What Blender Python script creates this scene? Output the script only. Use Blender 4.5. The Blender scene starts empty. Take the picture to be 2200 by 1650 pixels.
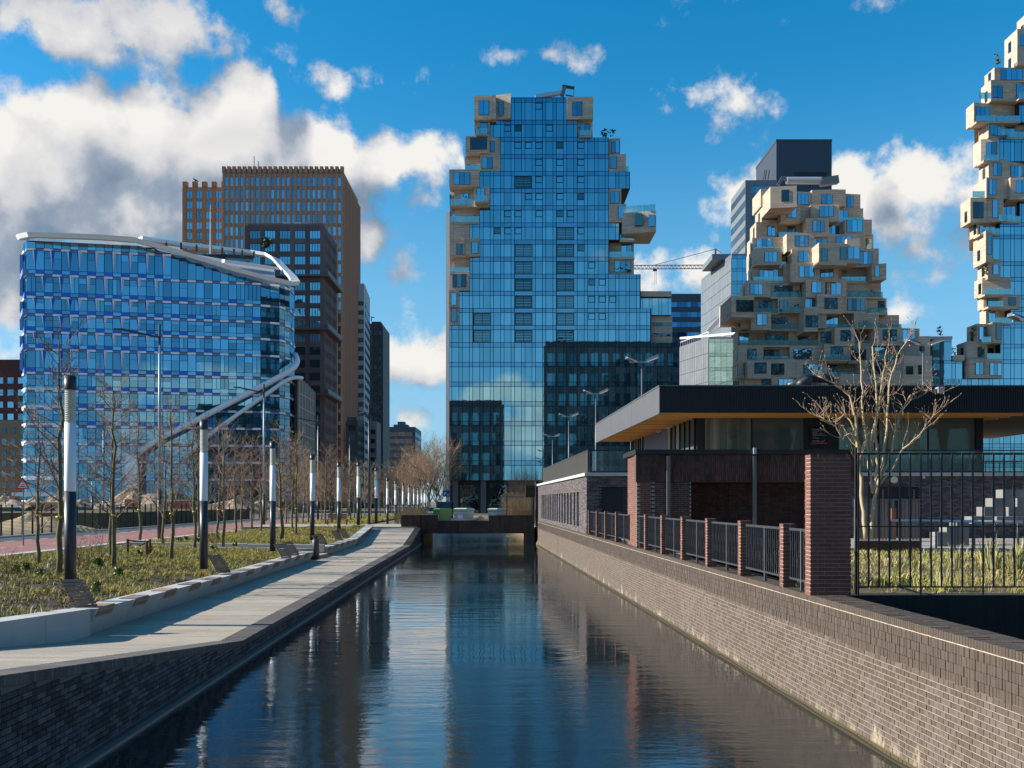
import bpy, bmesh, math, random
import numpy as np
from mathutils import Vector, Matrix, noise as mnoise
R = math.radians
F = 2000.0            # focal length in pixels of the 2200 px wide photograph
H0 = 3.2              # eye height above the water (z = 0)
PX0, PY0 = 1100.0, 1077.0
def X(px, d): return (px - PX0) / F * d
def Z(py, d): return H0 + (PY0 - py) / F * d
def W(px, py, d): return Vector((X(px, d), d, Z(py, d)))
S = bpy.context.scene
COL = S.collection
# ---------------------------------------------------------------- camera, world, sun, exposure
cam = bpy.data.objects.new('camera', bpy.data.cameras.new('camera'))
COL.objects.link(cam); S.camera = cam
cam.location = (0, 0, H0); cam.rotation_euler = (R(90), 0, 0)
cam.data.sensor_width = 36; cam.data.lens = 36 * F / 2200
cam.data.shift_y = (PY0 - 825) / 2200
cam.data.clip_start = .1; cam.data.clip_end = 9000
SUN_EL, SUN_AZ = 28.0, 2.0           # sun straight to the left, a touch ahead of us
sd = Vector((-math.cos(R(SUN_EL)) * math.cos(R(SUN_AZ)), math.cos(R(SUN_EL)) * math.sin(R(SUN_AZ)), math.sin(R(SUN_EL))))
sun = bpy.data.objects.new('sun', bpy.data.lights.new('sun', 'SUN'))
COL.objects.link(sun); sun.data.energy = 4.9; sun.data.angle = R(.53); sun.data.color = (1, .93, .82)
sun.rotation_euler = (-sd).to_track_quat('-Z', 'Y').to_euler(); sun.location = (-200, 60, 150)
S.view_settings.view_transform = 'Standard'; S.view_settings.look = 'None'
S.view_settings.exposure = 0.78; S.view_settings.gamma = 1
S.cycles.max_bounces = 5; S.cycles.glossy_bounces = 3; S.cycles.diffuse_bounces = 2; S.cycles.transparent_max_bounces = 12
S.cycles.transmission_bounces = 4

class NT:
    """small node helper"""
    def __init__(s, t): s.t = t
    def n(s, kind, **kw):
        o = s.t.nodes.new('ShaderNode' + kind)
        for k, v in kw.items():
            if k.startswith('i_'): o.inputs[k[2:].replace('_', ' ')].default_value = v
            else: setattr(o, k, v)
        return o
    def l(s, a, b): s.t.links.new(a, b)
    def put(s, sock, v):
        if v is None: return
        if isinstance(v, bpy.types.NodeSocket): s.l(v, sock)
        else: sock.default_value = v
    def m(s, op, a, b=None, c=None, clamp=False):
        o = s.n('Math', operation=op); o.use_clamp = clamp
        s.put(o.inputs[0], a); s.put(o.inputs[1], b); s.put(o.inputs[2], c)
        return o.outputs[0]
    def v(s, op, a, b=None):
        o = s.n('VectorMath', operation=op); s.put(o.inputs[0], a); s.put(o.inputs[1], b)
        return o.outputs[0]
    def mapr(s, x, a, b, c=0., d=1., smooth=True):
        o = s.n('MapRange'); o.interpolation_type = 'SMOOTHSTEP' if smooth else 'LINEAR'
        s.put(o.inputs[0], x)
        for i, q in enumerate((a, b, c, d)): s.put(o.inputs[i + 1], q)
        return o.outputs[0]
    def mix(s, f, a, b, kind='MIX'):
        o = s.n('Mix', data_type='RGBA', blend_type=kind)
        s.put(o.inputs[0], f); s.put(o.inputs[6], a); s.put(o.inputs[7], b)
        return o.outputs[2]
    def noise(s, vec, scale, detail=4., rough=.5, w=None, out=0, dist=0.):
        o = s.n('TexNoise'); 
        if w is not None: o.noise_dimensions = '4D'; s.put(o.inputs['W'], w)
        s.put(o.inputs['Vector'], vec); s.put(o.inputs['Scale'], scale); o.inputs['Detail'].default_value = detail
        o.inputs['Roughness'].default_value = rough; o.inputs['Distortion'].default_value = dist
        return o.outputs[out]

def ae(px, py):
    az = math.degrees(math.atan((px - PX0) / F)); el = math.degrees(math.atan((PY0 - py) / math.hypot(F, px - PX0)))
    return az, el

def make_cloud_group():
    g = bpy.data.node_groups.new('cloud_density', 'ShaderNodeTree')
    g.interface.new_socket('dir', in_out='INPUT', socket_type='NodeSocketVector')
    g.interface.new_socket('D', in_out='OUTPUT', socket_type='NodeSocketFloat')
    g.interface.new_socket('M', in_out='OUTPUT', socket_type='NodeSocketFloat'); g.interface.new_socket('L', in_out='OUTPUT', socket_type='NodeSocketFloat')
    t = NT(g); gi = t.n('ValToRGB'); g.nodes.remove(gi)
    gi = g.nodes.new('NodeGroupInput'); go = g.nodes.new('NodeGroupOutput')
    dirn = t.v('NORMALIZE', gi.outputs[0])
    sp = t.n('SeparateXYZ'); t.l(dirn, sp.inputs[0]); x, y, z = sp.outputs
    az = t.m('DEGREES', t.m('ARCTAN2', x, y)); el = t.m('DEGREES', t.m('ARCSINE', z))
    warp = t.n('TexNoise'); t.l(dirn, warp.inputs['Vector']); warp.inputs['Scale'].default_value = 9; warp.inputs['Detail'].default_value = 2
    ws = t.n('SeparateXYZ'); t.l(warp.outputs['Color'], ws.inputs[0])
    az = t.m('ADD', az, t.m('MULTIPLY', t.m('SUBTRACT', ws.outputs[0], .5), 3.))
    el = t.m('ADD', el, t.m('MULTIPLY', t.m('SUBTRACT', ws.outputs[1], .5), 2.4))
    def curve(pts):
        c = t.n('FloatCurve'); c.inputs[0].default_value = 1
        t.l(t.m('DIVIDE', t.m('ADD', az, 45.), 90.), c.inputs[1])
        cu = c.mapping.curves[0]
        pp = [((a + 45) / 90, e / 45) for a, e in pts]
        for i, (a, e) in enumerate(pp):
            if i < 2: cu.points[i].location = (a, e)
            else: cu.points.new(a, e)
        c.mapping.use_clip = False; c.mapping.extend = 'HORIZONTAL'; c.mapping.update()
        return t.m('MULTIPLY', c.outputs[0], 45.)
    def bank(tops, bots):
        T = curve([ae(*p) for p in tops]); B = curve([ae(*p) for p in bots])
        return t.m('MINIMUM', t.m('SUBTRACT', T, el), t.m('MULTIPLY', t.m('SUBTRACT', el, B), .45))
    M = bank([(-150, 200), (0, 200), (60, 165), (120, 150), (200, 130), (250, 165), (330, 150), (400, 170), (440, 130), (520, 105), (575, 125), (600, 215), (640, 228), (700, 222), (745, 245), (780, 290), (830, 270), (900, 258), (960, 265), (1000, 320), (1020, 700), (1300, 900), (2600, 900)],
             [(-150, 700), (0, 690), (200, 640), (500, 640), (740, 560), (800, 500), (860, 460), (960, 440), (1000, 400), (1020, 650), (1300, 700), (2600, 700)])
    M2 = bank([(-400, 900), (1700, 900), (1760, 420), (1790, 300), (1830, 290), (1880, 330), (1940, 295), (2010, 310), (2060, 290), (2120, 300), (2200, 300), (2600, 350)],
              [(-400, 700), (1700, 700), (1760, 420), (1800, 500), (1900, 540), (2000, 540), (2100, 500), (2200, 520), (2600, 560)])
    M = t.m('MAXIMUM', M, M2)
    blobs = [ # px, py, rx, ry, offset
        (90, 40, 260, 95, 0), (330, 40, 200, 85, 0), (470, 45, 80, 60, -.1), (260, 110, 150, 50, -.3), (600, 10, 60, 30, -.2), (590, 95, 60, 40, -.5),
        (725, 188, 50, 45, -.1), (785, 170, 60, 35, -.3), (888, 188, 36, 34, -.3), (1140, 118, 90, 26, .0), (1205, 95, 26, 20, .0),
        (1510, 205, 62, 44, 0.1), (1560, 225, 85, 50, 0), (1600, 215, 55, 45, -.4),
        (1590, 430, 62, 62, .1), (1640, 400, 60, 50, 0), (1400, 600, 60, 45, 0), (1470, 600, 70, 42, 0), (1700, 470, 60, 60, 0),
        (785, 530, 60, 80, .1), (900, 440, 80, 50, -.1), (30, 620, 60, 75, .1), (20, 760, 90, 55, 0), (870, 765, 95, 48, .2), (935, 790, 80, 60, .2), (800, 800, 60, 40, 0), (840, 850, 60, 22, -.1), (880, 890, 70, 22, -.1), (880, 590, 40, 50, -.3),
        (1940, 670, 75, 60, -.3), (1960, 600, 60, 40, -.3), (1490, 5, 110, 22, -.3), (1850, 10, 120, 26, -.4), (1000, -15, 90, 20, -.3)]
    av = t.n('CombineXYZ'); t.l(az, av.inputs[0]); t.l(el, av.inputs[1]); avec = av.outputs[0]
    for px, py, rx, ry, off in blobs:
        a, e = ae(px, py); ra = ae(px + rx, py)[0] - a; re = ae(px, py - ry)[1] - e
        ma = t.n('VectorMath', operation='MULTIPLY_ADD'); t.l(avec, ma.inputs[0]); ma.inputs[1].default_value = (1 / ra, 1 / re, 0); ma.inputs[2].default_value = (-a / ra, -e / re, 0)
        ln = t.n('VectorMath', operation='LENGTH'); t.l(ma.outputs[0], ln.inputs[0]); mr = min(ra, re)
        M = t.m('MAXIMUM', M, t.m('MULTIPLY_ADD', ln.outputs['Value'], -mr, mr + off))
    # the rest of the sky: scattered cumulus
    gen = t.m('MULTIPLY', t.m('SUBTRACT', t.noise(t.v('MULTIPLY', dirn, (1, 1, 2.)), 3.2, 3, .5), .61), 22.)
    absaz = t.m('ABSOLUTE', az)
    front = t.m('MULTIPLY', t.mapr(absaz, 31., 39.), 1.)
    high = t.mapr(el, 30., 36.)
    k = t.m('MAXIMUM', front, high)
    M = t.m('ADD', t.m('MULTIPLY', M, t.m('SUBTRACT', 1., k)), t.m('MULTIPLY', gen, k))
    M = t.m('MINIMUM', M, 6.)
    f1 = t.noise(dirn, 22., 9, .62)
    vo = t.n('TexVoronoi'); vo.feature = 'SMOOTH_F1'; t.l(t.v('ADD', dirn, t.v('SCALE', warp.outputs['Color'])), vo.inputs['Vector'])
    vo.inputs['Scale'].default_value = 24; vo.inputs['Smoothness'].default_value = .6
    vs = [n for n in g.nodes if n.type == 'VECT_MATH' and n.operation == 'SCALE'][0]; vs.inputs['Scale'].default_value = .03
    D = t.m('ADD', M, t.m('MULTIPLY', t.m('SUBTRACT', f1, .5), 5.4))
    D = t.m('ADD', D, t.m('MULTIPLY', t.m('SUBTRACT', .38, vo.outputs['Distance']), 1.6))
    t.l(D, go.inputs[0]); t.l(M, go.inputs[1])
    f0 = t.noise(dirn, 13., 3, .5)
    Lo = t.m('ADD', t.m('MULTIPLY', M, .55), t.m('MULTIPLY', t.m('SUBTRACT', f0, .5), 7.))
    t.l(t.m('ADD', Lo, t.m('MULTIPLY', t.m('SUBTRACT', .38, vo.outputs['Distance']), 1.2)), go.inputs[2])
    return g

world = bpy.data.worlds.new('World'); S.world = world; world.use_nodes = True
world.node_tree.nodes.clear()
t = NT(world.node_tree)
SKY_STRENGTH = .135
sky = t.n('TexSky', sky_type='NISHITA'); sky.sun_disc = False; sky.sun_elevation = R(SUN_EL)
sky.sun_rotation = math.atan2(sd.x, sd.y)
sky.air_density = 1.0; sky.dust_density = .2; sky.ozone_density = 2.2
hs = t.n('HueSaturation'); hs.inputs['Saturation'].default_value = 1.46; hs.inputs['Value'].default_value = .78; hs.inputs['Hue'].default_value = .489; t.l(sky.outputs[0], hs.inputs['Color'])
tc = t.n('TexCoord'); D0 = tc.outputs['Generated']
grp = make_cloud_group()
def dens(vec):
    o = world.node_tree.nodes.new('ShaderNodeGroup'); o.node_tree = grp; t.l(vec, o.inputs[0]); return o.outputs
d0 = dens(D0)
alpha = t.mapr(d0[0], -.3, 1.15)
d2 = dens(t.v('ADD', D0, (-.034, 0, .04)))
lit = t.m('ADD', t.m('MULTIPLY', t.m('SUBTRACT', d0[0], d2[0]), .12), t.m('MULTIPLY', t.m('SUBTRACT', d0[2], d2[2]), .13))
lit = t.m('ADD', .54, lit, clamp=True)
deep = t.mapr(d0[1], .8, 5.5)
lit = t.m('MULTIPLY', lit, t.m('SUBTRACT', 1., t.m('MULTIPLY', deep, .42)))
spz = t.n('SeparateXYZ'); t.l(D0, spz.inputs[0])
over = t.mapr(spz.outputs[2], .40, .45)           # the high cloud is thick and grey
lit = t.m('MULTIPLY', lit, t.m('SUBTRACT', 1., t.m('MULTIPLY', over, .38)))
ramp = t.n('ValToRGB'); t.l(lit, ramp.inputs[0])
els = ramp.color_ramp.elements
els[0].position = .05; els[0].color = (.17, .25, .36, 1); els[1].position = .85; els[1].color = (.95, .93, .89, 1)
e = els.new(.33); e.color = (.34, .41, .51, 1); e = els.new(.55); e.color = (.68, .69, .72, 1)
cl = t.n('VectorMath', operation='SCALE'); t.l(ramp.outputs[0], cl.inputs[0]); cl.inputs['Scale'].default_value = .56 / SKY_STRENGTH
hz = t.mapr(spz.outputs[2], -.02, .24)
tintc = t.mix(hz, (.62, .86, 1.22, 1), (1, 1, 1, 1))
skyb = t.mix(1., hs.outputs[0], tintc, 'MULTIPLY')
pal = t.m('MULTIPLY', t.m('SUBTRACT', 1., t.mapr(spz.outputs[2], .0, .42)), .72)
skyb = t.mix(pal, skyb, (.15 / SKY_STRENGTH, .285 / SKY_STRENGTH, .40 / SKY_STRENGTH, 1))
skycol = t.mix(alpha, skyb, cl.outputs[0])
bg = t.n('Background'); t.l(skycol, bg.inputs[0]); bg.inputs[1].default_value = SKY_STRENGTH
wo = t.n('OutputWorld'); t.l(bg.outputs[0], wo.inputs[0])
world.cycles.sampling_method = 'MANUAL'; world.cycles.sample_map_resolution = 512

# ---------------------------------------------------------------- helpers
WL = {}
def tag(o, label=None, cat=None, group=None, kind=None):
    if label: o['label'] = label
    if cat: o['category'] = cat
    if group: o['group'] = group
    if kind: o['kind'] = kind
    return o
def link(o, parent=None, loc=(0, 0, 0)):
    loc = Vector(loc); COL.objects.link(o); WL[o.name] = loc
    if parent is not None:
        o.parent = parent; o.location = loc - WL[parent.name]
    else: o.location = loc
    return o
def empty(name, loc, label=None, cat=None, group=None):
    o = bpy.data.objects.new(name, None); o.empty_display_size = .2
    link(o, None, loc); return tag(o, label, cat, group)
def bynorm(m): return m

class MB:
    def __init__(s): s.v = []; s.f = []
    def add(s, vs, fs):
        n = len(s.v); s.v += [tuple(q) for q in vs]; s.f += [tuple(i + n for i in f) for f in fs]; return s
    def prism(s, poly, z0, z1):
        """poly: plan points counter-clockwise seen from above"""
        n = len(poly)
        zz0 = z0 if isinstance(z0, (list, tuple)) else [z0] * n
        zz1 = z1 if isinstance(z1, (list, tuple)) else [z1] * n
        a = sum(poly[i][0] * poly[(i + 1) % n][1] - poly[(i + 1) % n][0] * poly[i][1] for i in range(n))
        if a < 0: poly = poly[::-1]; zz0 = zz0[::-1]; zz1 = zz1[::-1]
        vs = [(p[0], p[1], z) for p, z in zip(poly, zz0)] + [(p[0], p[1], z) for p, z in zip(poly, zz1)]
        fs = [tuple(range(n))[::-1], tuple(range(n, 2 * n))] + [(i, (i + 1) % n, n + (i + 1) % n, n + i) for i in range(n)]
        return s.add(vs, fs)
    def box(s, x0, x1, y0, y1, z0, z1):
        return s.prism([(x0, y0), (x1, y0), (x1, y1), (x0, y1)], z0, z1)
    def bar(s, a, b, w, h=None, up=(0, 0, 1)):
        """a square bar from a to b"""
        a = Vector(a); b = Vector(b); h = h or w; d = (b - a).normalized(); u = Vector(up)
        if abs(d.dot(u)) > .98: u = Vector((0, 1, 0))
        r = d.cross(u).normalized() * w / 2; q = r.cross(d).normalized() * h / 2
        vs = [a - r - q, a + r - q, a + r + q, a - r + q, b - r - q, b + r - q, b + r + q, b - r + q]
        return s.add(vs, [(3, 2, 1, 0), (4, 5, 6, 7), (0, 1, 5, 4), (1, 2, 6, 5), (2, 3, 7, 6), (3, 0, 4, 7)])
    def tube(s, pts, rs, n=8, cap=True):
        pts = [Vector(p) for p in pts]
        if not isinstance(rs, (list, tuple)): rs = [rs] * len(pts)
        rings = []; ref = None
        for i, p in enumerate(pts):
            d = (pts[min(i + 1, len(pts) - 1)] - pts[max(i - 1, 0)]).normalized()
            if ref is None: ref = Vector((1, 0, 0)) if abs(d.x) < .9 else Vector((0, 1, 0))
            r = (ref - d * ref.dot(d)).normalized(); ref = r; q = d.cross(r)
            rings.append([p + (r * math.cos(2 * math.pi * k / n) + q * math.sin(2 * math.pi * k / n)) * rs[i] for k in range(n)])
        vs = [v for g in rings for v in g]; fs = []
        for i in range(len(pts) - 1):
            for k in range(n):
                fs.append((i * n + k, i * n + (k + 1) % n, (i + 1) * n + (k + 1) % n, (i + 1) * n + k))
        if cap: fs.append(tuple(range(n))[::-1]); fs.append(tuple(range((len(pts) - 1) * n, len(pts) * n)))
        return s.add(vs, fs)
    def lathe(s, c, prof, n=16):
        """prof: (r, z) pairs from bottom to top, round the vertical axis at c"""
        vs = [(c[0] + r * math.cos(2 * math.pi * k / n), c[1] + r * math.sin(2 * math.pi * k / n), c[2] + z) for r, z in prof for k in range(n)]
        fs = [(i * n + k, i * n + (k + 1) % n, (i + 1) * n + (k + 1) % n, (i + 1) * n + k) for i in range(len(prof) - 1) for k in range(n)]
        fs.append(tuple(range(n))[::-1]); fs.append(tuple(range((len(prof) - 1) * n, len(prof) * n)))
        return s.add(vs, fs)
    def mesh(s, name, mat, smooth=False, org=None):
        v = np.array(s.v, dtype=float)
        if org is None: org = np.array([(v[:, 0].min() + v[:, 0].max()) / 2, (v[:, 1].min() + v[:, 1].max()) / 2, v[:, 2].min()])
        me = bpy.data.meshes.new(name); me.from_pydata((v - np.array(org)).tolist(), [], s.f)
        me.materials.append(mat)
        if smooth: me.shade_smooth()
        else: me.shade_flat()
        return me, Vector(org)
    def build(s, name, mat, parent=None, smooth=False, label=None, cat=None, group=None, kind=None, org=None):
        me, o = s.mesh(name, mat, smooth, org)
        ob = bpy.data.objects.new(name, me); link(ob, parent, o)
        return tag(ob, label, cat, group, kind)

UC = np.array([[-.5, -.5, -.5], [.5, -.5, -.5], [.5, .5, -.5], [-.5, .5, -.5], [-.5, -.5, .5], [.5, -.5, .5], [.5, .5, .5], [-.5, .5, .5]])
UF = [(3, 2, 1, 0), (4, 5, 6, 7), (0, 1, 5, 4), (1, 2, 6, 5), (2, 3, 7, 6), (3, 0, 4, 7)]
UNIT = {}
def unit(mat, name):
    if mat.name not in UNIT:
        me = bpy.data.meshes.new(name); me.from_pydata(UC.tolist(), [], UF); me.shade_flat(); me.materials.append(mat); UNIT[mat.name] = me
    return UNIT[mat.name]
class Pieces:
    """boxes (centre, size, turn about z) that become objects of their own when they show large enough, the rest one part"""
    def __init__(s): s.d = {}
    def add(s, root, name, mat, c, size, rz=0., tilt=0.):
        s.d.setdefault((root.name, name), []).append((mat, c[0], c[1], c[2], size[0], size[1], size[2], rz, tilt))
    def box(s, root, name, mat, x0, x1, y0, y1, z0, z1, rz=0.):
        s.add(root, name, mat, ((x0 + x1) / 2, (y0 + y1) / 2, (z0 + z1) / 2), (x1 - x0, y1 - y0, z1 - z0), rz)
    def flush(s, cap=300, lo=4.5, hi=9.):
        for (rn, name), L in s.d.items():
            root = bpy.data.objects[rn]
            a = np.array([q[1:] for q in L], dtype=float)
            d = np.maximum(a[:, 1], .5)
            px = PX0 + a[:, 0] / d * F; py = PY0 - (a[:, 2] - H0) / d * F
            wx = (np.abs(a[:, 3] * np.cos(a[:, 6])) + np.abs(a[:, 4] * np.sin(a[:, 6]))) / d * F; wz = a[:, 5] / d * F
            thin = np.minimum(wx, wz); big = np.maximum(wx, wz)
            infr = (a[:, 1] > 1) & (px > -15) & (px < 2215) & (py > -15) & (py < 1665)
            wf = np.maximum(wx, a[:, 4] / d * F * .3)
            score = np.where(infr & (big > hi) & (thin > (lo if big.max() < 60 else 1.)), big * np.maximum(thin, .5), 0)
            order = np.argsort(-score, kind='stable'); rest = []
            k = 0
            for i in order:
                if k < cap and score[i] > 0:
                    q = L[i]; ob = bpy.data.objects.new(name, unit(q[0], name)); ob.parent = root
                    ob.location = Vector(q[1:4]) - WL[rn]; ob.scale = (q[4], q[5], q[6]); ob.rotation_euler = (0, q[8], q[7])
                    COL.objects.link(ob); k += 1
                else: rest.append(i)
            if rest:
                mats = []; 
                for i in rest:
                    if L[i][0] not in mats: mats.append(L[i][0])
                r = a[rest]; n = len(rest)
                v = UC[None] * r[:, None, 3:6]
                ct, st = np.cos(r[:, 7]), np.sin(r[:, 7])
                vx = v[:, :, 0] * ct[:, None] + v[:, :, 2] * st[:, None]; vz = -v[:, :, 0] * st[:, None] + v[:, :, 2] * ct[:, None]; vy = v[:, :, 1]
                cz, sz = np.cos(r[:, 6])[:, None], np.sin(r[:, 6])[:, None]
                P = np.stack([vx * cz - vy * sz + r[:, 0:1], vx * sz + vy * cz + r[:, 1:2], vz + r[:, 2:3]], -1).reshape(-1, 3)
                wl = np.array(WL[rn]); P = P - wl
                me = bpy.data.meshes.new(name)
                me.vertices.add(n * 8); me.vertices.foreach_set('co', P.ravel())
                fa = (np.array(UF)[None] + (np.arange(n) * 8)[:, None, None]).reshape(-1)
                me.loops.add(n * 24); me.loops.foreach_set('vertex_index', fa)
                me.polygons.add(n * 6); me.polygons.foreach_set('loop_start', np.arange(n * 6) * 4)
                for m_ in mats: me.materials.append(m_)
                mi = np.repeat(np.array([mats.index(L[i][0]) for i in rest]), 6)
                me.polygons.foreach_set('material_index', mi)
                me.update(calc_edges=True); me.shade_flat()
                ob = bpy.data.objects.new(name, me); ob.parent = root; COL.objects.link(ob); ob['kind'] = 'stuff'
                WL[ob.name] = WL[rn]
        s.d = {}
PC = Pieces()

# ---------------------------------------------------------------- materials
def rnd(t):
    gi = t.n('NewGeometry'); oi = t.n('ObjectInfo')
    return t.m('FRACT', t.m('ADD', gi.outputs['Random Per Island'], oi.outputs['Random'])), gi.outputs['Position']
MATS = {}
def M(name, col, rough=.7, metal=0., var=.25, scale=3., island=.0, bump=.0, bscale=None, col2=None, c2scale=1., c2amt=.5, spec=.5, stretch=(1, 1, 1), streak=0., emit=0.):
    if name in MATS: return MATS[name]
    m = bpy.data.materials.new(name); m.use_nodes = True; m.node_tree.nodes.clear(); t = NT(m.node_tree)
    r, pos = rnd(t)
    p = t.v('MULTIPLY', pos, stretch)
    n1 = t.noise(p, scale, 6, .6)
    f = t.m('ADD', 1. - var, t.m('MULTIPLY', n1, 2 * var))
    if island: f = t.m('MULTIPLY', f, t.m('ADD', 1. - island, t.m('MULTIPLY', r, 2 * island)))
    c = (col[0], col[1], col[2], 1)
    if col2:
        n2 = t.noise(p, c2scale, 5, .6)
        k = t.mapr(t.m('ADD', n2, t.m('MULTIPLY', t.m('SUBTRACT', r, .5), .5 if island else 0.)), .5 - .15, .5 + .15)
        c = t.mix(t.m('MULTIPLY', k, c2amt), c, (col2[0], col2[1], col2[2], 1))
    if streak:
        n3 = t.noise(t.v('MULTIPLY', pos, (3., 3., .12)), 2., 4, .6)
        f = t.m('MULTIPLY', f, t.m('SUBTRACT', 1., t.m('MULTIPLY', t.mapr(n3, .45, .7), streak)))
    sc = t.n('VectorMath', operation='SCALE'); t.put(sc.inputs[0], c if not isinstance(c, tuple) else c[:3]); t.l(f, sc.inputs['Scale'])
    b = t.n('BsdfPrincipled'); t.l(sc.outputs[0], b.inputs['Base Color'])
    b.inputs['Metallic'].default_value = metal; b.inputs['Specular IOR Level'].default_value = spec
    t.l(t.m('ADD', rough - .08, t.m('MULTIPLY', n1, .16), clamp=True), b.inputs['Roughness'])
    if bump:
        bn = t.n('Bump'); bn.inputs['Strength'].default_value = min(bump, 1); bn.inputs['Distance'].default_value = .02
        t.l(t.noise(p, bscale or scale * 6, 4, .6), bn.inputs['Height']); t.l(bn.outputs[0], b.inputs['Normal'])
    o = t.n('OutputMaterial'); t.l(b.outputs[0], o.inputs[0]); MATS[name] = m; return m
def glassM(name, tint, body, refl=.8, rough=.015, wave=.02, wscale=.45, fres=False, island=.12, curtain=None):
    """opaque-looking curtain wall glass: a tinted mirror over a dark body, each pane warped a little of its own"""
    if name in MATS: return MATS[name]
    m = bpy.data.materials.new(name); m.use_nodes = True; m.node_tree.nodes.clear(); t = NT(m.node_tree)
    r, pos = rnd(t)
    h = t.noise(pos, wscale, 2, .5, w=t.m('MULTIPLY', r, 60.))
    bn = t.n('Bump'); bn.inputs['Strength'].default_value = 1; bn.inputs['Distance'].default_value = wave; t.l(h, bn.inputs['Height'])
    k = t.m('ADD', 1 - island, t.m('MULTIPLY', r, 2 * island))
    g = t.n('BsdfGlossy'); g.inputs['Roughness'].default_value = rough
    sc = t.n('VectorMath', operation='SCALE'); sc.inputs[0].default_value = tint; t.l(k, sc.inputs['Scale']); t.l(sc.outputs[0], g.inputs['Color']); t.l(bn.outputs[0], g.inputs['Normal'])
    d = t.n('BsdfDiffuse'); d.inputs['Color'].default_value = (*body, 1)
    if curtain:
        n2 = t.noise(t.v('MULTIPLY', pos, (2.2, 2.2, .05)), 1.4, 3, .6, w=t.m('MULTIPLY', r, 9.))
        t.l(t.mix(t.mapr(t.m('ADD', t.m('MULTIPLY', n2, .5), t.m('MULTIPLY', r, .5)), .5, .62), (*body, 1), (*curtain, 1)), d.inputs['Color'])
    mx = t.n('MixShader'); 
    if fres:
        fr = t.n('Fresnel'); fr.inputs[0].default_value = 1.5; t.l(t.m('ADD', refl, t.m('MULTIPLY', fr.outputs[0], 1 - refl), clamp=True), mx.inputs[0])
    else: mx.inputs[0].default_value = refl
    t.l(d.outputs[0], mx.inputs[1]); t.l(g.outputs[0], mx.inputs[2])
    o = t.n('OutputMaterial'); t.l(mx.outputs[0], o.inputs[0]); MATS[name] = m; return m
def clearM(name, tint=(.75, .95, .93), a=.35, refl=.25):
    m = bpy.data.materials.new(name); m.use_nodes = True; m.node_tree.nodes.clear(); t = NT(m.node_tree)
    tr = t.n('BsdfTransparent'); tr.inputs[0].default_value = (*tint, 1)
    g = t.n('BsdfGlossy'); g.inputs['Roughness'].default_value = .03; g.inputs[0].default_value = (*[min(1, q * 1.05) for q in tint], 1)
    d = t.n('BsdfDiffuse'); d.inputs[0].default_value = (tint[0] * .5, tint[1] * .6, tint[2] * .6, 1)
    m1 = t.n('MixShader'); m1.inputs[0].default_value = a; t.l(tr.outputs[0], m1.inputs[1]); t.l(d.outputs[0], m1.inputs[2])
    m2 = t.n('MixShader'); m2.inputs[0].default_value = refl; t.l(m1.outputs[0], m2.inputs[1]); t.l(g.outputs[0], m2.inputs[2])
    o = t.n('OutputMaterial'); t.l(m2.outputs[0], o.inputs[0]); MATS[name] = m; return m

m_core = M('dark_gap', (.012, .016, .02), .6)
m_blackmetal = M('black_metal', (.018, .021, .026), .45, .0, .15, 5)
m_darkmetal = M('charcoal_metal', (.045, .048, .055), .45, 0, .15, 5)
m_greymetal = M('grey_metal', (.16, .17, .18), .4, .3, .15, 5)
m_lightmetal = M('light_metal', (.5, .52, .55), .35, .4, .1, 5)
m_white = M('white_paint', (.75, .77, .8), .5, 0, .08, 2, island=.04)
m_glass = glassM('tower_glass', (.26, .52, .63), (.035, .10, .13), .82, wave=.0016, wscale=.5, curtain=(.10, .2, .24), island=.14)
m_glassdark = glassM('spandrel_glass', (.21, .42, .56), (.03, .08, .12), .82, wave=.0016, wscale=.5)
m_win = glassM('window_glass', (.27, .52, .66), (.01, .03, .05), .75, wave=.02, wscale=.6, island=.35)
m_windark = glassM('dark_window_glass', (.3, .45, .5), (.006, .008, .01), .35, wave=.02, wscale=.6, island=.4)
m_bluewin = glassM('blue_office_glass', (.16, .41, .60), (.006, .045, .08), .72, wave=.004, wscale=.4, island=.3, curtain=(.05, .2, .26))
m_clear = clearM('clear_rail_glass', (.82, .93, .92), .07, .12)
m_rail = clearM('balcony_glass', (.62, .9, .92), .35, .28)

def window_unit(root, fmat, mat, c, ww, wh, rz, nm, name='window'):
    """a framed window: the frame is the part, each pane a sub-part"""
    fw, fh = ww + .10, wh + .10
    f = bpy.data.objects.new(name, unit(fmat, 'window_frame')); f.parent = root
    f.location = Vector(c) - WL[root.name]; f.scale = (fw, .12, fh); f.rotation_euler = (0, 0, rz); COL.objects.link(f)
    for k in range(nm):
        u = (k + .5) / nm - .5
        p = bpy.data.objects.new('pane', unit(mat, 'pane')); p.parent = f; COL.objects.link(p)
        p.location = (u * ww / fw, -.45, 0); p.scale = ((ww / nm - .09) / fw, .6, wh / fh)
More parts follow.
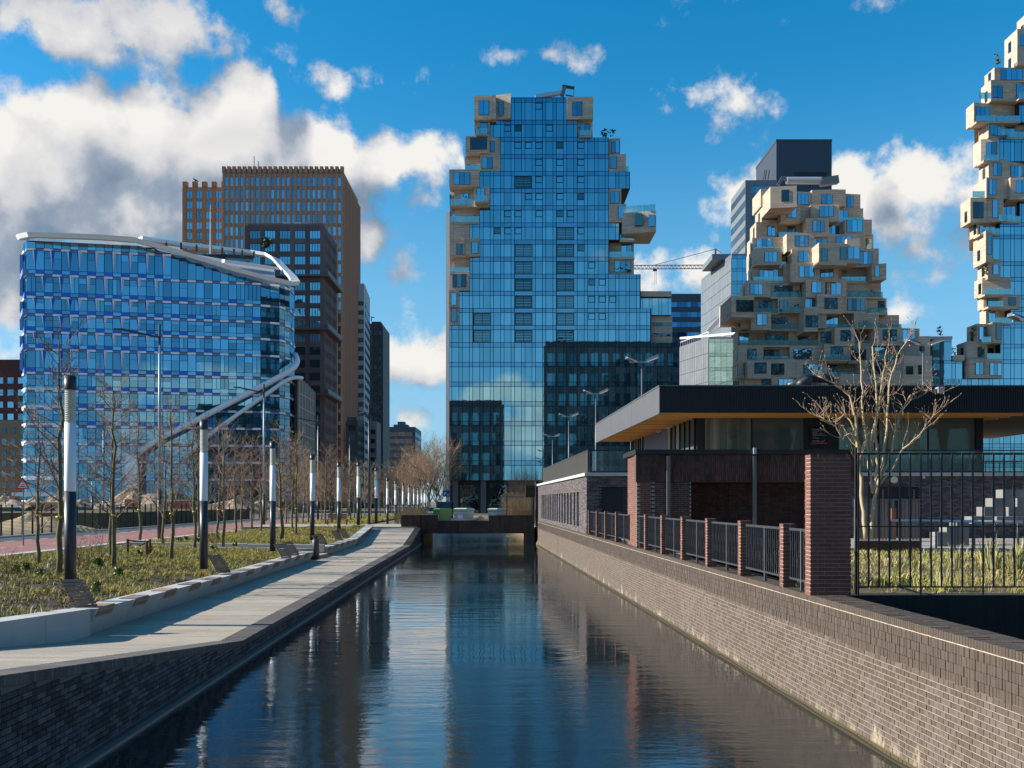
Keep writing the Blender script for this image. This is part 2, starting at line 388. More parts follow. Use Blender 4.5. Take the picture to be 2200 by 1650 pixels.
# ---------------------------------------------------------------- facade builders
def facade(root, p0, p1, rows, cw, pane, span=None, pier=None, pier_w=0., pier_d=0., span_d=0., gap=.07, inset=0., skip=None, name='window', cols=None, frame=None, mull=0):
    """rows: (z0, z1, 'w'|'s') ; cw: widths that repeat along the wall; builds panes, spandrels and piers on the line p0 -> p1"""
    p0 = Vector(p0[:2]); p1 = Vector(p1[:2]); L = (p1 - p0).length; tt = (p1 - p0) / L; nn = Vector((tt.y, -tt.x)); rz = math.atan2(tt.y, tt.x)
    s = 0.; i = 0; cells = []
    tot = sum(cw); reps = max(1, round(L / tot)); k = L / (reps * tot)
    for _ in range(reps):
        for w in cw: cells.append((s, s + w * k)); s += w * k
    for j, (a, b) in enumerate(cells):
        for r, (z0, z1, kind) in enumerate(rows):
            if skip and skip(a, b, z0, z1, p0 + tt * ((a + b) / 2)): continue
            c = p0 + tt * ((a + b) / 2)
            if kind == 'w':
                q = c + nn * (.02 - inset)
                PC.add(root, name, pane, (q.x, q.y, (z0 + z1) / 2), (b - a - gap - pier_w, .08, z1 - z0 - gap), rz)
                if mull:
                    for u in range(1, mull):
                        q2 = p0 + tt * (a + pier_w / 2 + (b - a - pier_w) * u / mull) + nn * (.08 - inset)
                        PC.add(root, 'mullion', frame or m_core, (q2.x, q2.y, (z0 + z1) / 2), (.09, .08, z1 - z0 - gap), rz)
            elif span:
                q = c + nn * (.02 + span_d / 2)
                PC.add(root, 'spandrel', span, (q.x, q.y, (z0 + z1) / 2), (b - a - (gap if not pier_w else -.002), .08 + span_d, z1 - z0 - (gap if not span_d else 0)), rz)
    if pier:
        zz0 = min(r[0] for r in rows); zz1 = max(r[1] for r in rows)
        edges = [c[0] for c in cells] + [L]
        for e in edges:
            q = p0 + tt * e + nn * (pier_d / 2)
            PC.add(root, 'pier', pier, (q.x, q.y, (zz0 + zz1) / 2), (pier_w, .1 + pier_d, zz1 - zz0 + .01), rz)
def floors(z0, z1, fh, wh, first='s'):
    out = []; n = max(1, round((z1 - z0) / fh)); fh = (z1 - z0) / n; wh = wh * fh
    for i in range(n):
        a = z1 - i * fh
        out += [(a - (fh - wh), a, 's'), (a - fh, a - (fh - wh), 'w')]
    return out
# ================================================================ BUILDINGS
m_stone = M('travertine', (.62, .475, .355), .75, 0, .12, .6, col2=(.47, .36, .275), c2scale=.35, c2amt=.5, stretch=(1, 1, 4.), bump=.3)
def stone_courses(m):
    """thin dark joints of the stone slabs, 0.42 m courses (too small to see one by one from here)"""
    nt = m.node_tree; t = NT(nt); b = [n for n in nt.nodes if n.type == 'BSDF_PRINCIPLED'][0]
    old = b.inputs['Base Color'].links[0].from_socket
    g = t.n('NewGeometry'); sp = t.n('SeparateXYZ'); t.l(g.outputs['Position'], sp.inputs[0])
    u = t.m('ADD', sp.outputs[0], sp.outputs[1]); cb = t.n('CombineXYZ'); t.l(u, cb.inputs[0]); t.l(sp.outputs[2], cb.inputs[1])
    br = t.n('TexBrick'); br.offset = .37; t.l(cb.outputs[0], br.inputs['Vector']); br.inputs['Scale'].default_value = 1
    br.inputs['Brick Width'].default_value = 2.3; br.inputs['Row Height'].default_value = .42; br.inputs['Mortar Size'].default_value = .022; br.inputs['Mortar Smooth'].default_value = .3
    br.inputs['Color1'].default_value = (1, 1, 1, 1); br.inputs['Color2'].default_value = (.76, .78, .8, 1); br.inputs['Mortar'].default_value = (.45, .42, .4, 1); br.inputs['Bias'].default_value = -.1
    t.l(t.mix(1., old, br.outputs[0], 'MULTIPLY'), b.inputs['Base Color'])
stone_courses(m_stone)
m_frame = M('window_frame_bronze', (.09, .07, .055), .5)

def plant(MBl, c, r, h, rng, n=26):
    for _ in range(n):
        a = rng.uniform(0, 6.28); q = r * rng.uniform(.1, 1) ; z = h * rng.uniform(.2, 1)
        p = Vector((c[0] + math.cos(a) * q * .8, c[1] + math.sin(a) * q * .8, c[2] + z)); s = r * .35
        u = Vector((rng.uniform(-1, 1), rng.uniform(-1, 1), rng.uniform(-1, 1))).normalized() * s; v = Vector((rng.uniform(-1, 1), rng.uniform(-1, 1), rng.uniform(-.2, 1))).normalized() * s
        MBl.add([p - u, p + v, p + u, p - v * .6], [(0, 1, 2, 3)])
m_leaf = M('terrace_leaf', (.07, .085, .035), .7, var=.5, scale=8)

def stone_floor(root, xa, xb, yf, yb, z0, z1, rng, wmin=3.2, wmax=6.5, prot=(0, 0, .9, 1.8, 2.6), terr=.3, lmark=False, winp=.9, top=0.):
    """one storey of skewed stone volumes between xa and xb, each with its window; some set back as a terrace with a glass rail"""
    h = z1 - z0; x = xa; last = 0
    blocks = []
    while x < xb - .01:
        w = rng.uniform(wmin, wmax)
        if xb - x - w < wmin * .6: w = xb - x
        blocks.append((x, x + w)); x += w
    for i, (a, b) in enumerate(blocks):
        w = b - a
        setback = rng.random() < terr and w > 2.6
        p = rng.choice(prot); 
        if setback:
            p = -rng.uniform(.6, 2.2)
        sk = rng.uniform(-.9, .9) if w > 2 else 0
        y0 = yf - p; y1 = yf - p - sk
        up = rng.choice((0, 0, .35, .9)) + top
        dn = rng.choice((0, 0, 0, .4))
        zb = z0 - dn + rng.uniform(-.012, .012); zt = z1 + up * .5 + rng.uniform(-.012, .012)
        if setback: zb, zt = z0 + .01, z1 - .01
        e = rng.uniform(.004, .02)
        o = MB().prism([(a - e, y0), (b + e, y1), (b + e, yb), (a - e, yb)], zb, zt).build('stone_block', m_stone, root)
        rz = math.atan2(y1 - y0, w); nx, ny = math.sin(rz), -math.cos(rz)
        if rng.random() < winp:
            ww = w * rng.uniform(.3, .72); wh = h * rng.choice((.62, .68, .74)); off = rng.uniform(-.5, .5) * (w - ww) * .8
            if w < 1.8: ww = w * .55; off = 0
            cx = (a + b) / 2 + off; cy = (y0 + y1) / 2 + off * (y1 - y0) / w; cz = z0 + .12 * h + wh / 2 + rng.uniform(0, .1) * h
            mat = m_win if rng.random() < .82 else m_windark
            window_unit(root, m_frame, mat, (cx + nx * .02, cy + ny * .02, cz), ww, wh, rz, max(1, round(ww / .95)))
        if setback or rng.random() < .14:
            yy = (yf if setback else min(y0, y1) - 1.1)
            if setback: MB().box(a + .01, b - .01, yf - .05, yf + 2.4, z0 - .24, z0 + .1).build('terrace_slab', m_stone, root)
            else: MB().box(a + .3, b - .3, yy, min(y0, y1) + 1.2, z0 - .16, z0 + .04).build('terrace_slab', m_stone, root)
            aa, bb = (a + .05, b - .05) if setback else (a + .35, b - .35)
            nr = max(1, round((bb - aa) / 2.2))
            for k in range(nr): PC.box(root, 'balcony_rail', m_rail, aa + (bb - aa) * k / nr + .03, aa + (bb - aa) * (k + 1) / nr - .03, yy - .06, yy - .02, z0 + .1, z0 + 1.15)
            if rng.random() < .7:
                q = MB(); plant(q, (rng.uniform(aa, bb), yy + .5, z0 + .1), rng.uniform(.4, .8), rng.uniform(.8, 1.7), rng); q.build('terrace_plant', m_leaf, root)
    # left flank window
    a = blocks[0][0]
    if rng.random() < .7 and yb - yf > 3:
        PC.box(root, 'window', m_windark, a - .09, a + .02, yf + 1.2, yf + 2.2, z0 + .5, z0 + 2.5)
        if yb - yf > 8: PC.box(root, 'window', m_win, a - .09, a + .02, yf + 4, yf + 6.2, z0 + .4, z0 + 2.6)

def glass_front(root, xl, xr, y, z0, z1, cw=(.63, 1.3), x_ref=0., sp=.8, skip=None, rowfac=None):
    g = .05
    """tower curtain wall storey: narrow and wide panes on a grid anchored at x_ref"""
    per = sum(cw); i = math.floor((xl - x_ref) / per); x = x_ref + i * per
    while x < xr:
        s = x
        for w in cw:
            a, b = max(s, xl), min(s + w, xr)
            if b - a > .25 and not (skip and skip((a + b) / 2)):
                PC.box(root, 'glass_panel', m_glass, a + g, b - g, y - .04, y + .04, z0 + g, z1 - sp - g)
                PC.box(root, 'spandrel_panel', m_glassdark, a + g, b - g, y - .04, y + .04, z1 - sp + g, z1 - g)
            s += w
        x += per

# ---------------------------------------------------------------- the glass and stone tower in the middle
def middle_tower():
    d = 172.; rng = random.Random(5)
    root = empty('apartment_tower', (X(1180, d), d + 12, 1.2), 'tall blue glass tower with jagged stone shoulders at the end of the canal', 'tower')
    c3x = lambda v: X(940 + v / 3.511, d)
    g0 = 258.3; fh = 36.75
    fl = [(210.7, 258.3, c3x(553), c3x(975), c3x(277), c3x(1172))]
    gx = [(395, 1055, 280, 1172), (475, 1292, 212, 1378), (475, 1292, 205, 1420), (318, 1452, 92, 0), (395, 1292, 92, 1385), (318, 1292, 92, 1420), (243, 1375, 92, 1490), (320, 1295, 92, 1490), (243, 1295, 92, 1488), (243, 1532, 92, 0)]
    for k, (a, b, l, r) in enumerate(gx): fl.append((g0 + fh * k, g0 + fh * (k + 1), c3x(a), c3x(b), c3x(l), c3x(r) if r else 0))
    c4x = lambda v: X(940 + v / 3.113, d)
    fl.append((g0 + fh * 10, g0 + fh * 11, c4x(145), c4x(1360), c4x(80), 0))
    fl.append((g0 + fh * 11, g0 + fh * 12, c4x(145), c4x(1430), c4x(80), 0))
    fl.append((g0 + fh * 12, g0 + fh * 13, c4x(78), c4x(1430), 0, 0))
    y = g0 + fh * 13; nlow = 7
    for k in range(nlow): fl.append((y + 42.3 * k, y + 42.3 * (k + 1), c4x(78), c4x(1575), 0, 0))
    ref = c3x(555)
    sq = {-1: [763], 0: [527, 607, 843], 1: [607, 687, 765, 923, 1082], 2: [765, 923, 1082], 3: [765, 923, 1082], 4: [687, 767, 925, 1083], 5: [530, 609, 768, 925, 1003],
          6: [451, 531, 610, 1083], 7: [1084], 8: [1164], 9: [1164, 1243], 10: [1164, 1243, 1322], 11: [1164, 1243]}
    logg = {3: [647], 6: [965], 7: [650, 965], 8: [650, 965], 9: [650, 965], 10: [650, 965], 11: [338, 650, 965], 12: [338, 650, 965]}
    for i, (ya, yb, gl, gr, sl, sr) in enumerate(fl):
        z1, z0 = Z(ya, d), Z(yb, d); k = i - 1
        if i == 0: z0 = Z(258.3, d)
        depth = 24
        MB().box(gl, gr, d + .05, d + depth, z0, z1 + (.0 if i else .15)).build('storey', m_core, root)
        cells = [c3x(v) for v in logg.get(k, [])]
        skipf = lambda x, cells=cells: any(abs(x - c) < 1.65 for c in cells)
        glass_front(root, gl, gr, d, z0, z1, x_ref=ref, sp=.8 if i < 14 else .85, skip=skipf)
        for c in cells:    # open loggias: dark, with thin cross bars and a glass rail
            for (a, b, q, w) in ((c - 1.62, c - 1.5, z0, z1 - .8), (c + 1.5, c + 1.62, z0, z1 - .8), (c - 1.5, c + 1.5, z1 - .92, z1 - .8), (c - 1.5, c + 1.5, z0, z0 + .1)):
                PC.box(root, 'loggia_frame', m_blackmetal, a, b, d - .08, d + .06, q, w)
            PC.box(root, 'loggia_glass', m_windark, c - 1.5, c + 1.5, d + .02, d + .08, z0 + .1, z1 - .95)
            for zz in (.55, 1.05, 1.5): PC.box(root, 'loggia_bar', m_glass, c - 1.45, c + 1.3, d - .05, d - .01, z0 + zz, z0 + zz + .09)
            PC.box(root, 'loggia_bar', m_blackmetal, c - .04, c + .04, d - .07, d + .0, z0 + .1, z1 - .95)
            PC.box(root, 'spandrel_panel', m_glassdark, c - 1.6, c + 1.6, d - .04, d + .04, z1 - .76, z1 - .04)
        for v in sq.get(k, []):   # small opened casements with a thick frame
            c = c3x(v); zc = z1 - .82 - .68
            for (a, b, q, w) in ((c - .64, c - .54, -.6, .6), (c + .54, c + .64, -.6, .6), (c - .54, c + .54, .5, .6), (c - .54, c + .54, -.6, -.5)):
                PC.box(root, 'casement_frame', m_core, a, b, d - .12, d - .05, zc + q, zc + w)
            if rng.random() < .25: PC.box(root, 'casement', m_windark, c - .54, c + .54, d - .08, d - .045, zc - .5, zc + .5)
        if sl and sl < gl: MB().box(sl + .9, gl - .03, d + .9, d + 13, z0, z1).build('storey', m_stone, root)
        if sr and sr > gr: MB().box(gr + .03, sr - .6, d + 1.9, d + 13, z0, z1).build('storey', m_stone, root)
        if sl and sl < gl:
            n = 0
            stone_floor(root, sl, gl - .02, d - .3, d + 14, z0, z1, rng, 2.4, 4.6, prot=(0, .3, .8), terr=.4)
        if sr and sr > gr: stone_floor(root, gr + .02, sr, d + .6, d + 14, z0, z1, rng, 2.2, 4.6, prot=(0, .5, 1.), terr=.35)
        if not sr and i in (4, 11): 
            nr = 5; x0, x1 = (c3x(1215), c3x(1445)) if i == 4 else (c3x(1430), c3x(1525))
            for q in range(nr): PC.box(root, 'balcony_rail', m_rail, x0 + (x1 - x0) * q / nr + .03, x0 + (x1 - x0) * (q + 1) / nr - .03, d + .3, d + .35, z1, z1 + 1.1)
    # the block that juts out on the right
    MB().prism([(c3x(1390), d - .6), (c3x(1635), d - 2.2), (c3x(1635), d + 6), (c3x(1390), d + 6)], Z(505, d), Z(460, d)).build('stone_block', m_stone, root)
    PC.box(root, 'window', m_windark, c3x(1482), c3x(1535), d - 2.1, d - 1.0, Z(491, d), Z(465.5, d), -.115)
    PC.box(root, 'window', m_win, c3x(1578), c3x(1624), d - 2.35, d - 2.0, Z(494, d), Z(469, d), -.115)
    for q in range(5): PC.box(root, 'balcony_rail', m_rail, c3x(1400) + q * 1.14, c3x(1400) + q * 1.14 + 1.1, d - .75 - q * .3, d - .7 - q * .3, Z(460, d), Z(460, d) + 1.2)
    for px, w in ((1300, 1), (1318, .8)):
        q = MB(); plant(q, (X(px, d), d + 2, Z(288, d)), w, 1.6, rng); q.build('terrace_plant', m_leaf, root)
    # rear slab edge at the far left, right hand extension
    MB().prism([(X(955.5, d), d + 3), (X(965, d), d + 2.6), (X(965, d), d + 20), (X(957, d), d + 20)], 1.2, Z(445, d)).build('rear_wing', M('slate_cladding', (.1, .11, .13), .5), root)
    xe0, xe1 = c4x(1430), c4x(1570)
    za, zb = Z(624.5, d), Z(675, d)
    MB().box(xe0 - 3.6, xe1, d + 1.0, d + 22, zb, za).build('corner_wing', m_core, root)
    facade(root, (xe0 - 3.3, d + .98), (xe1, d + .98), [(zb, za - 1.2, 'w')], (1.3, .63), m_glass, gap=.07)
    MB().box(xe0 - 3.6, xe1, d + .8, d + 3, za - .9, za + .1).build('parapet', m_stone, root)
    MB().box(c4x(1432), c4x(1580), d + 1.6, d + 10, Z(734, d), Z(676, d)).build('stone_block', m_stone, root)
    facade(root, (c4x(1445), d + 1.55), (c4x(1578), d + 1.55), [(Z(697, d), Z(690, d), 'w'), (Z(720, d), Z(712, d), 'w')], (2., 2.), m_windark)
    # boxy black entrance storey
    zt, zbm = Z(y + 42.3 * nlow, d), .6
    MB().box(c4x(78), c4x(1430), d + 2.2, d + 24, zbm, zt).build('entrance_storey', M('dark_plinth', (.012, .018, .026), .4), root)
    for v in range(9):
        x = c4x(100) + v * 5.2
        PC.box(root, 'column', M('plinth_pier', (.09, .1, .11), .5), x, x + 1.0, d + .3, d + 1.3, zbm, zt)
        PC.box(root, 'shop_window', m_windark, x + 1.3, x + 4.8, d + 2.08, d + 2.15, zbm + .2, zt - .8)
    # roof crane for the window cleaners
    cr = empty('roof_crane', W(1210, 210, d + 6), 'window-cleaning crane with folded boom on the roof of the tall middle tower', 'roof crane')
    MB().bar(W(1150, 209, d + 6), W(1208, 199, d + 6), .9, .7).build('boom', m_lightmetal, cr)
    MB().bar(W(1208, 206, d + 6), W(1213, 188, d + 6), 1.0, .7).build('mast', m_greymetal, cr)
    MB().bar(W(1209, 185, d + 6), W(1234, 189.5, d + 6), .45).bar(W(1212, 190, d + 6), W(1209, 184, d + 6), .5).build('jib', m_darkmetal, cr)
    MB().bar(W(1215, 204, d + 6), W(1231, 207, d + 6), .2).bar(W(1233, 190, d + 6), W(1233, 213, d + 6), .1).build('rig', m_darkmetal, cr)
    MB().box(X(1125, d), X(1150, d), d + 5, d + 8, Z(211, d), Z(209, d)).build('track', m_lightmetal, cr)
middle_tower()

# ---------------------------------------------------------------- the stone tower right of it
def stone_tower():
    d = 190.; rng = random.Random(11)
    root = empty('apartment_tower', (X(1750, d), d + 12, 1.2), 'beige stone-clad tower of stacked jutting flats above the black pavilion roof', 'tower')
    cx = lambda v: X(1440 + v / 2.895, d); cz = lambda v: Z(280 + v / 2.895, d)
    E = [(348, 440, 588, 1243), (440, 540, 600, 1253), (540, 640, 560, 1272), (640, 740, 535, 1290), (740, 840, 525, 1308), (840, 940, 522, 1323), (940, 1040, 472, 1323),
         (1040, 1140, 462, 1352), (1140, 1240, 440, 1440), (1240, 1340, 428, 1545), (1340, 1440, 425, 1545), (1440, 1540, 428, 1560), (1540, 1640, 465, 1560), (1640, 1740, 465, 1560)]
    for i, (a, b, l, r) in enumerate(E):
        back = max(0, (6 - i)) * .8
        z1, z0 = cz(a), cz(b)
        MB().prism([(cx(l) + 1.2, d + 3 + back), (cx(r) - .8, d + 3 + back), (cx(r) - .8, d + 22), (cx(l) * (d + 22) / d, d + 22)], z0, z1).build('storey', m_stone, root)
        lo = cx(l); hi = cx(r)
        stone_floor(root, lo, hi, d + back, d + 5 + back, z0, z1, rng, 3.6, 7.2, prot=(0, 0, .5, 1., 1.7), terr=.36 if i else .0, top=.2 if i == 0 else 0.)
        # second, jutting layer of boxes
        for _ in range(1 + i % 2):
            w = rng.uniform(3.5, 6); x = rng.uniform(lo + .5, hi - w - .5); p = rng.uniform(1.8, 2.7); sk = rng.uniform(-.9, .9)
            if rng.random() < .75:
                MB().prism([(x, d + back - p), (x + w, d + back - p - sk), (x + w, d + back + 1), (x, d + back + 1)], z0 - .45, z1 - .2 + rng.uniform(0, .5)).build('stone_block', m_stone, root)
                rz = math.atan2(-sk, w); nn = 3 if w > 4.4 else 2; ww = w * .5
                xx = x + w * .55
                window_unit(root, m_frame, m_win, (xx, d + back - p - sk * .55 - .02, (z0 + z1) / 2), ww, (z1 - z0) * .66, rz, nn)
    # the large box in mid air and the one at the left
    def box(l, r, a, b, p, sk, wins):
        x0, x1 = cx(l), cx(r)
        MB().prism([(x0, d - p), (x1, d - p - sk), (x1, d + 6), (x0, d + 6)], cz(b), cz(a)).build('stone_block', m_stone, root)
        rz = math.atan2(-sk, x1 - x0)
        for (wl, wr, wa, wb, mt) in wins:
            nn = max(1, round((wr - wl) / 38)); xx = (cx(wl) + cx(wr)) / 2; yy = d - p - sk * (xx - x0) / (x1 - x0)
            window_unit(root, m_frame, mt, (xx, yy - .02, (cz(wa) + cz(wb)) / 2), cx(wr) - cx(wl) - .1, cz(wa) - cz(wb), rz, nn)
    box(872, 1050, 742, 875, 5.2, -.8, [(884, 928, 778, 850, m_windark), (1006, 1048, 765, 838, m_windark)])
    box(1050.5, 1128, 712, 862, 4.4, .3, [(1054, 1126, 765, 836, m_win)])
    box(345, 486, 1062, 1192, 5.0, -.5, [(374, 484, 1088, 1158, m_windark)])
    box(600, 755, 378, 510, 2.6, .8, [(664, 710, 402, 470, m_windark)])
    box(790, 872, 1128, 1278, 4.6, .2, [(796, 870, 1180, 1250, m_win)])
    # roof machinery
    mc = empty('roof_machine', W(1715, 395, d + 8), 'pale cleaning rig lying along the roof of the beige stone tower', 'roof machine')
    MB().tube([W(1690, 388, d + 8), W(1765, 388, d + 8)], .75, 10).build('arm', m_lightmetal, mc)
    MB().bar(W(1762, 392, d + 8), W(1800, 386, d + 8), 1.4, 1.6).build('carriage', m_greymetal, mc)
    MB().bar(W(1672, 398, d + 8), W(1682, 381, d + 8), .7).bar(W(1682, 381, d + 8), W(1692, 388, d + 8), .6).build('jib', m_greymetal, mc)
    MB().box(X(1813, d), X(1826, d), d + 7, d + 9, Z(397, d), Z(382, d)).build('vent_box', m_greymetal, mc)
    return root
stone_tower()

# ---------------------------------------------------------------- the tallest tower at the right edge, the low link beside it
def right_tower():
    d = 178.; rng = random.Random(23)
    root = empty('apartment_tower', (X(2220, d), d + 12, 1.2), 'tallest stone and glass tower, cut by the right edge of the view', 'tower')
    cx = lambda v: X(1900 + v / 2.09, d); cz = lambda v: Z(60 + v / 2.09, d)
    hi = X(2420, d)
    E = [(-60, 30, 640, 0), (30, 105, 583, 0), (105, 180, 583, 0), (180, 245, 492, 0), (245, 330, 476, 0), (330, 425, 407, 605), (425, 495, 465, 0), (495, 600, 440, 512), (600, 680, 466, 0), (680, 770, 445, 0), (770, 875, 382, 607),
         (875, 930, 423, 515), (930, 1050, 440, 470), (1050, 1120, 460, 518), (1120, 1200, 445, 565), (1200, 1255, 460, 605), (1255, 1330, 470, 565), (1330, 1420, 410, 520), (1420, 1490, 365, 520), (1490, 1575, 365, 522)]
    for i, (a, b, l, g) in enumerate(E):
        z1, z0 = cz(a), cz(b); lo = cx(l); ge = cx(g) if g else None
        MB().prism([(lo + .9, d + 2.2), (hi, d + 2.2), (hi, d + 20), (lo * (d + 20) / d, d + 20)], z0, z1).build('storey', m_stone, root)
        if g:
            stone_floor(root, lo, ge - .02, d - .4, d + 3.5, z0, z1, rng, 2.4, 5, prot=(0, .3, .9), terr=.35)
            MB().box(ge, hi, d + .05, d + 4, z0, z1).build('storey', m_core, root)
            glass_front(root, ge, hi, d, z0, z1, cw=(.7, 1.35), x_ref=cx(470), sp=.75)
        else:
            stone_floor(root, lo, hi if i > 2 else hi - 8, d - .2, d + 3.5, z0, z1, rng, 3., 6, prot=(0, .3, .9), terr=.4, top=.2 if i < 2 else 0)
    z0, z1 = 1.2, cz(1575)
    MB().box(cx(105), hi, d + .05, d + 16, z0, z1).build('podium', m_core, root)
    zz = z1
    for k in range(7):
        glass_front(root, cx(105), hi, d, zz - (1.35 if k == 0 else 3.7), zz, cw=(.7, 1.35), x_ref=cx(470), sp=.05 if k == 0 else .8); zz -= (1.35 if k == 0 else 3.7)
        if zz < 8: break
    for k in range(14): PC.box(root, 'balcony_rail', m_rail, cx([408, 382, 500, 512, 440][k % 5] + 14 * (k // 5)), cx([408, 382, 500, 512, 440][k % 5] + 14 * (k // 5)) + 1.15, d - 1.2, d - 1.15, cz([330, 770, 875, 492, 930][k % 5]), cz([330, 770, 875, 492, 930][k % 5]) + 1.2)
    for v, zq in ((505, 180), (450, 1120), (395, 1400)):
        q = MB(); plant(q, (cx(v), d - .3, cz(zq)), .8, 2.4, rng, 40); q.build('terrace_plant', m_leaf, root)
    # link block
    r2 = empty('apartment_block', (cx(250), d + 8, 1.2), 'low stone and glass block with a stepped top between the two stone towers', 'apartment block')
    def sb(l, r, a, b, p, wins=()):
        MB().prism([(cx(l), d - p), (cx(r), d - p - .3), (cx(r), d + 8), (cx(l), d + 8)], cz(b), cz(a)).build('stone_block', m_stone, r2)
        for wl, wr, wa, wb in wins: PC.box(r2, 'window', m_windark, cx(wl), cx(wr), d - p - .32, d - p - .12, cz(wb), cz(wa))
    sb(148, 196, 1387, 1490, .6, [(150, 170, 1430, 1455)]); sb(75, 196, 1478, 1610, 1.4, [(82, 112, 1525, 1560), (136, 152, 1520, 1560)]); sb(28, 75, 1540, 1610, .4)
    sb(304, 352, 1472, 1496, .5)
    sb(196.5, 304, 1385, 1398, -.1)
    for (l, r, a, b) in ((197, 303, 1398, 1494), (197, 350, 1494, 1600)):
        MB().box(cx(l), cx(r), d + .05, d + 8, cz(b), cz(a)).build('storey', m_core, r2)
        glass_front(r2, cx(l), cx(r), d, cz(b), cz(a), cw=(.7, 1.55), x_ref=cx(197), sp=.5)
    for v, zq in ((262, 1385), (322, 1472)):
        q = MB(); plant(q, (cx(v), d + 1, cz(zq)), .7, 2.0, rng, 30); q.build('terrace_plant', m_leaf, r2)
    MB().box(X(1840, d), X(1928, d), d + 9, d + 20, 1.2, Z(790, d)).build('podium', m_stone, r2)
right_tower()

# ---------------------------------------------------------------- simple far blocks
def block(name, label, cat, px0, px1, py, d, depth, wall, rows=None, cw=None, pane=None, span=None, pier=None, pier_w=0, pier_d=.25, side=None, z0=1.0, side_wall=None, span_d=.25, mull=0, wh=.6, fh=3.3, skip=None, bay=3., zrow=None, par=1.2, cols=None):
    x0, x1 = X(px0, d), X(px1, d); z1 = Z(py, d)
    root = empty(name, ((x0 + x1) / 2, d + depth / 2, z0), label, cat)
    MB().box(x0, x1, d + .05, d + depth, z0, z1).build('wall', wall, root)
    rr = floors(z0, zrow or (z1 - par), fh, wh)
    if pane: facade(root, (x0, d), (x1, d), rr, cw or (bay,), pane, span, pier, pier_w, pier_d, span_d, skip=skip, mull=mull)
    if side == 'r': facade(root, (x1, d + .06), (x1, d + depth), rr, cw or (bay,), pane, span, pier, pier_w, pier_d, span_d)
    if side == 'l': facade(root, (x0, d + depth), (x0, d + .06), rr, cw or (bay,), pane, span, pier, pier_w, pier_d, span_d)
    return root, x0, x1, z1
m_orange = M('orange_brick', (.50, .20, .075), .8, 0, .15, .8, island=.12, streak=.15)
m_orange2 = M('tan_brick', (.50, .22, .12), .8, 0, .12, .8, island=.1)
m_tancap = M('grey_tan_panel', (.38, .24, .175), .8, 0, .12, .8, island=.08)
m_brown = M('purple_brown_brick', (.13, .088, .083), .85, 0, .3, 2.5, island=.1, col2=(.19, .13, .12), c2scale=5)
r_, x0, x1, z1 = block('office_tower', 'tall orange-brown brick tower with narrow tinted windows and a toothed roof edge', 'tower', 481, 735, 372, 300, 34, m_tancap, cw=(1.63,), pane=m_win, span=m_tancap, pier=m_orange2, pier_w=.72, pier_d=.3, fh=3.92, wh=.7, side='r', span_d=.1, par=.2)
nt = int(round((x1 - x0) / 1.63))
for k in range(nt + 1):
    q = x0 + (x1 - x0) * k / nt
    PC.box(r_, 'roof_tooth', m_orange2, q - .5, q + .5, 299.6, 301., z1, z1 + 2.1)
MB().box(x0, x1, 300.2, 331, z1 - .1, z1 + 1.4).build('parapet', m_tancap, r_)
for px, h in ((546, 3.4), (555, 1.8)): MB().tube([W(px, 358, 305), W(px, 358, 305) + Vector((0, 0, h))], .12, 5).build('antenna', m_darkmetal, r_)
r_, x0, x1, z1 = block('office_tower', 'lower bright orange brick wing left of the toothed brown tower', 'tower', 397, 480, 402, 303, 30, m_tancap, cw=(3.15,), pane=m_win, span=m_tancap, pier=m_orange, pier_w=1.3, pier_d=.35, fh=3.4, wh=.66, mull=2, span_d=.1, par=.2)
for k in range(5): PC.box(r_, 'roof_tooth', m_orange, x0 + 3.15 * k - .6, x0 + 3.15 * k + .9, 302.6, 304, z1, z1 + 1.7)
MB().bar(W(415, 384, 306), W(426, 390, 306), .35).bar(W(419, 393, 306), W(420, 386, 306), .3).build('roof_arm', m_darkmetal, r_)
# purple brown flats
d = 236.
r_, x0, x1, z1 = block('apartment_tower', 'dark purplish brick tower with large gridded windows behind the blue glass office', 'tower', 532, 693, 480, d, 17, m_brown, cw=(3.48,), pane=m_win, span=m_brown, pier=m_brown, pier_w=1.15, pier_d=.3, fh=3.32, wh=.62, mull=4, span_d=.25, par=.6,
    skip=lambda a, b, z0, z1, p: False)
facade(r_, (x1, d + .3), (x1, d + 16.9), floors(1., z1 - .6, 3.32, .5), (1.9,), m_windark, m_brown, m_brown, .9, .3, .25, name='window')
for py in (592, 706, 846):
    z = Z(py, d); MB().box(x0 + 6, x1 + 1.8, d - 1.6, d + 18, z - .45, z).build('ledge', m_brown, r_)
    for k in range(10): PC.box(r_, 'ledge_rail', m_darkmetal, x1 + 1.6, x1 + 1.7, d - 1.4 + k * 1.9, d + .35 + k * 1.9, z, z + 1.1)
for px, s_ in ((611, .8), (620, .5), (635, .8), (652, .6), (662, .5)): MB().box(X(px, d) - s_, X(px, d) + s_, d + 2, d + 4, z1, z1 + s_ * 1.1).build('roof_unit', m_lightmetal, r_)
MB().tube([W(600, 478, d + 3), W(600, 462, d + 3)], .08, 5).build('antenna', m_darkmetal, r_)
q = MB(); plant(q, (X(574, d), d - .5, Z(533, d)), 1.6, 2.4, random.Random(3), 60); q.build('terrace_plant', m_leaf, r_)
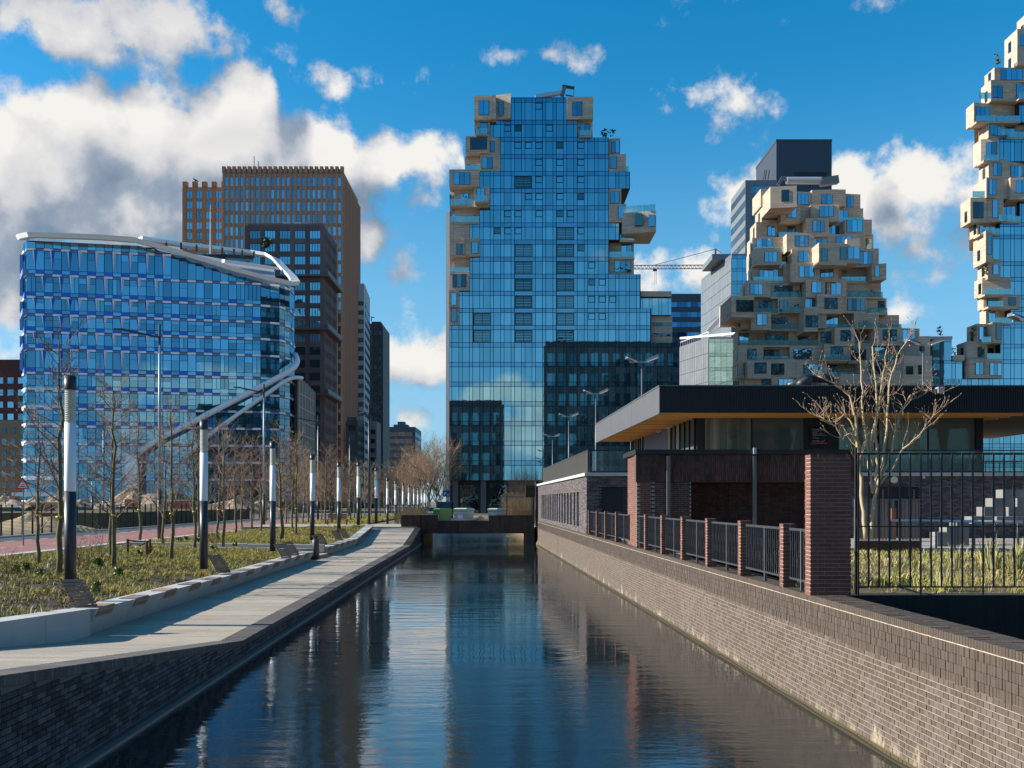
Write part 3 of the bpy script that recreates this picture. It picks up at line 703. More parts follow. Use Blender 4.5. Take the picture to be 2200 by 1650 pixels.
# pale grey and charcoal towers further on
m_pale = M('pale_grey_render', (.5, .48, .46), .85, 0, .08, .5)
d = 330.
r_, x0, x1, z1 = block('apartment_tower', 'slim pale grey tower with white balconies beside the orange-brown one', 'tower', 743, 782, 609, d, 2, m_pale)
MB().prism([(x0, d + 2), (x1, d + 2), (X(793, d + 22), d + 24), (X(760, d), d + 24)], 1, z1 - .02).build('wall', m_pale, r_)
facade(r_, (X(764, d), d), (X(781.5, d), d), floors(1, z1 - 4.6, 3.3, .5), (1.45,), m_win, None, None, .0, 0, 0)
facade(r_, (x1 + .05, d + 1.9), (X(793, d + 22) + .05, d + 23.9), floors(1, z1 - 4.6, 3.3, .5), (2.8, 1.2), m_win, None, None, 1.2, 0, 0)
for k in range(14): PC.box(r_, 'balcony', m_white, x0, x0 + 2.6, d - 1.4, d - .02, 55.5 - k * 3.3 - .5, 55.5 - k * 3.3 + .3)
m_char = M('charcoal_cladding', (.04, .042, .046), .6, 0, .1, 1)
r_, x0, x1, z1 = block('office_tower', 'narrow charcoal tower behind the pale grey one, right edge of the row', 'tower', 792, 821, 695, 360., 22, m_char, cw=(1.9,), pane=m_windark, span=m_char, pier=m_char, pier_w=.8, pier_d=.3, fh=3.4, wh=.55)
MB().box(X(795, 360), X(815, 360), 364, 370, z1, z1 + 1.5).build('roof_unit', m_char, r_)
MB().bar(W(798, 690, 365), W(798, 680, 365), .3).bar(W(798, 681, 365), W(805, 683, 365), .3).build('roof_arm', m_darkmetal, r_)
m_slate = M('slate_brick', (.055, .06, .065), .7)
d = 285.
r_, x0, x1, z1 = block('apartment_block', 'low dark block with white-framed windows at the end of the street', 'apartment block', 746, 766, 896, d, 14, m_slate, cw=(2.4,), pane=m_win, span=m_slate, pier=m_slate, pier_w=.8, pier_d=.1, fh=3.1, wh=.6, side='r', span_d=.1)
r_, x0, x1, z1 = block('apartment_block', 'small grey block at the foot of the charcoal tower', 'apartment block', 794, 809, 905, 300., 10, M('grey_brick', (.2, .19, .185), .8), cw=(1.8,), pane=m_windark, span=None, fh=3.1, wh=.5, pier_w=.7)
d = 450.
m_hazeglass = glassM('hazy_glass', (.35, .5, .62), (.04, .07, .1), .6, island=.2)
m_hazewall = M('hazy_slate', (.06, .085, .11), .6)
r_, x0, x1, z1 = block('office_block', 'broad low blue-grey glass block far down the street', 'office block', 822, 892, 917, d, 30, m_hazewall, cw=(2.6,), pane=m_hazeglass, span=m_hazewall, pier=None, fh=3.4, wh=.62, side='r', span_d=.0)
MB().box(X(842, d), X(873, d), d + 6, d + 14, z1, z1 + 1.6).box(X(851, d), X(866, d), d + 6, d + 12, z1 + 1.6, z1 + 3).build('roof_unit', m_hazewall, r_)
# left edge
m_red = M('dark_red_brick', (.11, .03, .03), .85, 0, .15, 1)
d = 240.
r_, x0, x1, z1 = block('apartment_block', 'dark red brick block over a sandy base at the left edge', 'apartment block', -60, 58, 902, d, 20, M('sandy_brick', (.3, .19, .12), .85, 0, .15, 1), cw=(2.45,), pane=m_windark, fh=2.9, wh=.55, pier_w=1.1, par=.8)
MB().box(x0 + .4, x1 - .3, d + .3, d + 19, z1, Z(772, d)).build('upper_storeys', m_red, r_)
facade(r_, (x0 + .4, d + .25), (x1 - .3, d + .25), floors(z1, Z(798, d), 2.85, .52), (2.45,), m_win, None, None, 1.1, 0, 0)

# right hand offices
m_nav = M('navy_slate_cladding', (.042, .055, .078), .45, .1, .12, .5, stretch=(.3, .3, 3))
m_navl = M('grey_slate_cladding', (.17, .19, .21), .5, .1, .1, .5, stretch=(.3, .3, 3))
d = 300.
root = empty('office_tower', (X(1720, d), d + 15, 1), 'dark windowless navy block rising behind the beige stone tower', 'tower')
MB().box(X(1668, d), X(1787, d), d, d + 25, 1, Z(300, d)).build('main_block', m_nav, root)
MB().box(X(1668, d) - .1, X(1787, d) + .1, d - .1, d + 25.1, Z(300, d) - .6, Z(300, d) + .1).build('roof_edge', m_darkmetal, root)
MB().box(X(1602, d), X(1667.8, d), d + .4, d + 20, 1, Z(386, d)).build('side_block', m_navl, root)
for k in range(24):
    zz = Z(400, d) - k * 4.2
    facade(root, (X(1613, d), d + .38), (X(1664, d), d + .38), [(zz - 2.2, zz, 'w')], (1.4,), m_windark if k % 3 else m_hazeglass)
    facade(root, (X(1602, d), d + 19.9), (X(1602, d), d + .6), [(zz - 2.2, zz, 'w')], (3.3,), m_hazeglass)
for px in (1640, 1644, 1650): MB().tube([W(px, 386, d + 4), W(px + 3, 365, d + 4)], .15, 5).build('antenna', m_darkmetal, root)
PC.box(root, 'louvre', m_core, X(1707, d), X(1776, d), d - .1, d + .02, Z(388, d), Z(370, d))
d = 258.
root = empty('office_tower', (X(1570, d), d + 10, 1), 'silver-grey office block with a blue glass front left of the beige tower', 'office block')
m_grey = M('silver_cladding', (.17, .19, .21), .5, .2, .08, .6)
x0 = X(1572, d); x1 = X(1640, d)
MB().prism([(x0, d + .1), (x1, d + .1), (x1, d + 30), (X(1507, d + 30), d + 30)], 1, Z(545, d)).build('wall', m_grey, root)
facade(root, (x0, d), (x1, d), floors(1, Z(545, d) - .5, 3.5, .72), (1.35,), m_glass, m_glassdark)
facade(root, (X(1507, d + 30), d + 29.9), (x0 - .05, d + .15), floors(1, Z(545, d) - 1., 3.5, .97), (1.6,), M('silver_panel', (.2, .22, .24), .45, .2, .1, .6, island=.08), None, gap=.09, inset=-.02)
MB().box(X(1540, d), X(1640, d), d + 6, d + 20, Z(545, d), Z(533, d)).build('roof_plant', m_navl, root)
d = 215.
root = empty('office_block', (X(1530, d), d + 10, 1), 'low grey and blue glass block with a sloping roof edge of railings', 'office block')
x0 = X(1523, d); x1 = X(1600, d); zt = Z(724, d)
MB().prism([(x0, d + .1), (x1, d + .1), (x1, d + 24), (X(1460, d + 14), d + 14)], 1, [zt, zt, zt, zt]).build('wall', m_grey, root)
facade(root, (x0, d), (x1, d), floors(1, zt - .4, 3.4, .75), (1.35,), m_glass, m_glassdark)
facade(root, (X(1460, d + 14), d + 13.9), (x0 - .05, d + .15), floors(1, zt - .4, 3.4, .97), (1.1,), MATS['silver_panel'], None, gap=.09, inset=-.02)
MB().bar(W(1462, 727, d + 14), W(1586, 716, d + 2), .5).bar((X(1462, d + 14), d + 14, zt + 1.2), (x0, d, zt + 1.2), .12).build('roof_rail', m_white, root)
for k in range(16): PC.box(root, 'rail_post', m_white, *(lambda a: (a - .04, a + .04))(X(1462, d + 14) + (x0 - X(1462, d + 14)) * k / 15), *(lambda a: (a - .04, a + .04))(d + 14 - 14 * k / 15), zt, zt + 1.2)
MB().bar(W(1520, 714, d + 8), W(1556, 674, d + 8), 1.0).build('roof_strut', m_white, root)
d = 330.
block('office_tower', 'dark blue glass slab partly hidden behind the middle tower, under the crane jib', 'office block', 1440, 1506, 631, d, 20, M('dark_blue_cladding', (.02, .045, .08), .4), cw=(2.2, 1.1), pane=glassM('navy_glass', (.08, .25, .45), (.01, .03, .06), .7, island=.5), fh=3.6, wh=.5)
# crane
cr = empty('tower_crane', W(1540, 620, 600), 'red and white building crane with its jib above the dark blue slab', 'crane')
m_cr = M('crane_steel', (.45, .3, .25), .6)
d = 600.
def truss(a, b, w, n, mb):
    a = Vector(a); b = Vector(b); up = Vector((0, 0, w))
    for o in (Vector((0, 0, 0)), up): mb.bar(a + o, b + o, .5)
    for k in range(n): mb.bar(a.lerp(b, k / n), a.lerp(b, (k + .5) / n) + up, .3).bar(a.lerp(b, (k + .5) / n) + up, a.lerp(b, (k + 1) / n), .3)
q = MB(); truss(W(1348, 578, d), W(1545, 577, d), 2.3, 24, q); q.build('jib', m_cr, cr)
q = MB(); truss(W(1538, 700, d), W(1538, 535, d), 0, 1, q); q.bar(W(1536, 700, d), W(1536, 536, d), .5).bar(W(1541, 700, d), W(1538, 533, d), .5); q.build('mast', m_cr, cr)
MB().bar(W(1538, 535, d), W(1400, 571, d), .28).bar(W(1538, 535, d), W(1552, 545, d), .28).build('stay', m_darkmetal, cr)
MB().bar(W(1407, 578, d), W(1407, 610, d), .18).bar(W(1410, 578, d), W(1410, 610, d), .18).box(X(1403, d), X(1411, d), d - 1, d + 1, Z(582, d), Z(578, d)).build('hoist', m_darkmetal, cr)

# ---------------------------------------------------------------- blue glass office on the left
def blue_office():
    rng = random.Random(2)
    root = empty('office_building', (X(340, 190), 200, 1), 'wide blue glass office with a white loop of roof beam and diagonal white tube', 'office building')
    m_bs = M('bright_blue_panel', (.012, .15, .66), .45, 0, .05, 1, island=.06)
    m_bs2 = M('pale_blue_panel', (.1, .24, .6), .45, 0, .05, 1)
    m_wb = M('white_sill', (.86, .87, .9), .5, 0, .05, 1)
    m_tube = M('white_steel_beam', (.8, .8, .8), .45, .1, .06, .6)
    A = Vector((X(58, 180), 180.)); B = Vector((X(560, 188), 188.))
    # plan: A -> B straight, then a curved corner, then back
    C1 = Vector((X(600, 189.5), 189.5)); C2 = Vector((X(622, 193), 193.)); C3 = Vector((X(632, 198), 198.)); C4 = Vector((X(629, 206), 206.))
    A0 = Vector((X(50, 183.5), 183.5)); A1 = Vector((X(52, 200), 200.))
    rows = [514, 532, 587, 635, 672.5, 710, 747, 798, 836, 874, 912, 950, 988, 1026, 1078]
    zs = [Z(v, 180) for v in rows]
    top = zs[0]
    plan = [A1, A0, A, B, C1, C2, C3, C4]
    # the roof slopes down to the right; the body under the last full storey
    low = [(p.x, p.y) for p in plan]
    def ztop(px): return 0
    MB().prism([(p.x, p.y + .12) for p in (A0, A, B, C1, C2, C3)] + [(C4.x - 1, C4.y), (A1.x + 2, 206)], 1.0, zs[2] - .6).build('core', m_core, root)
    # upper part with the sloping roof line (the beam runs down from px 295 to px 632)
    def rz_at(px):   # top of the glass under the beam
        pts = [(50, 512), (170, 516), (295, 520), (380, 545), (470, 572), (560, 592), (632, 606)]
        for (a, ya), (b, yb) in zip(pts, pts[1:]):
            if px <= b: return ya + (yb - ya) * (px - a) / (b - a)
        return 606
    nb = 15
    for k in range(nb):
        u0, u1 = k / nb, (k + 1) / nb
        P = A.lerp(B, u0); Q = A.lerp(B, u1); pm = PX0 + (P.x + Q.x) / 2 / ((P.y + Q.y) / 2) * F
        zt = min(Z(rz_at(pm) + 5, 184), zs[0] - .2)
        if zt > zs[2] - .5: MB().prism([(P.x, P.y + .12), (Q.x, Q.y + .12), (Q.x, Q.y + 17), (P.x, P.y + 17)], zs[2] - .62, zt).build('core', m_core, root)
    def ring(P0, P1, bays, fins, kink):
        tt = (P1 - P0); L = tt.length; tt = tt / L; nn = Vector((tt.y, -tt.x)); rz = math.atan2(tt.y, tt.x)
        for r in range(len(zs) - 1):
            z1, z0 = zs[r], zs[r + 1]
            for k in range(bays):
                a = L * k / bays; b = L * (k + 1) / bays; c = P0 + tt * (a + b) / 2
                px = PX0 + c.x / c.y * F; lim = Z(rz_at(px) + 6, c.y)
                zz1 = min(z1, lim)
                if zz1 - z0 < .5: continue
                fullrow = 2 <= r + 1 and zz1 == z1
                phase = (k + r) % 2
                zhead = zz1 - (.55 if r > 0 else 0.05)
                if r == 0 or zz1 < z1:
                    PC.add(root, 'glass_panel', m_win if r == 0 else m_bluewin, (c.x, c.y, (z0 + zhead) / 2), (b - a - .1, .08, zhead - z0 - .1), rz); continue
                # sill panel at the bottom of the storey (blue in every other bay), white strip at its head in the others
                sill = .75
                drawblue = r < 10 and not (r > 6 and px < 150) and not (px > 470 and rng.random() < .75)
                q = c + nn * .06
                if phase == 0:
                    PC.add(root, 'sill_panel', m_bs if drawblue and px < 420 + 60 * (r % 2) else MATS['bright_blue_panel' if (drawblue and rng.random() < .3) else 'blue_office_glass'], (q.x, q.y, z0 + sill / 2), (b - a - .04, .16, sill), rz)
                    PC.add(root, 'head_strip', M('lilac_strip', (.18, .2, .42), .5), (q.x, q.y, zhead + .25), (b - a - .03, .1, .42), rz)
                else:
                    PC.add(root, 'sill_glass', m_bluewin, (c.x, c.y, z0 + sill / 2), (b - a - .1, .08, sill - .08), rz)
                    q = c + nn * .12
                    PC.add(root, 'white_strip', m_wb, (q.x, q.y, zhead + .28), (b - a + .02, .26, .42), rz)
                if px < 160 and r > 6:   # plain lower left storeys: continuous white band
                    q = c + nn * .15; PC.add(root, 'white_strip', m_wb, (q.x, q.y, z0 + .1), (b - a + .02, .3, .4), rz)
                split = rng.random()
                wz0 = z0 + sill + .05; wz1 = zhead - .02
                mat = m_bluewin
                if split < .45:
                    zm = wz0 + (wz1 - wz0) * .62
                    PC.add(root, 'glass_panel', mat, (c.x, c.y, (wz0 + zm) / 2), (b - a - .12, .08, zm - wz0 - .06), rz)
                    PC.add(root, 'glass_panel', mat, (c.x, c.y, (wz1 + zm) / 2), (b - a - .12, .08, wz1 - zm - .06), rz)
                elif split < .6:
                    for u in (-.25, .25):
                        cc = c + tt * (b - a) * u
                        PC.add(root, 'glass_panel', mat, (cc.x, cc.y, (wz0 + wz1) / 2), ((b - a) / 2 - .09, .08, wz1 - wz0), rz)
                else: PC.add(root, 'glass_panel', mat, (c.x, c.y, (wz0 + wz1) / 2), (b - a - .12, .08, wz1 - wz0), rz)
                if fins and r in range(1, 8) and phase == 1 and k < fins - (r // 2) and r < 7:
                    # a folded fin: white edge, blue reveal, standing out of the wall and tapering downwards
                    e = P0 + tt * (a + .12); zt = zhead + .1; zb = z0 + sill
                    sgn = 1 if k > 4 else -1
                    e2 = P0 + tt * (a + .12 + .22) ; o1 = nn * .8
                    if sgn < 0: e = P0 + tt * (b - .1); e2 = P0 + tt * (b - .34)
                    p1 = (e.x, e.y, zt); p2 = (e.x + o1.x, e.y + o1.y, zt); p3 = (e.x + nn.x * .06, e.y + nn.y * .06, zb)
                    w1 = (e2.x + tt.x * .25 * sgn, e2.y + tt.y * .25 * sgn, zt); w2 = (e2.x + o1.x, e2.y + o1.y, zt)
                    MB().add([p1, p2, p3, (e.x - tt.x * .5 * sgn, e.y - tt.y * .5 * sgn, zt), (e.x - tt.x * .5 * sgn, e.y - tt.y * .5 * sgn, zb)], [(0, 1, 2), (3, 4, 2, 1), (0, 3, 1)]).build('fin_reveal', m_bs, root)
                    MB().add([p2, w2, p3, (e.x + tt.x * .45 * sgn, e.y + tt.y * .45 * sgn, zt)], [(0, 1, 2), (1, 3, 2)]).build('fin_edge', m_wb, root)
    ring(A, B, 28, 17, 0)
    ring(B, C1, 2, 0, 0); ring(C1, C2, 2, 0, 0); ring(C2, C3, 3, 0, 0); ring(A0, A, 2, 0, 0)
    # sawtooth blue hoods on the left end
    for r in range(1, 7):
        z1, z0 = zs[r], zs[r + 1]; w = .9 if r % 2 else .3
        MB().prism([(A0.x - w * .9, A0.y + .4), (A.x - .4, A.y - w), (A.x + .3, A.y), (A0.x, A0.y + 3), (A0.x - w * .6, A0.y + 3)], z0 - .3, z0 + .75).build('end_hood', m_bs2 if r % 2 else m_bs, root)
        MB().bar((A0.x - .25, A0.y, z0 + .7), (A0.x - .25, A0.y, z1 - .5), .6, .6).build('end_fin', m_bs2, root)
    # the white beam: front run, nose, back run
    def P(px, py, dd): return W(px, py, dd)
    def beam(pts, w, h, name='roof_beam'):
        pts = [Vector(p) for p in pts]; mb = MB(); prof = []
        for i, p in enumerate(pts):
            dd = (pts[min(i + 1, len(pts) - 1)] - pts[max(i - 1, 0)]); dd.z = 0; dd.normalize(); s_ = Vector((dd.y, -dd.x, 0)); hh = h[i] if isinstance(h, list) else h
            prof.append([p - s_ * w * .5, p + s_ * w * .55 - Vector((0, 0, hh * .35)), p + s_ * w * .35 - Vector((0, 0, hh)), p - s_ * w * .5 - Vector((0, 0, hh * .8))])
        n = 4; vs = [v for q in prof for v in q]
        fs = [(i * n + k, i * n + (k + 1) % n, (i + 1) * n + (k + 1) % n, (i + 1) * n + k) for i in range(len(pts) - 1) for k in range(n)] + [(3, 2, 1, 0), tuple(len(vs) - 4 + k for k in range(4))]
        mb.add(vs, fs).build(name, m_tube, root)
    beam([P(48, 504, 186), P(52, 500, 181.5), P(68, 497, 178.6), P(130, 499, 178.8), P(210, 502, 180), P(290, 508, 181.5), P(350, 524, 182.5), P(430, 548, 183.8), P(510, 573, 185), P(580, 592, 186), P(622, 602, 187.5), P(634, 600, 190)], 2.2, 1.25)
    beam([P(634, 600, 190), P(628, 590, 196), P(610, 572, 202), P(592, 552, 207), P(575, 544, 209), P(540, 539, 210), P(470, 531, 209), P(400, 523, 207), P(340, 515, 204), P(300, 508, 200)], 1.8, .9)
    beam([P(480, 556, 192), P(530, 562, 196), P(598, 573, 200)], 1.2, .8)
    for k, (px, py) in enumerate(((360, 520), (392, 524), (425, 528), (455, 531), (480, 534), (505, 537), (523, 540), (548, 542))):
        PC.box(root, 'beam_post', m_darkmetal, X(px, 205) - .18, X(px, 205) + .18, 204, 204.4, Z(py + 14, 205), Z(py, 205))
    MB().prism([(X(300, 190), 190), (X(600, 195), 192), (X(590, 205), 204), (X(330, 205), 203)], Z(606, 190), [Z(528, 190), Z(602, 193), Z(578, 205), Z(535, 205)]).build('roof_deck', M('roof_pale', (.3, .34, .38), .7), root)
    facade(root, (X(350, 212), 211.8), (X(545, 212), 212.), [(Z(562, 212), Z(546, 212), 'w')], (3.,), m_windark)
    MB().tube([W(452, 545, 195), W(452, 440, 195)], [.16, .05], 6).build('flagpole', m_white, root)
    # diagonal tubes wrapping the lower right corner
    def tubeline(pts, r): 
        P3 = [W(*p) for p in pts]; out = [P3[0]]
        for i in range(len(P3) - 1):
            for u in (.25, .5, .75, 1.):
                p0, p1, p2, p3 = P3[max(i - 1, 0)], P3[i], P3[i + 1], P3[min(i + 2, len(P3) - 1)]
                out.append(.5 * ((2 * p1) + (-p0 + p2) * u + (2 * p0 - 5 * p1 + 4 * p2 - p3) * u * u + (-p0 + 3 * p1 - 3 * p2 + p3) * u ** 3))
        MB().tube(out, r, 10).build('diagonal_tube', m_tube, root, smooth=True)
    tubeline([(634, 762, 196), (638, 778, 193), (622, 797, 189.5), (575, 823, 187), (500, 862, 185), (400, 914, 183), (330, 950, 181.5), (290, 985, 180.8), (276, 1040, 180.5), (272, 1085, 180.5)], .6)
    tubeline([(648, 812, 197), (622, 814, 189.5), (575, 845, 187), (490, 905, 184.6), (430, 950, 183.5), (400, 985, 183)], .42)
    # lower extension to the right with a steel lattice
    ex = [(X(634, 197), 197.), (X(642, 196), 196.), (X(676, 214), 214.), (X(660, 216), 216.)]
    MB().prism(ex, 1, [Z(808, 197), Z(808, 196), Z(842, 214), Z(842, 214)]).build('side_wing', M('screen_grey', (.2, .2, .19), .6), root)
    e0, e1 = Vector(ex[1]), Vector(ex[2])
    for k in range(7):
        q = e0.lerp(e1, k / 6); PC.add(root, 'lattice_post', M('lattice_tan', (.4, .36, .3), .6), (q.x, q.y - .2, (1 + Z(808 + 34 * k / 6, q.y)) / 2), (.35, .35, Z(808 + 34 * k / 6, q.y) - 1))
    for k in range(9):
        za = 26 - k * 2.9; q0 = MB().bar((e0.x, e0.y - .25, za), (e1.x, e1.y - .25, za), .3).build('lattice_rail', MATS['lattice_tan'], root)
    # entrance canopy
    MB().prism([(X(37, 178), 176), (X(130, 178), 176), (X(130, 178), 180), (X(45, 178), 180)], Z(1066, 178), Z(1058, 178)).build('canopy', m_wb, root)
    MB().bar(W(283, 1080, 179.5), W(283, 975, 179.8), 2.2, .5).build('white_pier', m_wb, root)
blue_office()

# ---------------------------------------------------------------- buildings behind the viewer: they show in the tower's glass
m_dkb = M('dark_brown_brick', (.12, .10, .09), .85)
m_teal = glassM('teal_window', (.34, .5, .5), (.02, .05, .05), .55, wave=.002, island=.5)
def behind(px0, px1, py, yb, label):
    tot = 172 + 172 + yb; x0 = (px0 - PX0) / F * tot; x1 = (px1 - PX0) / F * tot; z1 = H0 + (PY0 - py) / F * tot
    root = empty('office_block', ((x0 + x1) / 2, -yb - 8, 1), label, 'office block')
    MB().box(x0, x1, -yb - 20, -yb - .05, 1, z1).build('wall', m_dkb, root)
    facade(root, (x1, -yb), (x0, -yb), floors(1, z1 - 2, 8.4, .62), (4.6,), m_teal, m_dkb, m_dkb, 1.7, .15, .1)
behind(1172, 1500, 733, 60, 'tall dark brick block behind the viewer, seen only mirrored in the tower glass')
behind(1540, 2050, 560, 60, 'tallest dark block behind the viewer, mirrored in the rounded end of the blue office')
behind(850, 1078, 860, 70, 'lower dark brick block behind the viewer, mirrored in the left of the tower glass')
# ================================================================ GROUND, CANAL, PROMENADE
def XR(y): return 5.28 - .05 * y          # water side face of the right canal wall
def XL(y): return -4.9 - .028 * y         # water side face of the left wall
def XB(y): return -8.3 - .03 * y          # foot of the long concrete seat
def ZC(y):                                # promenade level: ramps down from the near bridge, up again to the far one
    pts = [(-20, 1.95), (3, 1.95), (9.4, 1.44), (18.7, .40), (60, .36), (71, 1.3), (200, 1.3)]
    for (a, za), (b, zb) in zip(pts, pts[1:]):
        if y <= b:
            u = (y - a) / (b - a); return za + (zb - za) * u
    return 1.3
m_ground = M('sandy_ground', (.20, .155, .11), .95, 0, .3, .12, col2=(.09, .085, .045), c2scale=.06, c2amt=.8, bump=.5, bscale=3)
m_asphalt = M('asphalt', (.10, .10, .105), .9, 0, .2, 1.2, bump=.4, bscale=60, col2=(.13, .125, .12), c2scale=.4)
m_redpath = M('red_asphalt', (.27, .115, .10), .9, 0, .12, .8, bump=.4, bscale=60, col2=(.22, .1, .09), c2scale=.5)
m_kerb = M('kerb_concrete', (.46, .45, .43), .85, 0, .15, 2)
m_walk = M('promenade_paving', (.42, .355, .275), .85, 0, .22, 7., island=.08, col2=(.2, .185, .16), c2scale=1.1, c2amt=.45, bump=.7, bscale=60, stretch=(.5, 1, 1))
m_conc = M('pale_concrete', (.47, .46, .44), .8, 0, .10, 1.4, island=.06, col2=(.36, .35, .34), c2scale=2.2, c2amt=.5, bump=.4, bscale=30)
m_soil = M('dark_soil', (.05, .026, .014), .95, 0, .6, 9, bump=1., bscale=22, col2=(.025, .017, .012), c2scale=11, c2amt=.8)
m_grassy = M('dry_grass_ground', (.15, .105, .05), .95, 0, .45, 5, bump=1, bscale=14, col2=(.09, .085, .03), c2scale=1.2, c2amt=.7)

# water
def waterM():
    m = bpy.data.materials.new('canal_water'); m.use_nodes = True; m.node_tree.nodes.clear(); t = NT(m.node_tree)
    g = t.n('NewGeometry'); pos = g.outputs['Position']
    n1 = t.noise(t.v('MULTIPLY', pos, (.26, 1., 1.)), 2.6, 2, .5)           # long slow swell across the canal
    n2 = t.noise(t.v('MULTIPLY', pos, (.6, 1., 1.)), 9., 4, .6)         # cat's paws
    gust = t.mapr(t.noise(t.v('MULTIPLY', pos, (.5, 1., 1.)), .11, 3, .5), .42, .64)
    far = t.n('SeparateXYZ'); t.l(pos, far.inputs[0])
    gust = t.m('MAXIMUM', gust, t.m('MULTIPLY', t.mapr(far.outputs[1], 22., 60.), .3))
    h = t.m('ADD', t.m('MULTIPLY', n1, .0085), t.m('MULTIPLY', t.m('MULTIPLY', n2, .0066), t.m('ADD', t.m('MULTIPLY', gust, .8), .06)))
    bn = t.n('Bump'); bn.inputs['Strength'].default_value = 1; bn.inputs['Distance'].default_value = 1.; t.l(h, bn.inputs['Height'])
    b = t.n('BsdfPrincipled'); b.inputs['Base Color'].default_value = (.010, .016, .017, 1); b.inputs['Roughness'].default_value = .008
    b.inputs['IOR'].default_value = 2.2; b.inputs['Specular IOR Level'].default_value = .75; t.l(bn.outputs[0], b.inputs['Normal'])
    o = t.n('OutputMaterial'); t.l(b.outputs[0], o.inputs[0]); return m
MB().add([(-70, -14, 0), (70, -14, 0), (70, 119, 0), (-70, 119, 0)], [(0, 1, 2, 3)]).build('water', waterM(), kind='structure')

def sheet(name, quads, mat):
    mb = MB()
    for q in quads: mb.add(q, [tuple(range(len(q)))])
    return mb.build(name, mat, kind='structure')
G = .95
def rect(x0, x1, y0, y1, z): return [(x0, y0, z), (x1, y0, z), (x1, y1, z), (x0, y1, z)]
sheet('ground', [rect(-4000, -19.9, -12, 118, G), rect(-4000, 4000, 118, 6000, G), rect(-4000, 4000, -4000, -12, G), rect(60, 4000, -12, 118, G),
                 [(XR(68) + .4, 68, G), (60, 68, G), (60, 118, G), (-.7, 118, G)], [(-19.9, 71, G), (XL(71) - .3, 71, G), (XL(118), 118, G), (-19.9, 118, G)]], m_ground)
MB().prism([(XL(71) - .3, 76), (XL(71), 76), (XL(118), 118), (XL(118) - .3, 118)], -.3, 1.02).build('quay_edge', m_conc, kind='structure')
MB().box(-14, 4, 118, 118.4, -.3, 1.0).build('quay_edge', m_conc, kind='structure')
MB().prism([(XR(68), 68), (XR(68) + .6, 68), (-.1, 118), (-.9, 118)], -.3, [.1, 1.1, 1.1, .1]).build('bank', m_grassy, kind='structure')

# road beside the planting bed
Z1 = G + .004
sheet('road', [rect(-31.2, -28, -12, 190, Z1), rect(-31.2, -19, 190, 192, Z1), rect(-28, -12, 128, 400, Z1 + .004)], m_asphalt)
sheet('bike_path', [rect(-27.85, -21.0, -12, 128, Z1 + .004)], m_redpath)
kb = empty('kerb', (-20.5, 50, G), None); kb['kind'] = 'structure'
for k in range(160): PC.box(kb, 'kerb_stone', m_kerb, -21., -20.35, -10 + k * .8 + .008, -10 + (k + 1) * .8 - .008, G - .2, G + .075)
k2 = empty('kerb', (-31.3, 50, G), None); k2['kind'] = 'structure'
for k in range(160): PC.box(k2, 'kerb_stone', m_kerb, -31.5, -31.2, -10 + k * 1.1 + .01, -10 + (k + 1) * 1.1 - .01, G - .2, G + .1)
lm = empty('road_marking', (-24.4, 50, G), None); lm['kind'] = 'structure'
m_paint = M('road_paint', (.7, .7, .68), .8, 0, .1, 3)
for k in range(70): PC.box(lm, 'dash', m_paint, -24.5, -24.38, 2 + k * 1.7, 2.35 + k * 1.7, Z1 + .004, Z1 + .012)
for k in range(60): PC.box(lm, 'dash', m_paint, -28.1, -27.95, 2 + k * 1.9, 3.1 + k * 1.9, Z1 + .004, Z1 + .012)

# promenade, one long slab field with joints every 0.9 m
wk = empty('promenade', (-7, 20, .4), None); wk['kind'] = 'structure'
ys = [-10 + .92 * k for k in range(90)]
def strip(name, xl, xr, zf, mat, y0, y1, dy=.5, root=None, th=.25, kind=None):
    n = max(1, round((y1 - y0) / dy)); mb = MB(); vs = []
    for i in range(n + 1):
        y = y0 + (y1 - y0) * i / n; vs += [(xl(y), y, zf(y)), (xr(y), y, zf(y)), (xr(y), y, zf(y) - th), (xl(y), y, zf(y) - th)]
    fs = []
    for i in range(n):
        a = i * 4; b = a + 4
        fs += [(a, a + 1, b + 1, b), (a + 1, a + 2, b + 2, b + 1), (a + 2, a + 3, b + 3, b + 2), (a + 3, a, b, b + 3)]
    fs += [(0, 3, 2, 1), (n * 4, n * 4 + 1, n * 4 + 2, n * 4 + 3)]
    mb.add(vs, fs)
    return mb.build(name, mat, root, kind=kind)
for a, b in zip(ys, ys[1:]):
    if a > 69.5: break
    zc = lambda y: ZC(y) - .02
    strip('paving_slab', lambda y: XB(y) - .1, lambda y: XL(y) - .46, zc, m_walk, a + .009, b - .009, .3, wk, .12)
strip('promenade_bed', lambda y: XB(y) - .1, lambda y: XL(y) - .3, lambda y: ZC(y) - .05, m_core, -12, 71, 1., None, 1.5, 'structure')
MB().box(-20.3, XL(72) - .2, 69.8, 76, G - .3, 1.29).build('promenade_landing', m_walk, kind='structure')

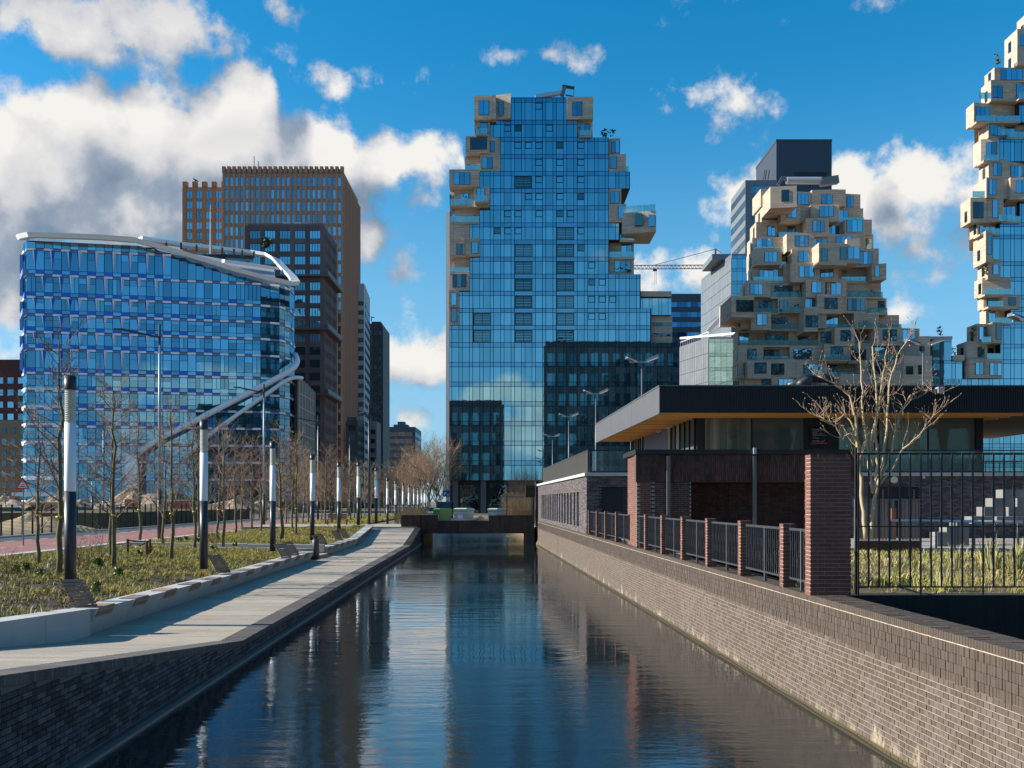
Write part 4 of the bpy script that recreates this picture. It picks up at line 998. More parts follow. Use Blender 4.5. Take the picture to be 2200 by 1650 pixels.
# left canal wall: dark bricks in shade, brick coping that follows the ramp
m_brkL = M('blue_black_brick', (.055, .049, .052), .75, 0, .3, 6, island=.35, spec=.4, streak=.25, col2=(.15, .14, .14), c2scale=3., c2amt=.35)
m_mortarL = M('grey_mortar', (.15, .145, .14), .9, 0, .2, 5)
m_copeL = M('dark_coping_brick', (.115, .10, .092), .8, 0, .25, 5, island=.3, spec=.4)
lw = empty('canal_wall', (XL(20), 20, 0), 'dark shaded brick quay wall along the left side of the canal', 'canal wall')
strip('wall_core', lambda y: XL(y) - .4, lambda y: XL(y) - .022, lambda y: ZC(y) - .11, m_mortarL, -12, 71, .5, lw, 2.6)
y = 5.; 
def wallbricks(root, mat, y0, y1, Xf, zf, bl, bh, jl, jh, sgn, depth=.05, zb=.0, base=0):
    nrow = 60; ang = math.atan2(-(Xf(1) - Xf(0)), 1)
    for r in range(nrow):
        z = zb + r * (bh + jh)
        if z > 2.2: break
        yy = y0 + (0 if r % 2 else (bl + jl) / 2)
        while yy < y1:
            if z + bh < zf(yy) and z + bh < zf(yy + bl):
                x = Xf(yy + bl / 2)
                PC.add(root, 'brick', mat, (x - sgn * (depth / 2 - .004 * random.random()), yy + bl / 2, z + bh / 2), (depth, bl, bh), ang)
            yy += bl + jl
random.seed(4)
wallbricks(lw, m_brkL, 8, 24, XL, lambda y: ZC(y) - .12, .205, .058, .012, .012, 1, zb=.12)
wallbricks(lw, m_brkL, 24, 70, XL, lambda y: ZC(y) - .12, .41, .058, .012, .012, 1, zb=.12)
strip('footing', lambda y: XL(y) - .1, lambda y: XL(y) + .07, lambda y: .085, m_brkL, -12, 71, 2, lw, .4)
strip('waterline_lip', lambda y: XL(y) + .06, lambda y: XL(y) + .10, lambda y: .03, M('lip_stone', (.3, .27, .22), .8), -12, 71, 2, lw, .2)
yy = 4.
while yy < 70.6:
    st = .058 if yy < 26 else .12
    z = ZC(yy); sl = ZC(yy + .1) - ZC(yy - .1)
    cope_x = XL(yy) - .21
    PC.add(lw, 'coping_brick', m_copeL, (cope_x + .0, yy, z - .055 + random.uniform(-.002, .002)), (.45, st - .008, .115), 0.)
    yy += st

# right canal wall, sunlit
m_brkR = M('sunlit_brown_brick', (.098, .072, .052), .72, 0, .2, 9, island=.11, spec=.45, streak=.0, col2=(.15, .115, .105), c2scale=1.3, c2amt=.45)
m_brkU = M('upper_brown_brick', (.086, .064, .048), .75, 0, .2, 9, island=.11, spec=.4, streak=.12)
m_mortR = M('pale_mortar', (.33, .285, .23), .9, 0, .2, 8)
m_mortU = M('brown_mortar', (.16, .13, .11), .9, 0, .2, 8)
def waterstain(m, amt=.9):
    nt = m.node_tree; t = NT(nt); b = [n for n in nt.nodes if n.type == 'BSDF_PRINCIPLED'][0]
    old = b.inputs['Base Color'].links[0].from_socket
    g = t.n('NewGeometry'); sp = t.n('SeparateXYZ'); t.l(g.outputs['Position'], sp.inputs[0])
    nz = t.noise(t.v('MULTIPLY', g.outputs['Position'], (1.5, 1.5, .5)), 1.6, 6, .65)
    lim = t.m('MULTIPLY', t.mapr(nz, .42, .8), .6)
    k = t.mapr(t.m('SUBTRACT', lim, sp.outputs[2]), -.12, .22)
    c1 = t.mix(t.m('MULTIPLY', k, amt * .62), old, (.50, .42, .29, 1))
    k2 = t.mapr(sp.outputs[2], .055, .12)
    c2 = t.mix(k2, (.075, .058, .028, 1), c1)
    t.l(c2, b.inputs['Base Color'])
waterstain(m_brkR); waterstain(m_mortR, .5)
rw = empty('canal_wall', (XR(20), 20, 0), 'sunlit brown brick quay wall with pale joints along the right side of the canal', 'canal wall')
strip('wall_core', lambda y: XR(y) + .012, lambda y: XR(y) + .50, lambda y: 1.235, m_mortR, -12, 68, 2, rw, 2.6)
strip('wall_core', lambda y: XR(y) + .012, lambda y: XR(y) + .50, lambda y: 1.66, m_mortU, -12, 68, 2, rw, .42)
angR = math.atan2(.05, 1)
for r in range(17):
    yy = 7.4 + (.055 if r % 2 else 0); z = .012 + r * .0725
    while yy < 67.9:
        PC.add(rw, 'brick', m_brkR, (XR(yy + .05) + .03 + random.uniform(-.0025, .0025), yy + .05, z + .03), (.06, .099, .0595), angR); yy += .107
for r in range(4):
    yy = 7.4; z = 1.24 + r * .1065
    while yy < 67.9:
        st = .054; PC.add(rw, 'upright_brick', m_brkU, (XR(yy) + .028 + random.uniform(-.004, .004), yy, z + .05), (.06, .047, .099 if yy < 40 else .1), angR); yy += st
strip('joint_strip', lambda y: XR(y) + .001, lambda y: XR(y) + .1, lambda y: 1.672, M('pale_joint', (.42, .36, .28), .9, 0, .3, 6), 7, 67.9, 2, rw, .012)
yy = 7.4
while yy < 67.9:
    st = .056
    nrow = 2
    for q in range(2): PC.add(rw, 'coping_brick', m_brkU, (XR(yy) + .122 + q * .255, yy, 1.719 + random.uniform(-.003, .003)), (.247, st - .007, .094), angR)
    yy += st
strip('waterline_weed', lambda y: XR(y) - .035, lambda y: XR(y) + .02, lambda y: .035 + .012 * math.sin(y * 3.1), M('waterline_weed', (.038, .031, .014), .9, 0, .5, 14), -12, 68, .3, rw, .3)
# retaining wall of the lawn
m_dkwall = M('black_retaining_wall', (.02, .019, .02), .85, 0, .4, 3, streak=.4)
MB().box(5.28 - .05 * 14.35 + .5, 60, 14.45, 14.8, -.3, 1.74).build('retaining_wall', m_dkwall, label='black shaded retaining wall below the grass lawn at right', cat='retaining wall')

# planting beds: soil with a gentle swell
def bed(name, x0f, x1f, y0, y1, zf, mat, nx=20, ny=70):
    vs = []; fs = []
    for j in range(ny + 1):
        y = y0 + (y1 - y0) * j / ny
        for i in range(nx + 1):
            u = i / nx; x = x0f(y) + (x1f(y) - x0f(y)) * u
            vs.append((x, y, zf(x, y, u) + .05 * mnoise.noise(Vector((x * 1.3, y * 1.3, 0))) * min(1, 6 * u, 6 * (1 - u)) + .03 * mnoise.noise(Vector((x * 5, y * 5, 0)))))
    for j in range(ny):
        for i in range(nx): a = j * (nx + 1) + i; fs.append((a, a + 1, a + nx + 2, a + nx + 1))
    return MB().add(vs, fs).build(name, mat, kind='structure', smooth=True)
def seat_top(y): return 1.1 + (.94 - 1.1) * (y - 16.2) / 3.2 if y < 19.4 else (.94 + (.8 - .94) * (y - 19.4) / 12 if y < 31.4 else (.8 if y < 60 else .8 + (y - 60) * .07))
bed('planting_bed', lambda y: -20.4, lambda y: XB(y) - .42, 8, 46.2, lambda x, y, u: (1 - u) * (G - .0) + u * (seat_top(max(y, 16)) - .1) + .12 * math.sin(math.pi * u), m_soil, 30, 110)
bed('planting_bed', lambda y: -20.4, lambda y: XB(y) - .42, 48.9, 69.5, lambda x, y, u: (1 - u) * (G - .0) + u * (seat_top(y) - .1) + .06 * math.sin(math.pi * u), m_grassy, 24, 50)
bed('planting_bed', lambda y: -20.4, lambda y: -13.2 - .03 * (y - 70), 76.5, 150, lambda x, y, u: G + .12, m_grassy, 10, 60)
# concrete seat walls
m_wood = M('weathered_wood', (.33, .22, .155), .75, 0, .2, 4, island=.15, stretch=(1, 8, 8), bump=.3)
m_woodg = M('grey_wood', (.21, .17, .155), .75, 0, .2, 4, island=.15, stretch=(8, 8, 1), bump=.3)
def seat(y0, y1, label, near=False):
    root = empty('seat_wall', (XB((y0 + y1) / 2), (y0 + y1) / 2, .4), label, 'seat wall')
    n = round((y1 - y0) / 2.15); 
    for k in range(n):
        a = y0 + (y1 - y0) * k / n + .007; b = y0 + (y1 - y0) * (k + 1) / n - .007
        za, zb = seat_top(a), seat_top(b); ba, bb = ZC(a) - .1, ZC(b) - .1
        o = .14      # the face leans out over its foot
        xa, xb = XB(a), XB(b)
        vs = [(xa - .45, a, ba), (xa - .10, a, ba), (xa + o, a, za), (xa - .45, a, za), (xb - .45, b, bb), (xb - .10, b, bb), (xb + o, b, zb), (xb - .45, b, zb)]
        blk = MB().add(vs, [(3, 2, 1, 0), (4, 5, 6, 7), (0, 1, 5, 4), (1, 2, 6, 5), (2, 3, 7, 6), (3, 0, 4, 7)]).build('bench_block', m_conc, root)
        # timber inlay across the joint: two boards on the edge
        if k % 1 == 0 and b - a > 1:
            for q in range(3):
                xo = xa + o
                MB().add([(xa + o - .30 + .02, a + .2, za + .012), (xa + o + .012, a + .2, za + .012), (xa + o + .012, a + .2, za - .0), (xa + o - .28, a + .2, za),
                          (xa + o - .28, a + .95, za + .012), (xa + o + .012, a + .95, za + .012), (xa + o + .012, a + .95, za - .0), (xa + o - .28, a + .95, za)],
                         [(3, 2, 1, 0), (4, 5, 6, 7), (0, 1, 5, 4), (1, 2, 6, 5), (2, 3, 7, 6), (3, 0, 4, 7)]) if False else None
            for q in range(2):
                zt = za - .02 - q * .085; s1 = (o + .1) / max(.3, za - ba)
                xt = xa + o - s1 * (za - zt); xl = xa + o - s1 * (za - zt + .075)
                MB().add([(xl - .02, a + .12 - q * .05, zt - .075), (xl + .022, a + .12 - q * .05, zt - .075), (xt + .022, a + .16 - q * .05, zt), (xt - .02, a + .16 - q * .05, zt),
                          (xl - .02, a + .85 - q * .05, zt - .075), (xl + .022, a + .85 - q * .05, zt - .075), (xt + .022, a + .95 - q * .05, zt), (xt - .02, a + .95 - q * .05, zt)],
                         [(3, 2, 1, 0), (4, 5, 6, 7), (0, 1, 5, 4), (1, 2, 6, 5), (2, 3, 7, 6), (3, 0, 4, 7)]).build('timber_board', m_wood, root)
            for q in range(4): PC.box(root, 'seat_slat', m_woodg if k % 2 else m_wood, xa + o - .11 - q * .1, xa + o - .02 - q * .1, a + .15, a + .95, za - .01, za + .016)
    return root
s1 = seat(19.6, 44.6, 'long leaning concrete seat wall with timber inlays along the near planting bed')
s2 = seat(48.8, 69.0, 'second concrete seat wall with timber inlays, beyond the litter bin')
nb = MB().add([(-8.9 - .8, 6, ZC(6) - .1), (-8.75, 6, ZC(6) - .1), (-8.75, 6, 1.6), (-9.6, 6, 1.6), (-9.75, 19.58, .2), (-8.86, 19.58, .2), (-8.86, 19.58, .94), (-9.7, 19.58, .94)],
              [(3, 2, 1, 0), (4, 5, 6, 7), (0, 1, 5, 4), (1, 2, 6, 5), (2, 3, 7, 6), (3, 0, 4, 7)])
nbr = empty('concrete_kerb_wall', (-9, 16, .4), 'plain pale concrete wall end in the lower left of the view', 'wall')
for k, (a, b) in enumerate(((6, 9.3), (9.31, 12.6), (12.61, 15.9), (15.91, 17.7), (17.71, 19.58))):
    zt = lambda y: .94 + (19.58 - y) * .05
    xx = lambda y: -8.88
    MB().add([(-9.4, a, ZC(a) - .3), (-8.86, a, ZC(a) - .3), (-8.86, a, zt(a)), (-9.4, a, zt(a)), (-9.4, b - .008, ZC(b) - .3), (-8.86, b - .008, ZC(b) - .3), (-8.86, b - .008, zt(b)), (-9.4, b - .008, zt(b))],
             [(3, 2, 1, 0), (4, 5, 6, 7), (0, 1, 5, 4), (1, 2, 6, 5), (2, 3, 7, 6), (3, 0, 4, 7)]).build('concrete_block', m_conc, nbr)
cw_ = empty('concrete_kerb_wall', (-14, 47, .5), 'low concrete walls flanking the gap between the two planting beds', 'wall')
for k in range(5):
    PC.box(cw_, 'concrete_block', m_conc, -19.9 + k * 2.06, -19.9 + (k + 1) * 2.06 - .01, 46.2, 46.55, G - .4, G + .02 - k * .03)
    PC.box(cw_, 'concrete_block', m_conc, -19.9 + k * 2.02, -19.9 + (k + 1) * 2.02 - .01, 48.5, 48.85, G - .4, G + .1 - k * .03)
MB().box(-19.9, XB(46) + .1, 46.56, 48.49, .1, .5).build('cross_path', m_walk, kind='structure')

# corten footbridge over the canal
m_corten = M('dark_corten_steel', (.055, .026, .018), .75, 0, .35, 3, streak=.5, col2=(.10, .045, .025), c2scale=1.5, c2amt=.6)
br = empty('footbridge', (-2.5, 72, .75), 'dark rusted steel footbridge across the end of the canal', 'bridge')
d = 70.
xa, xb_, xc, xd = X(903, d), X(942, d), X(1050, d), X(1148, d)
MB().box(xa, xb_ - .01, d, d + .15, Z(1146, d), Z(1106.5, d)).build('side_panel', m_corten, br)
MB().box(xb_, xc, d + .01, d + .15, Z(1146.5, d), Z(1118.5, d)).build('side_panel', m_corten, br)
MB().box(xc + .01, xd, d, d + .15, Z(1146, d), Z(1107, d)).build('side_panel', m_corten, br)
MB().box(X(862, d), xa - .01, d - .1, d + .15, 1.25, Z(1106.5, d)).build('wing_panel', m_corten, br)
MB().add([(xa, d, 0), (xa, d, Z(1106.5, d)), (xa + .1, d + 9, Z(1106.5, d)), (xa + .1, d + 9, 0)], [(0, 1, 2, 3)]).build('return_panel', m_corten, br) if False else None
MB().box(xa, xd, d + .16, d + 8, Z(1146, d) + .1, 1.29).build('deck', m_asphalt, br)
MB().box(X(1128, d), xd, d - .5, d + 8, -.2, Z(1147, d)).build('abutment', m_core, br)
MB().box(xa - .4, xa + .25, d - .02, d + 8, -.2, Z(1147, d)).build('abutment', m_core, br)
for k in range(8): PC.box(br, 'stiffener', m_corten, xa + 1.2 * k + .4, xa + 1.2 * k + .45, d - .03, d + .001, Z(1146, d) + .02, Z(1120, d))
sheet('bridge_approach', [rect(-19.9, xa, 70.2, 78.5, 1.288), rect(xd, 20, 70.2, 78.5, 1.288)], m_walk)

# ================================================================ RIGHT BANK
def bar_set(): pass
m_brkRed = M('red_brown_brick', (.20, .075, .048), .8, 0, .3, 8, island=.35, col2=(.12, .05, .04), c2scale=4, c2amt=.6, bump=.4, bscale=60)
m_mortRed = M('grey_white_mortar', (.40, .35, .32), .9, 0, .3, 8)
m_soldier = M('dark_soldier_brick', (.085, .045, .04), .8, 0, .35, 8, island=.4, streak=.3)
def brick_pillar(x0, x1, y0, y1, z0, z1, label, name='brick_pillar', group=None, bw=.21, ch=.062):
    root = empty(name, ((x0 + x1) / 2, (y0 + y1) / 2, z0), label, 'pillar', group)
    MB().box(x0 + .008, x1 - .008, y0 + .008, y1 - .008, z0, z1 - .012).build('mortar', m_mortRed, root)
    n = round((z1 - z0) / ch); ch = (z1 - z0) / n
    for k in range(n):
        z = z0 + k * ch
        off = 0 if k % 2 else bw / 2
        e = []; x = x0 - off
        while x < x1 - .001:
            a, b = max(x, x0), min(x + bw + .01, x1)
            if b - a > .03: e.append((a, b))
            x += bw + .01
        for a, b in e:
            j = random.uniform(-.003, .003)
            PC.box(root, 'brick', m_brkRed, a + (.005 if a > x0 else 0) + (j if a == x0 else 0), b - (.005 if b < x1 else 0), y0 + j, y1 - j, z + .006, z + ch - .006)
    return root
random.seed(9)
# big pillar in front, small pillars with rail panels between
YP = 14.2
xw = XR(YP)
brick_pillar(xw - .02, xw + .60, YP, YP + .26, 1.76, 3.92, 'tall red brick pillar nearest the viewer, where the quay rail meets the lawn fence')
py_ = [None]
pos = []
for off in (672, 583, 513, 460, 417, 382, 346 + 0, 320, 297, 279, 262):
    pos.append(5.28 / (.05 + (off - 100) / F))     # distance at which the wall line meets that column
ORD = ['first', 'second', 'third', 'fourth', 'fifth', 'sixth', 'seventh', 'eighth', 'ninth', 'tenth', 'eleventh', 'twelfth', 'thirteenth', 'fourteenth', 'fifteenth', 'sixteenth', 'seventeenth', 'eighteenth', 'nineteenth', 'twentieth', 'twenty-first', 'twenty-second', 'twenty-third', 'twenty-fourth', 'twenty-fifth', 'twenty-sixth']
cnt = 0
for i, y in enumerate(pos):
    if i == 6: continue
    cnt += 1
    brick_pillar(XR(y) + .02, XR(y) + .23, y - .21, y, 1.765, 2.83, 'low brick rail pillar on the quay wall, %s behind the tall near pillar' % ORD[cnt - 1], group='low brick pillars on the right quay wall')
def rail_panel(y0, y1, label):
    root = empty('railing_panel', (XR((y0 + y1) / 2) + .12, (y0 + y1) / 2, 1.9), label, 'railing', 'black bar railings on the right quay wall')
    a = Vector((XR(y0) + .12, y0, 0)); b = Vector((XR(y1) + .12, y1, 0)); rz = math.atan2((b - a).y, (b - a).x)
    L = (b - a).length
    for z, h in ((1.93, .035), (2.74, .04)): PC.add(root, 'rail', m_darkmetal, ((a.x + b.x) / 2, (a.y + b.y) / 2, z), (L - .02, .04, h), rz)
    n = max(4, round(L / .115))
    for k in range(n + 1):
        p = a.lerp(b, (k + .5) / (n + 1)); c = k == n // 2
        PC.add(root, 'post' if c else 'bar', m_darkmetal if not c else m_greymetal, (p.x, p.y, 2.335 if not c else 2.26), (.012 if not c else .03, .03 if not c else .05, .8 if not c else .98), rz)
        if not c: PC.add(root, 'bar_splice', m_darkmetal, (p.x + .01, p.y, 2.2 + .26 * (k % 2)), (.03, .034, .16), rz)
ps = [YP + .26] + pos
for i in range(len(ps) - 1):
    y0, y1 = ps[i], ps[i + 1] - .21
    if i == 6: y1 -= .2
    if y1 - y0 > .5: rail_panel(y0 + .02, y1 - .02, 'black bar railing on the quay wall, %s panel counted from the tall near pillar' % ORD[i])
# lawn fence, tall black bars between frame rails
fn = empty('bar_fence', (8, 14.5, 1.75), 'tall black bar fence in front of the grass lawn at right', 'fence')
yf = 14.5; sc = yf / F
z_t, z_m, z_b = Z(975, yf), Z(1131, yf), Z(1261, yf)
x = X(1843, yf); k = 0
for (z, h) in ((z_t, .03), (z_m, .018), (z_b, .022)): PC.box(fn, 'rail', m_blackmetal, x - .02, 14, yf - .014, yf + .014, z - h / 2, z + h / 2)
while x < 14:
    post = k % 6 == 0
    PC.box(fn, 'bar', m_darkmetal, x - .012, x + .012, yf - .03, yf - .015, z_b - (.12 if post else 0), z_t)
    hi_ = .36 if k % 2 else .0
    for zz in (Z(1055, yf), Z(1122, yf) - 0, Z(1188, yf)):
        if (k % 2) ^ (zz < Z(1090, yf) and zz > Z(1150, yf)): PC.box(fn, 'bar_splice', m_darkmetal, x - .022, x + .010, yf - .034, yf - .012, zz - .08, zz + .08)
    x += 22.3 * sc; k += 1
PC.box(fn, 'bar', m_blackmetal, X(1841, yf) - .03, X(1841, yf) + .0, yf - .02, yf + .02, 1.75, z_t + .1)

# lawn mound and courtyard
bed('lawn', lambda y: XR(y) + .5, lambda y: 26., 14.8, 40.5, lambda x, y, u: 1.72 + (.22 * math.sin(math.pi * min(1, (y - 14.8) / 11.)) if y < 25.8 else 0) - max(0, min(.22, (y - 24.5) * .12)) - .08 * max(0, (x - 8) / 10) , m_grassy, 50, 60)
MB().prism([(XR(26) + .45, 26.5), (26, 26.5), (26, 40.5), (XR(40.5) + .45, 40.5)], 1.2, 1.6).build('courtyard', M('court_paving', (.3, .27, .24), .9, 0, .15, 1), kind='structure')

# terrace building
m_brkT = M('dark_terrace_brick', (.105, .085, .085), .75, 0, .3, 7, island=.35, col2=(.17, .145, .14), c2scale=2.5, c2amt=.5)
m_mortT = M('dark_mortar', (.075, .065, .06), .9)
m_cap = M('terrace_cap', (.5, .48, .44), .8)
tb = empty('terrace_building', (6, 50, 1.5), 'long dark brick lower building with slit windows under the roof terrace on the quay', 'building')
T0, T1, TZ = 40.6, 67.7, 4.3
MB().prism([(XR(T0) + .14, T0 + .14), (60, T0 + .14), (60, T1), (XR(T1) + .14, T1)], 1.2, TZ).build('core', m_mortT, tb)
def tpoint(y): return XR(y) + .0
slots = [42.9 + 1.02 * k for k in range(16)]
slots = [5.28 / (.05 + (q - 1100) / F) for q in [1237.5 - 0 * i for i in range(1)]]
# slit windows measured along the wall
sl_px = [1164.5, 1167.8, 1171.2, 1175, 1179, 1183.2, 1187.6, 1192.2, 1197, 1202, 1207.5, 1213.3, 1219.6, 1226.4, 1233.6, 1241]
slots = [5.28 / (.05 + (q - 1100) / F) for q in sl_px]
for r in range(41):
    z = 1.78 + r * .062; yy = T0 + .02 + (.11 if r % 2 else 0)
    while yy < T1 - .1:
        inwin = 1.98 < z < 3.62 and any(abs(yy + .1 - s) < .42 for s in slots)
        if not inwin: PC.add(tb, 'brick', m_brkT, (XR(yy + .1) + .07 + random.uniform(-.004, .004), yy + .1, z + .026), (.13, .208, .052), angR)
        yy += .218
for s in slots:
    PC.add(tb, 'slit_window', m_windark, (XR(s) + .13, s, 2.8), (.03, .72, 1.6), angR)
    PC.add(tb, 'window_fin', m_greymetal, (XR(s) + .06, s + .40, 2.8), (.1, .05, 1.62), angR)
for r in range(44):
    z = 1.6 + r * .062; xx = XR(T0) + .02 + (.11 if r % 2 else 0)
    while xx < 24:
        px = PX0 + xx / T0 * F
        hole = (1284 < px < 1345 and z < Z(1047, T0)) or (1864 < px < 1972 and z < Z(1046, T0))
        if not hole: PC.add(tb, 'brick', m_brkT, (xx + .1, T0 + .07 + random.uniform(-.004, .004), z + .026), (.208, .13, .052), 0)
        xx += .218
MB().box(X(1285, T0), X(1338, T0), T0 + .1, T0 + 3, 1.6, Z(1047, T0)).build('passage', m_core, tb)
MB().box(X(1864, T0), X(1972, T0), T0 + .1, T0 + .16, 1.6, Z(1046, T0)).build('doorway', m_core, tb)
for px in (1868, 1898, 1935, 1965): PC.box(tb, 'door_frame', m_greymetal, X(px, T0) - .03, X(px, T0) + .03, T0 + .05, T0 + .1, 1.6, Z(1050, T0))
strip('roof_cap', lambda y: XR(y) - .1, lambda y: XR(y) + .6, lambda y: TZ + .14, m_cap, T0 - .12, T1, 4, tb, .13)
MB().box(XR(T0) - .09, 40, T0 - .14, T0 + 1, TZ + .002, TZ + .15).build('roof_cap', m_cap, tb)
MB().prism([(XR(T0) + .61, T0 + 1.01), (60, T0 + 1.01), (60, T1 + 10), (XR(T1) + .61, T1 + 10)], TZ + .0, TZ + .12).build('roof_deck', m_asphalt, tb)
lampo = empty('wall_lamp', (X(1919, T0), T0 - .1, 3.9), 'round cream bulkhead lamp on the dark brick wall above the gate', 'wall lamp')
MB().tube([(X(1919, T0), T0 - .14, Z(1031, T0)), (X(1919, T0), T0 + .02, Z(1031, T0))], .15, 20).build('diffuser', M('cream_glass', (.75, .7, .5), .3), lampo)
MB().tube([(X(1919, T0), T0 - .05, Z(1031, T0)), (X(1919, T0), T0 + .03, Z(1031, T0))], .18, 20).build('lamp_ring', m_darkmetal, lampo)
MB().box(X(1982, T0), X(1986, T0), T0 - .08, T0, Z(1028, T0), Z(1023, T0)).build('wall_sensor', m_white, label='tiny white sensor box on the dark brick wall right of the round lamp', cat='sensor')
# railing bars along the quay side of the terrace
tr = empty('terrace_railing', (XR(50) + .1, 52, TZ), 'dense grey bar railing along the quay edge of the roof terrace', 'railing')
yy = T0
while yy < T1 - 3:
    PC.add(tr, 'bar', m_greymetal if False else M('bronze_grey_bar', (.12, .115, .10), .5), (XR(yy) + .12, yy, TZ + .62), (.05, .045, .98), angR); yy += .1
strip('rail', lambda y: XR(y) + .08, lambda y: XR(y) + .16, lambda y: TZ + 1.16, m_darkmetal, T0, T1 - 3, 4, tr, .05)
strip('rail', lambda y: XR(y) + .09, lambda y: XR(y) + .15, lambda y: TZ + .2, m_darkmetal, T0, T1 - 3, 4, tr, .04)
PC.box(tr, 'post', m_blackmetal, XR(T0) + .05, XR(T0) + .2, T0 - .02, T0 + .08, TZ + .14, TZ + 1.2)
tg = empty('glass_railing', (10, T0, TZ), 'clear glass railing along the front edge of the roof terrace', 'railing')
x = XR(T0) + .25
while x < 24: PC.box(tg, 'glass_pane', m_clear, x, x + 1.46, T0 + .02, T0 + .05, TZ + .22, TZ + 1.08); x += 1.5
PC.box(tg, 'rail', m_blackmetal, XR(T0) + .2, 24.5, T0, T0 + .06, TZ + 1.10, TZ + 1.15)
PC.box(tg, 'rail', m_blackmetal, XR(T0) + .2, 24.5, T0, T0 + .06, TZ + .16, TZ + .21)

# brick portal with flat black roof
pt = empty('brick_shelter', (7, 30, 1.7), 'deep flat-roofed brick shelter with a black edge behind the quay railing', 'shelter')
d = 28.9
xa, xb_ = X(1366, d), X(1840, d)
z_cap1, z_cap0, z_band = Z(966, d), Z(976, d), Z(1035, d)
MB().box(xa - .02, xb_ + .05, d - .1, d + 3.2, z_cap0, z_cap1).build('roof_edge', m_blackmetal, pt)
MB().prism([(X(1343, 31), 31.2), (xa - .021, d - .1), (xa - .021, 31.2)], z_cap0, z_cap1).build('roof_edge', m_blackmetal, pt)
MB().box(xa + .01, xb_, d + .06, d + .4, z_band, z_cap0 - .002).build('lintel', m_mortT, pt)
nn = int((xb_ - xa) / .062)
for r in range(4):
    for k in range(nn): PC.box(pt, 'upright_brick', m_soldier, xa + k * .062 + .004, xa + k * .062 + .058, d - .0 + random.uniform(0, .006), d + .07, z_band + r * .213 + .004, min(z_band + (r + 1) * .213 - .006, z_cap0))
MB().box(xa + 1.2, xb_ + .05, d + 1.7, d + 2., 1.6, z_band + .1).build('back_wall_core', m_mortT, pt)
for r in range(33):
    z = 1.7 + r * .063; x = xa + 1.2 + (.11 if r % 2 else 0)
    while x < xb_ - .1: PC.box(pt, 'brick', m_soldier, x, x + .208, d + 1.65 + random.uniform(0, .008), d + 1.71, z, z + .053); x += .218
# left pier of the shelter: lit red brick side, the front's shade put into a darker brick
def brick_block(root, x0, x1, y0, y1, z0, z1, mat):
    n = round((z1 - z0) / .062)
    MB().box(x0 + .01, x1 - .01, y0 + .01, y1 - .01, z0, z1).build('mortar', m_mortRed, root)
    for k in range(n):
        z = z0 + k * .062
        x = x0 + (.11 if k % 2 else 0)
        while x < x1 - .06: PC.box(root, 'brick', mat, x, min(x + .208, x1), y0 - .002 + random.uniform(0, .004), y0 + .04, z + .004, z + .056); x += .218
        y = y0 + .05 + (0 if k % 2 else .11)
        while y < y1 - .06: PC.box(root, 'brick', mat, x0 - .002 + random.uniform(0, .004), x0 + .04, y, min(y + .208, y1), z + .004, z + .056); y += .218
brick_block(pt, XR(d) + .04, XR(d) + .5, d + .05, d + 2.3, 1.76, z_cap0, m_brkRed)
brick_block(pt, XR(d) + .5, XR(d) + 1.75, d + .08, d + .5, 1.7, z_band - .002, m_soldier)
for px in (1435, 1619):
    MB().box(X(px, d) - .05, X(px, d) + .05, d - .16, d - .05, 1.75, Z(980, d)).build('downpipe', m_greymetal, pt)
PC.box(pt, 'pipe_box', m_lightmetal, X(1616, d), X(1622, d), d - .2, d - .1, z_cap0 - .0, z_cap1 + .05)

# pavilion on the terrace
pv = empty('pavilion', (12, 55, TZ), 'black flat-roofed pavilion with deep timber soffit and curtained glass on the terrace', 'pavilion')
d = 44.; zt, zb = Z(828.5, d), Z(886.5, d)
m_ribs = M('black_ribbed_metal', (.017, .02, .025), .45, 0, .1, 3)
m_fascia = M('sunlit_fascia_sheet', (.11, .112, .12), .5, 0, .06, 1)  # sunlight on the side fascia put into its colour, paler than the front
m_timber = M('orange_timber', (.82, .40, .11), .6, 0, .15, 2, island=.12, stretch=(.4, 4, 4))
xl = X(1417.5, d); xr = 34.
FX = lambda y: xl - .047 * (y - d)
MB().prism([(FX(d) + .06, d + .06), (xr, d + .06), (xr, 66), (FX(66) + .06, 66)], zt - .25, zt - .02).build('roof', m_asphalt, pv)
MB().box(xl + .05, xr, d + .05, d + .12, zb, zt).build('fascia_core', m_ribs, pv)
x = xl
while x < 25.5: PC.box(pv, 'fascia_rib', m_ribs, x + .006, x + .075, d, d + .05, zb, zt - .03); x += .11
PC.box(pv, 'roof_trim', m_greymetal, xl - .02, xr, d - .03, d + .1, zt - .025, zt + .03)
segs = [(d + .02, 51.5), (51.52, 59.), (59.02, 66.)]
for a, b in segs:
    MB().prism([(FX(a) - .02, a), (FX(a) + .05, a), (FX(b) + .05, b), (FX(b) - .02, b)], zb, zt - .03).build('side_fascia', m_fascia, pv)
MB().prism([(FX(d) - .05, d - .02), (FX(d) + .06, d), (FX(66) + .06, 66), (FX(66) - .05, 66)], zt - .03, zt + .025).build('roof_trim', m_greymetal, pv)
MB().prism([(FX(d) - .04, d), (FX(d) + .07, d), (FX(66) + .07, 66), (FX(66) - .04, 66)], zb - .045, zb - .001).build('roof_trim', m_greymetal, pv)
MB().prism([(FX(d) + .08, d + .14), (xr, d + .14), (xr, 66), (FX(66) + .08, 66)], zb + .26, zb + .30).build('soffit', m_timber, pv)
y = d + .5
while y < 66:
    PC.box(pv, 'soffit_beam', m_timber, FX(y) + .1, 25, y - .09, y + .09, zb - .0, zb + .255); y += 1.15
gy = 47.; gz0 = TZ + .12; gx0 = X(1497, gy); gx1 = X(2110, gy)
GX = lambda y: gx0 - .047 * (y - gy)
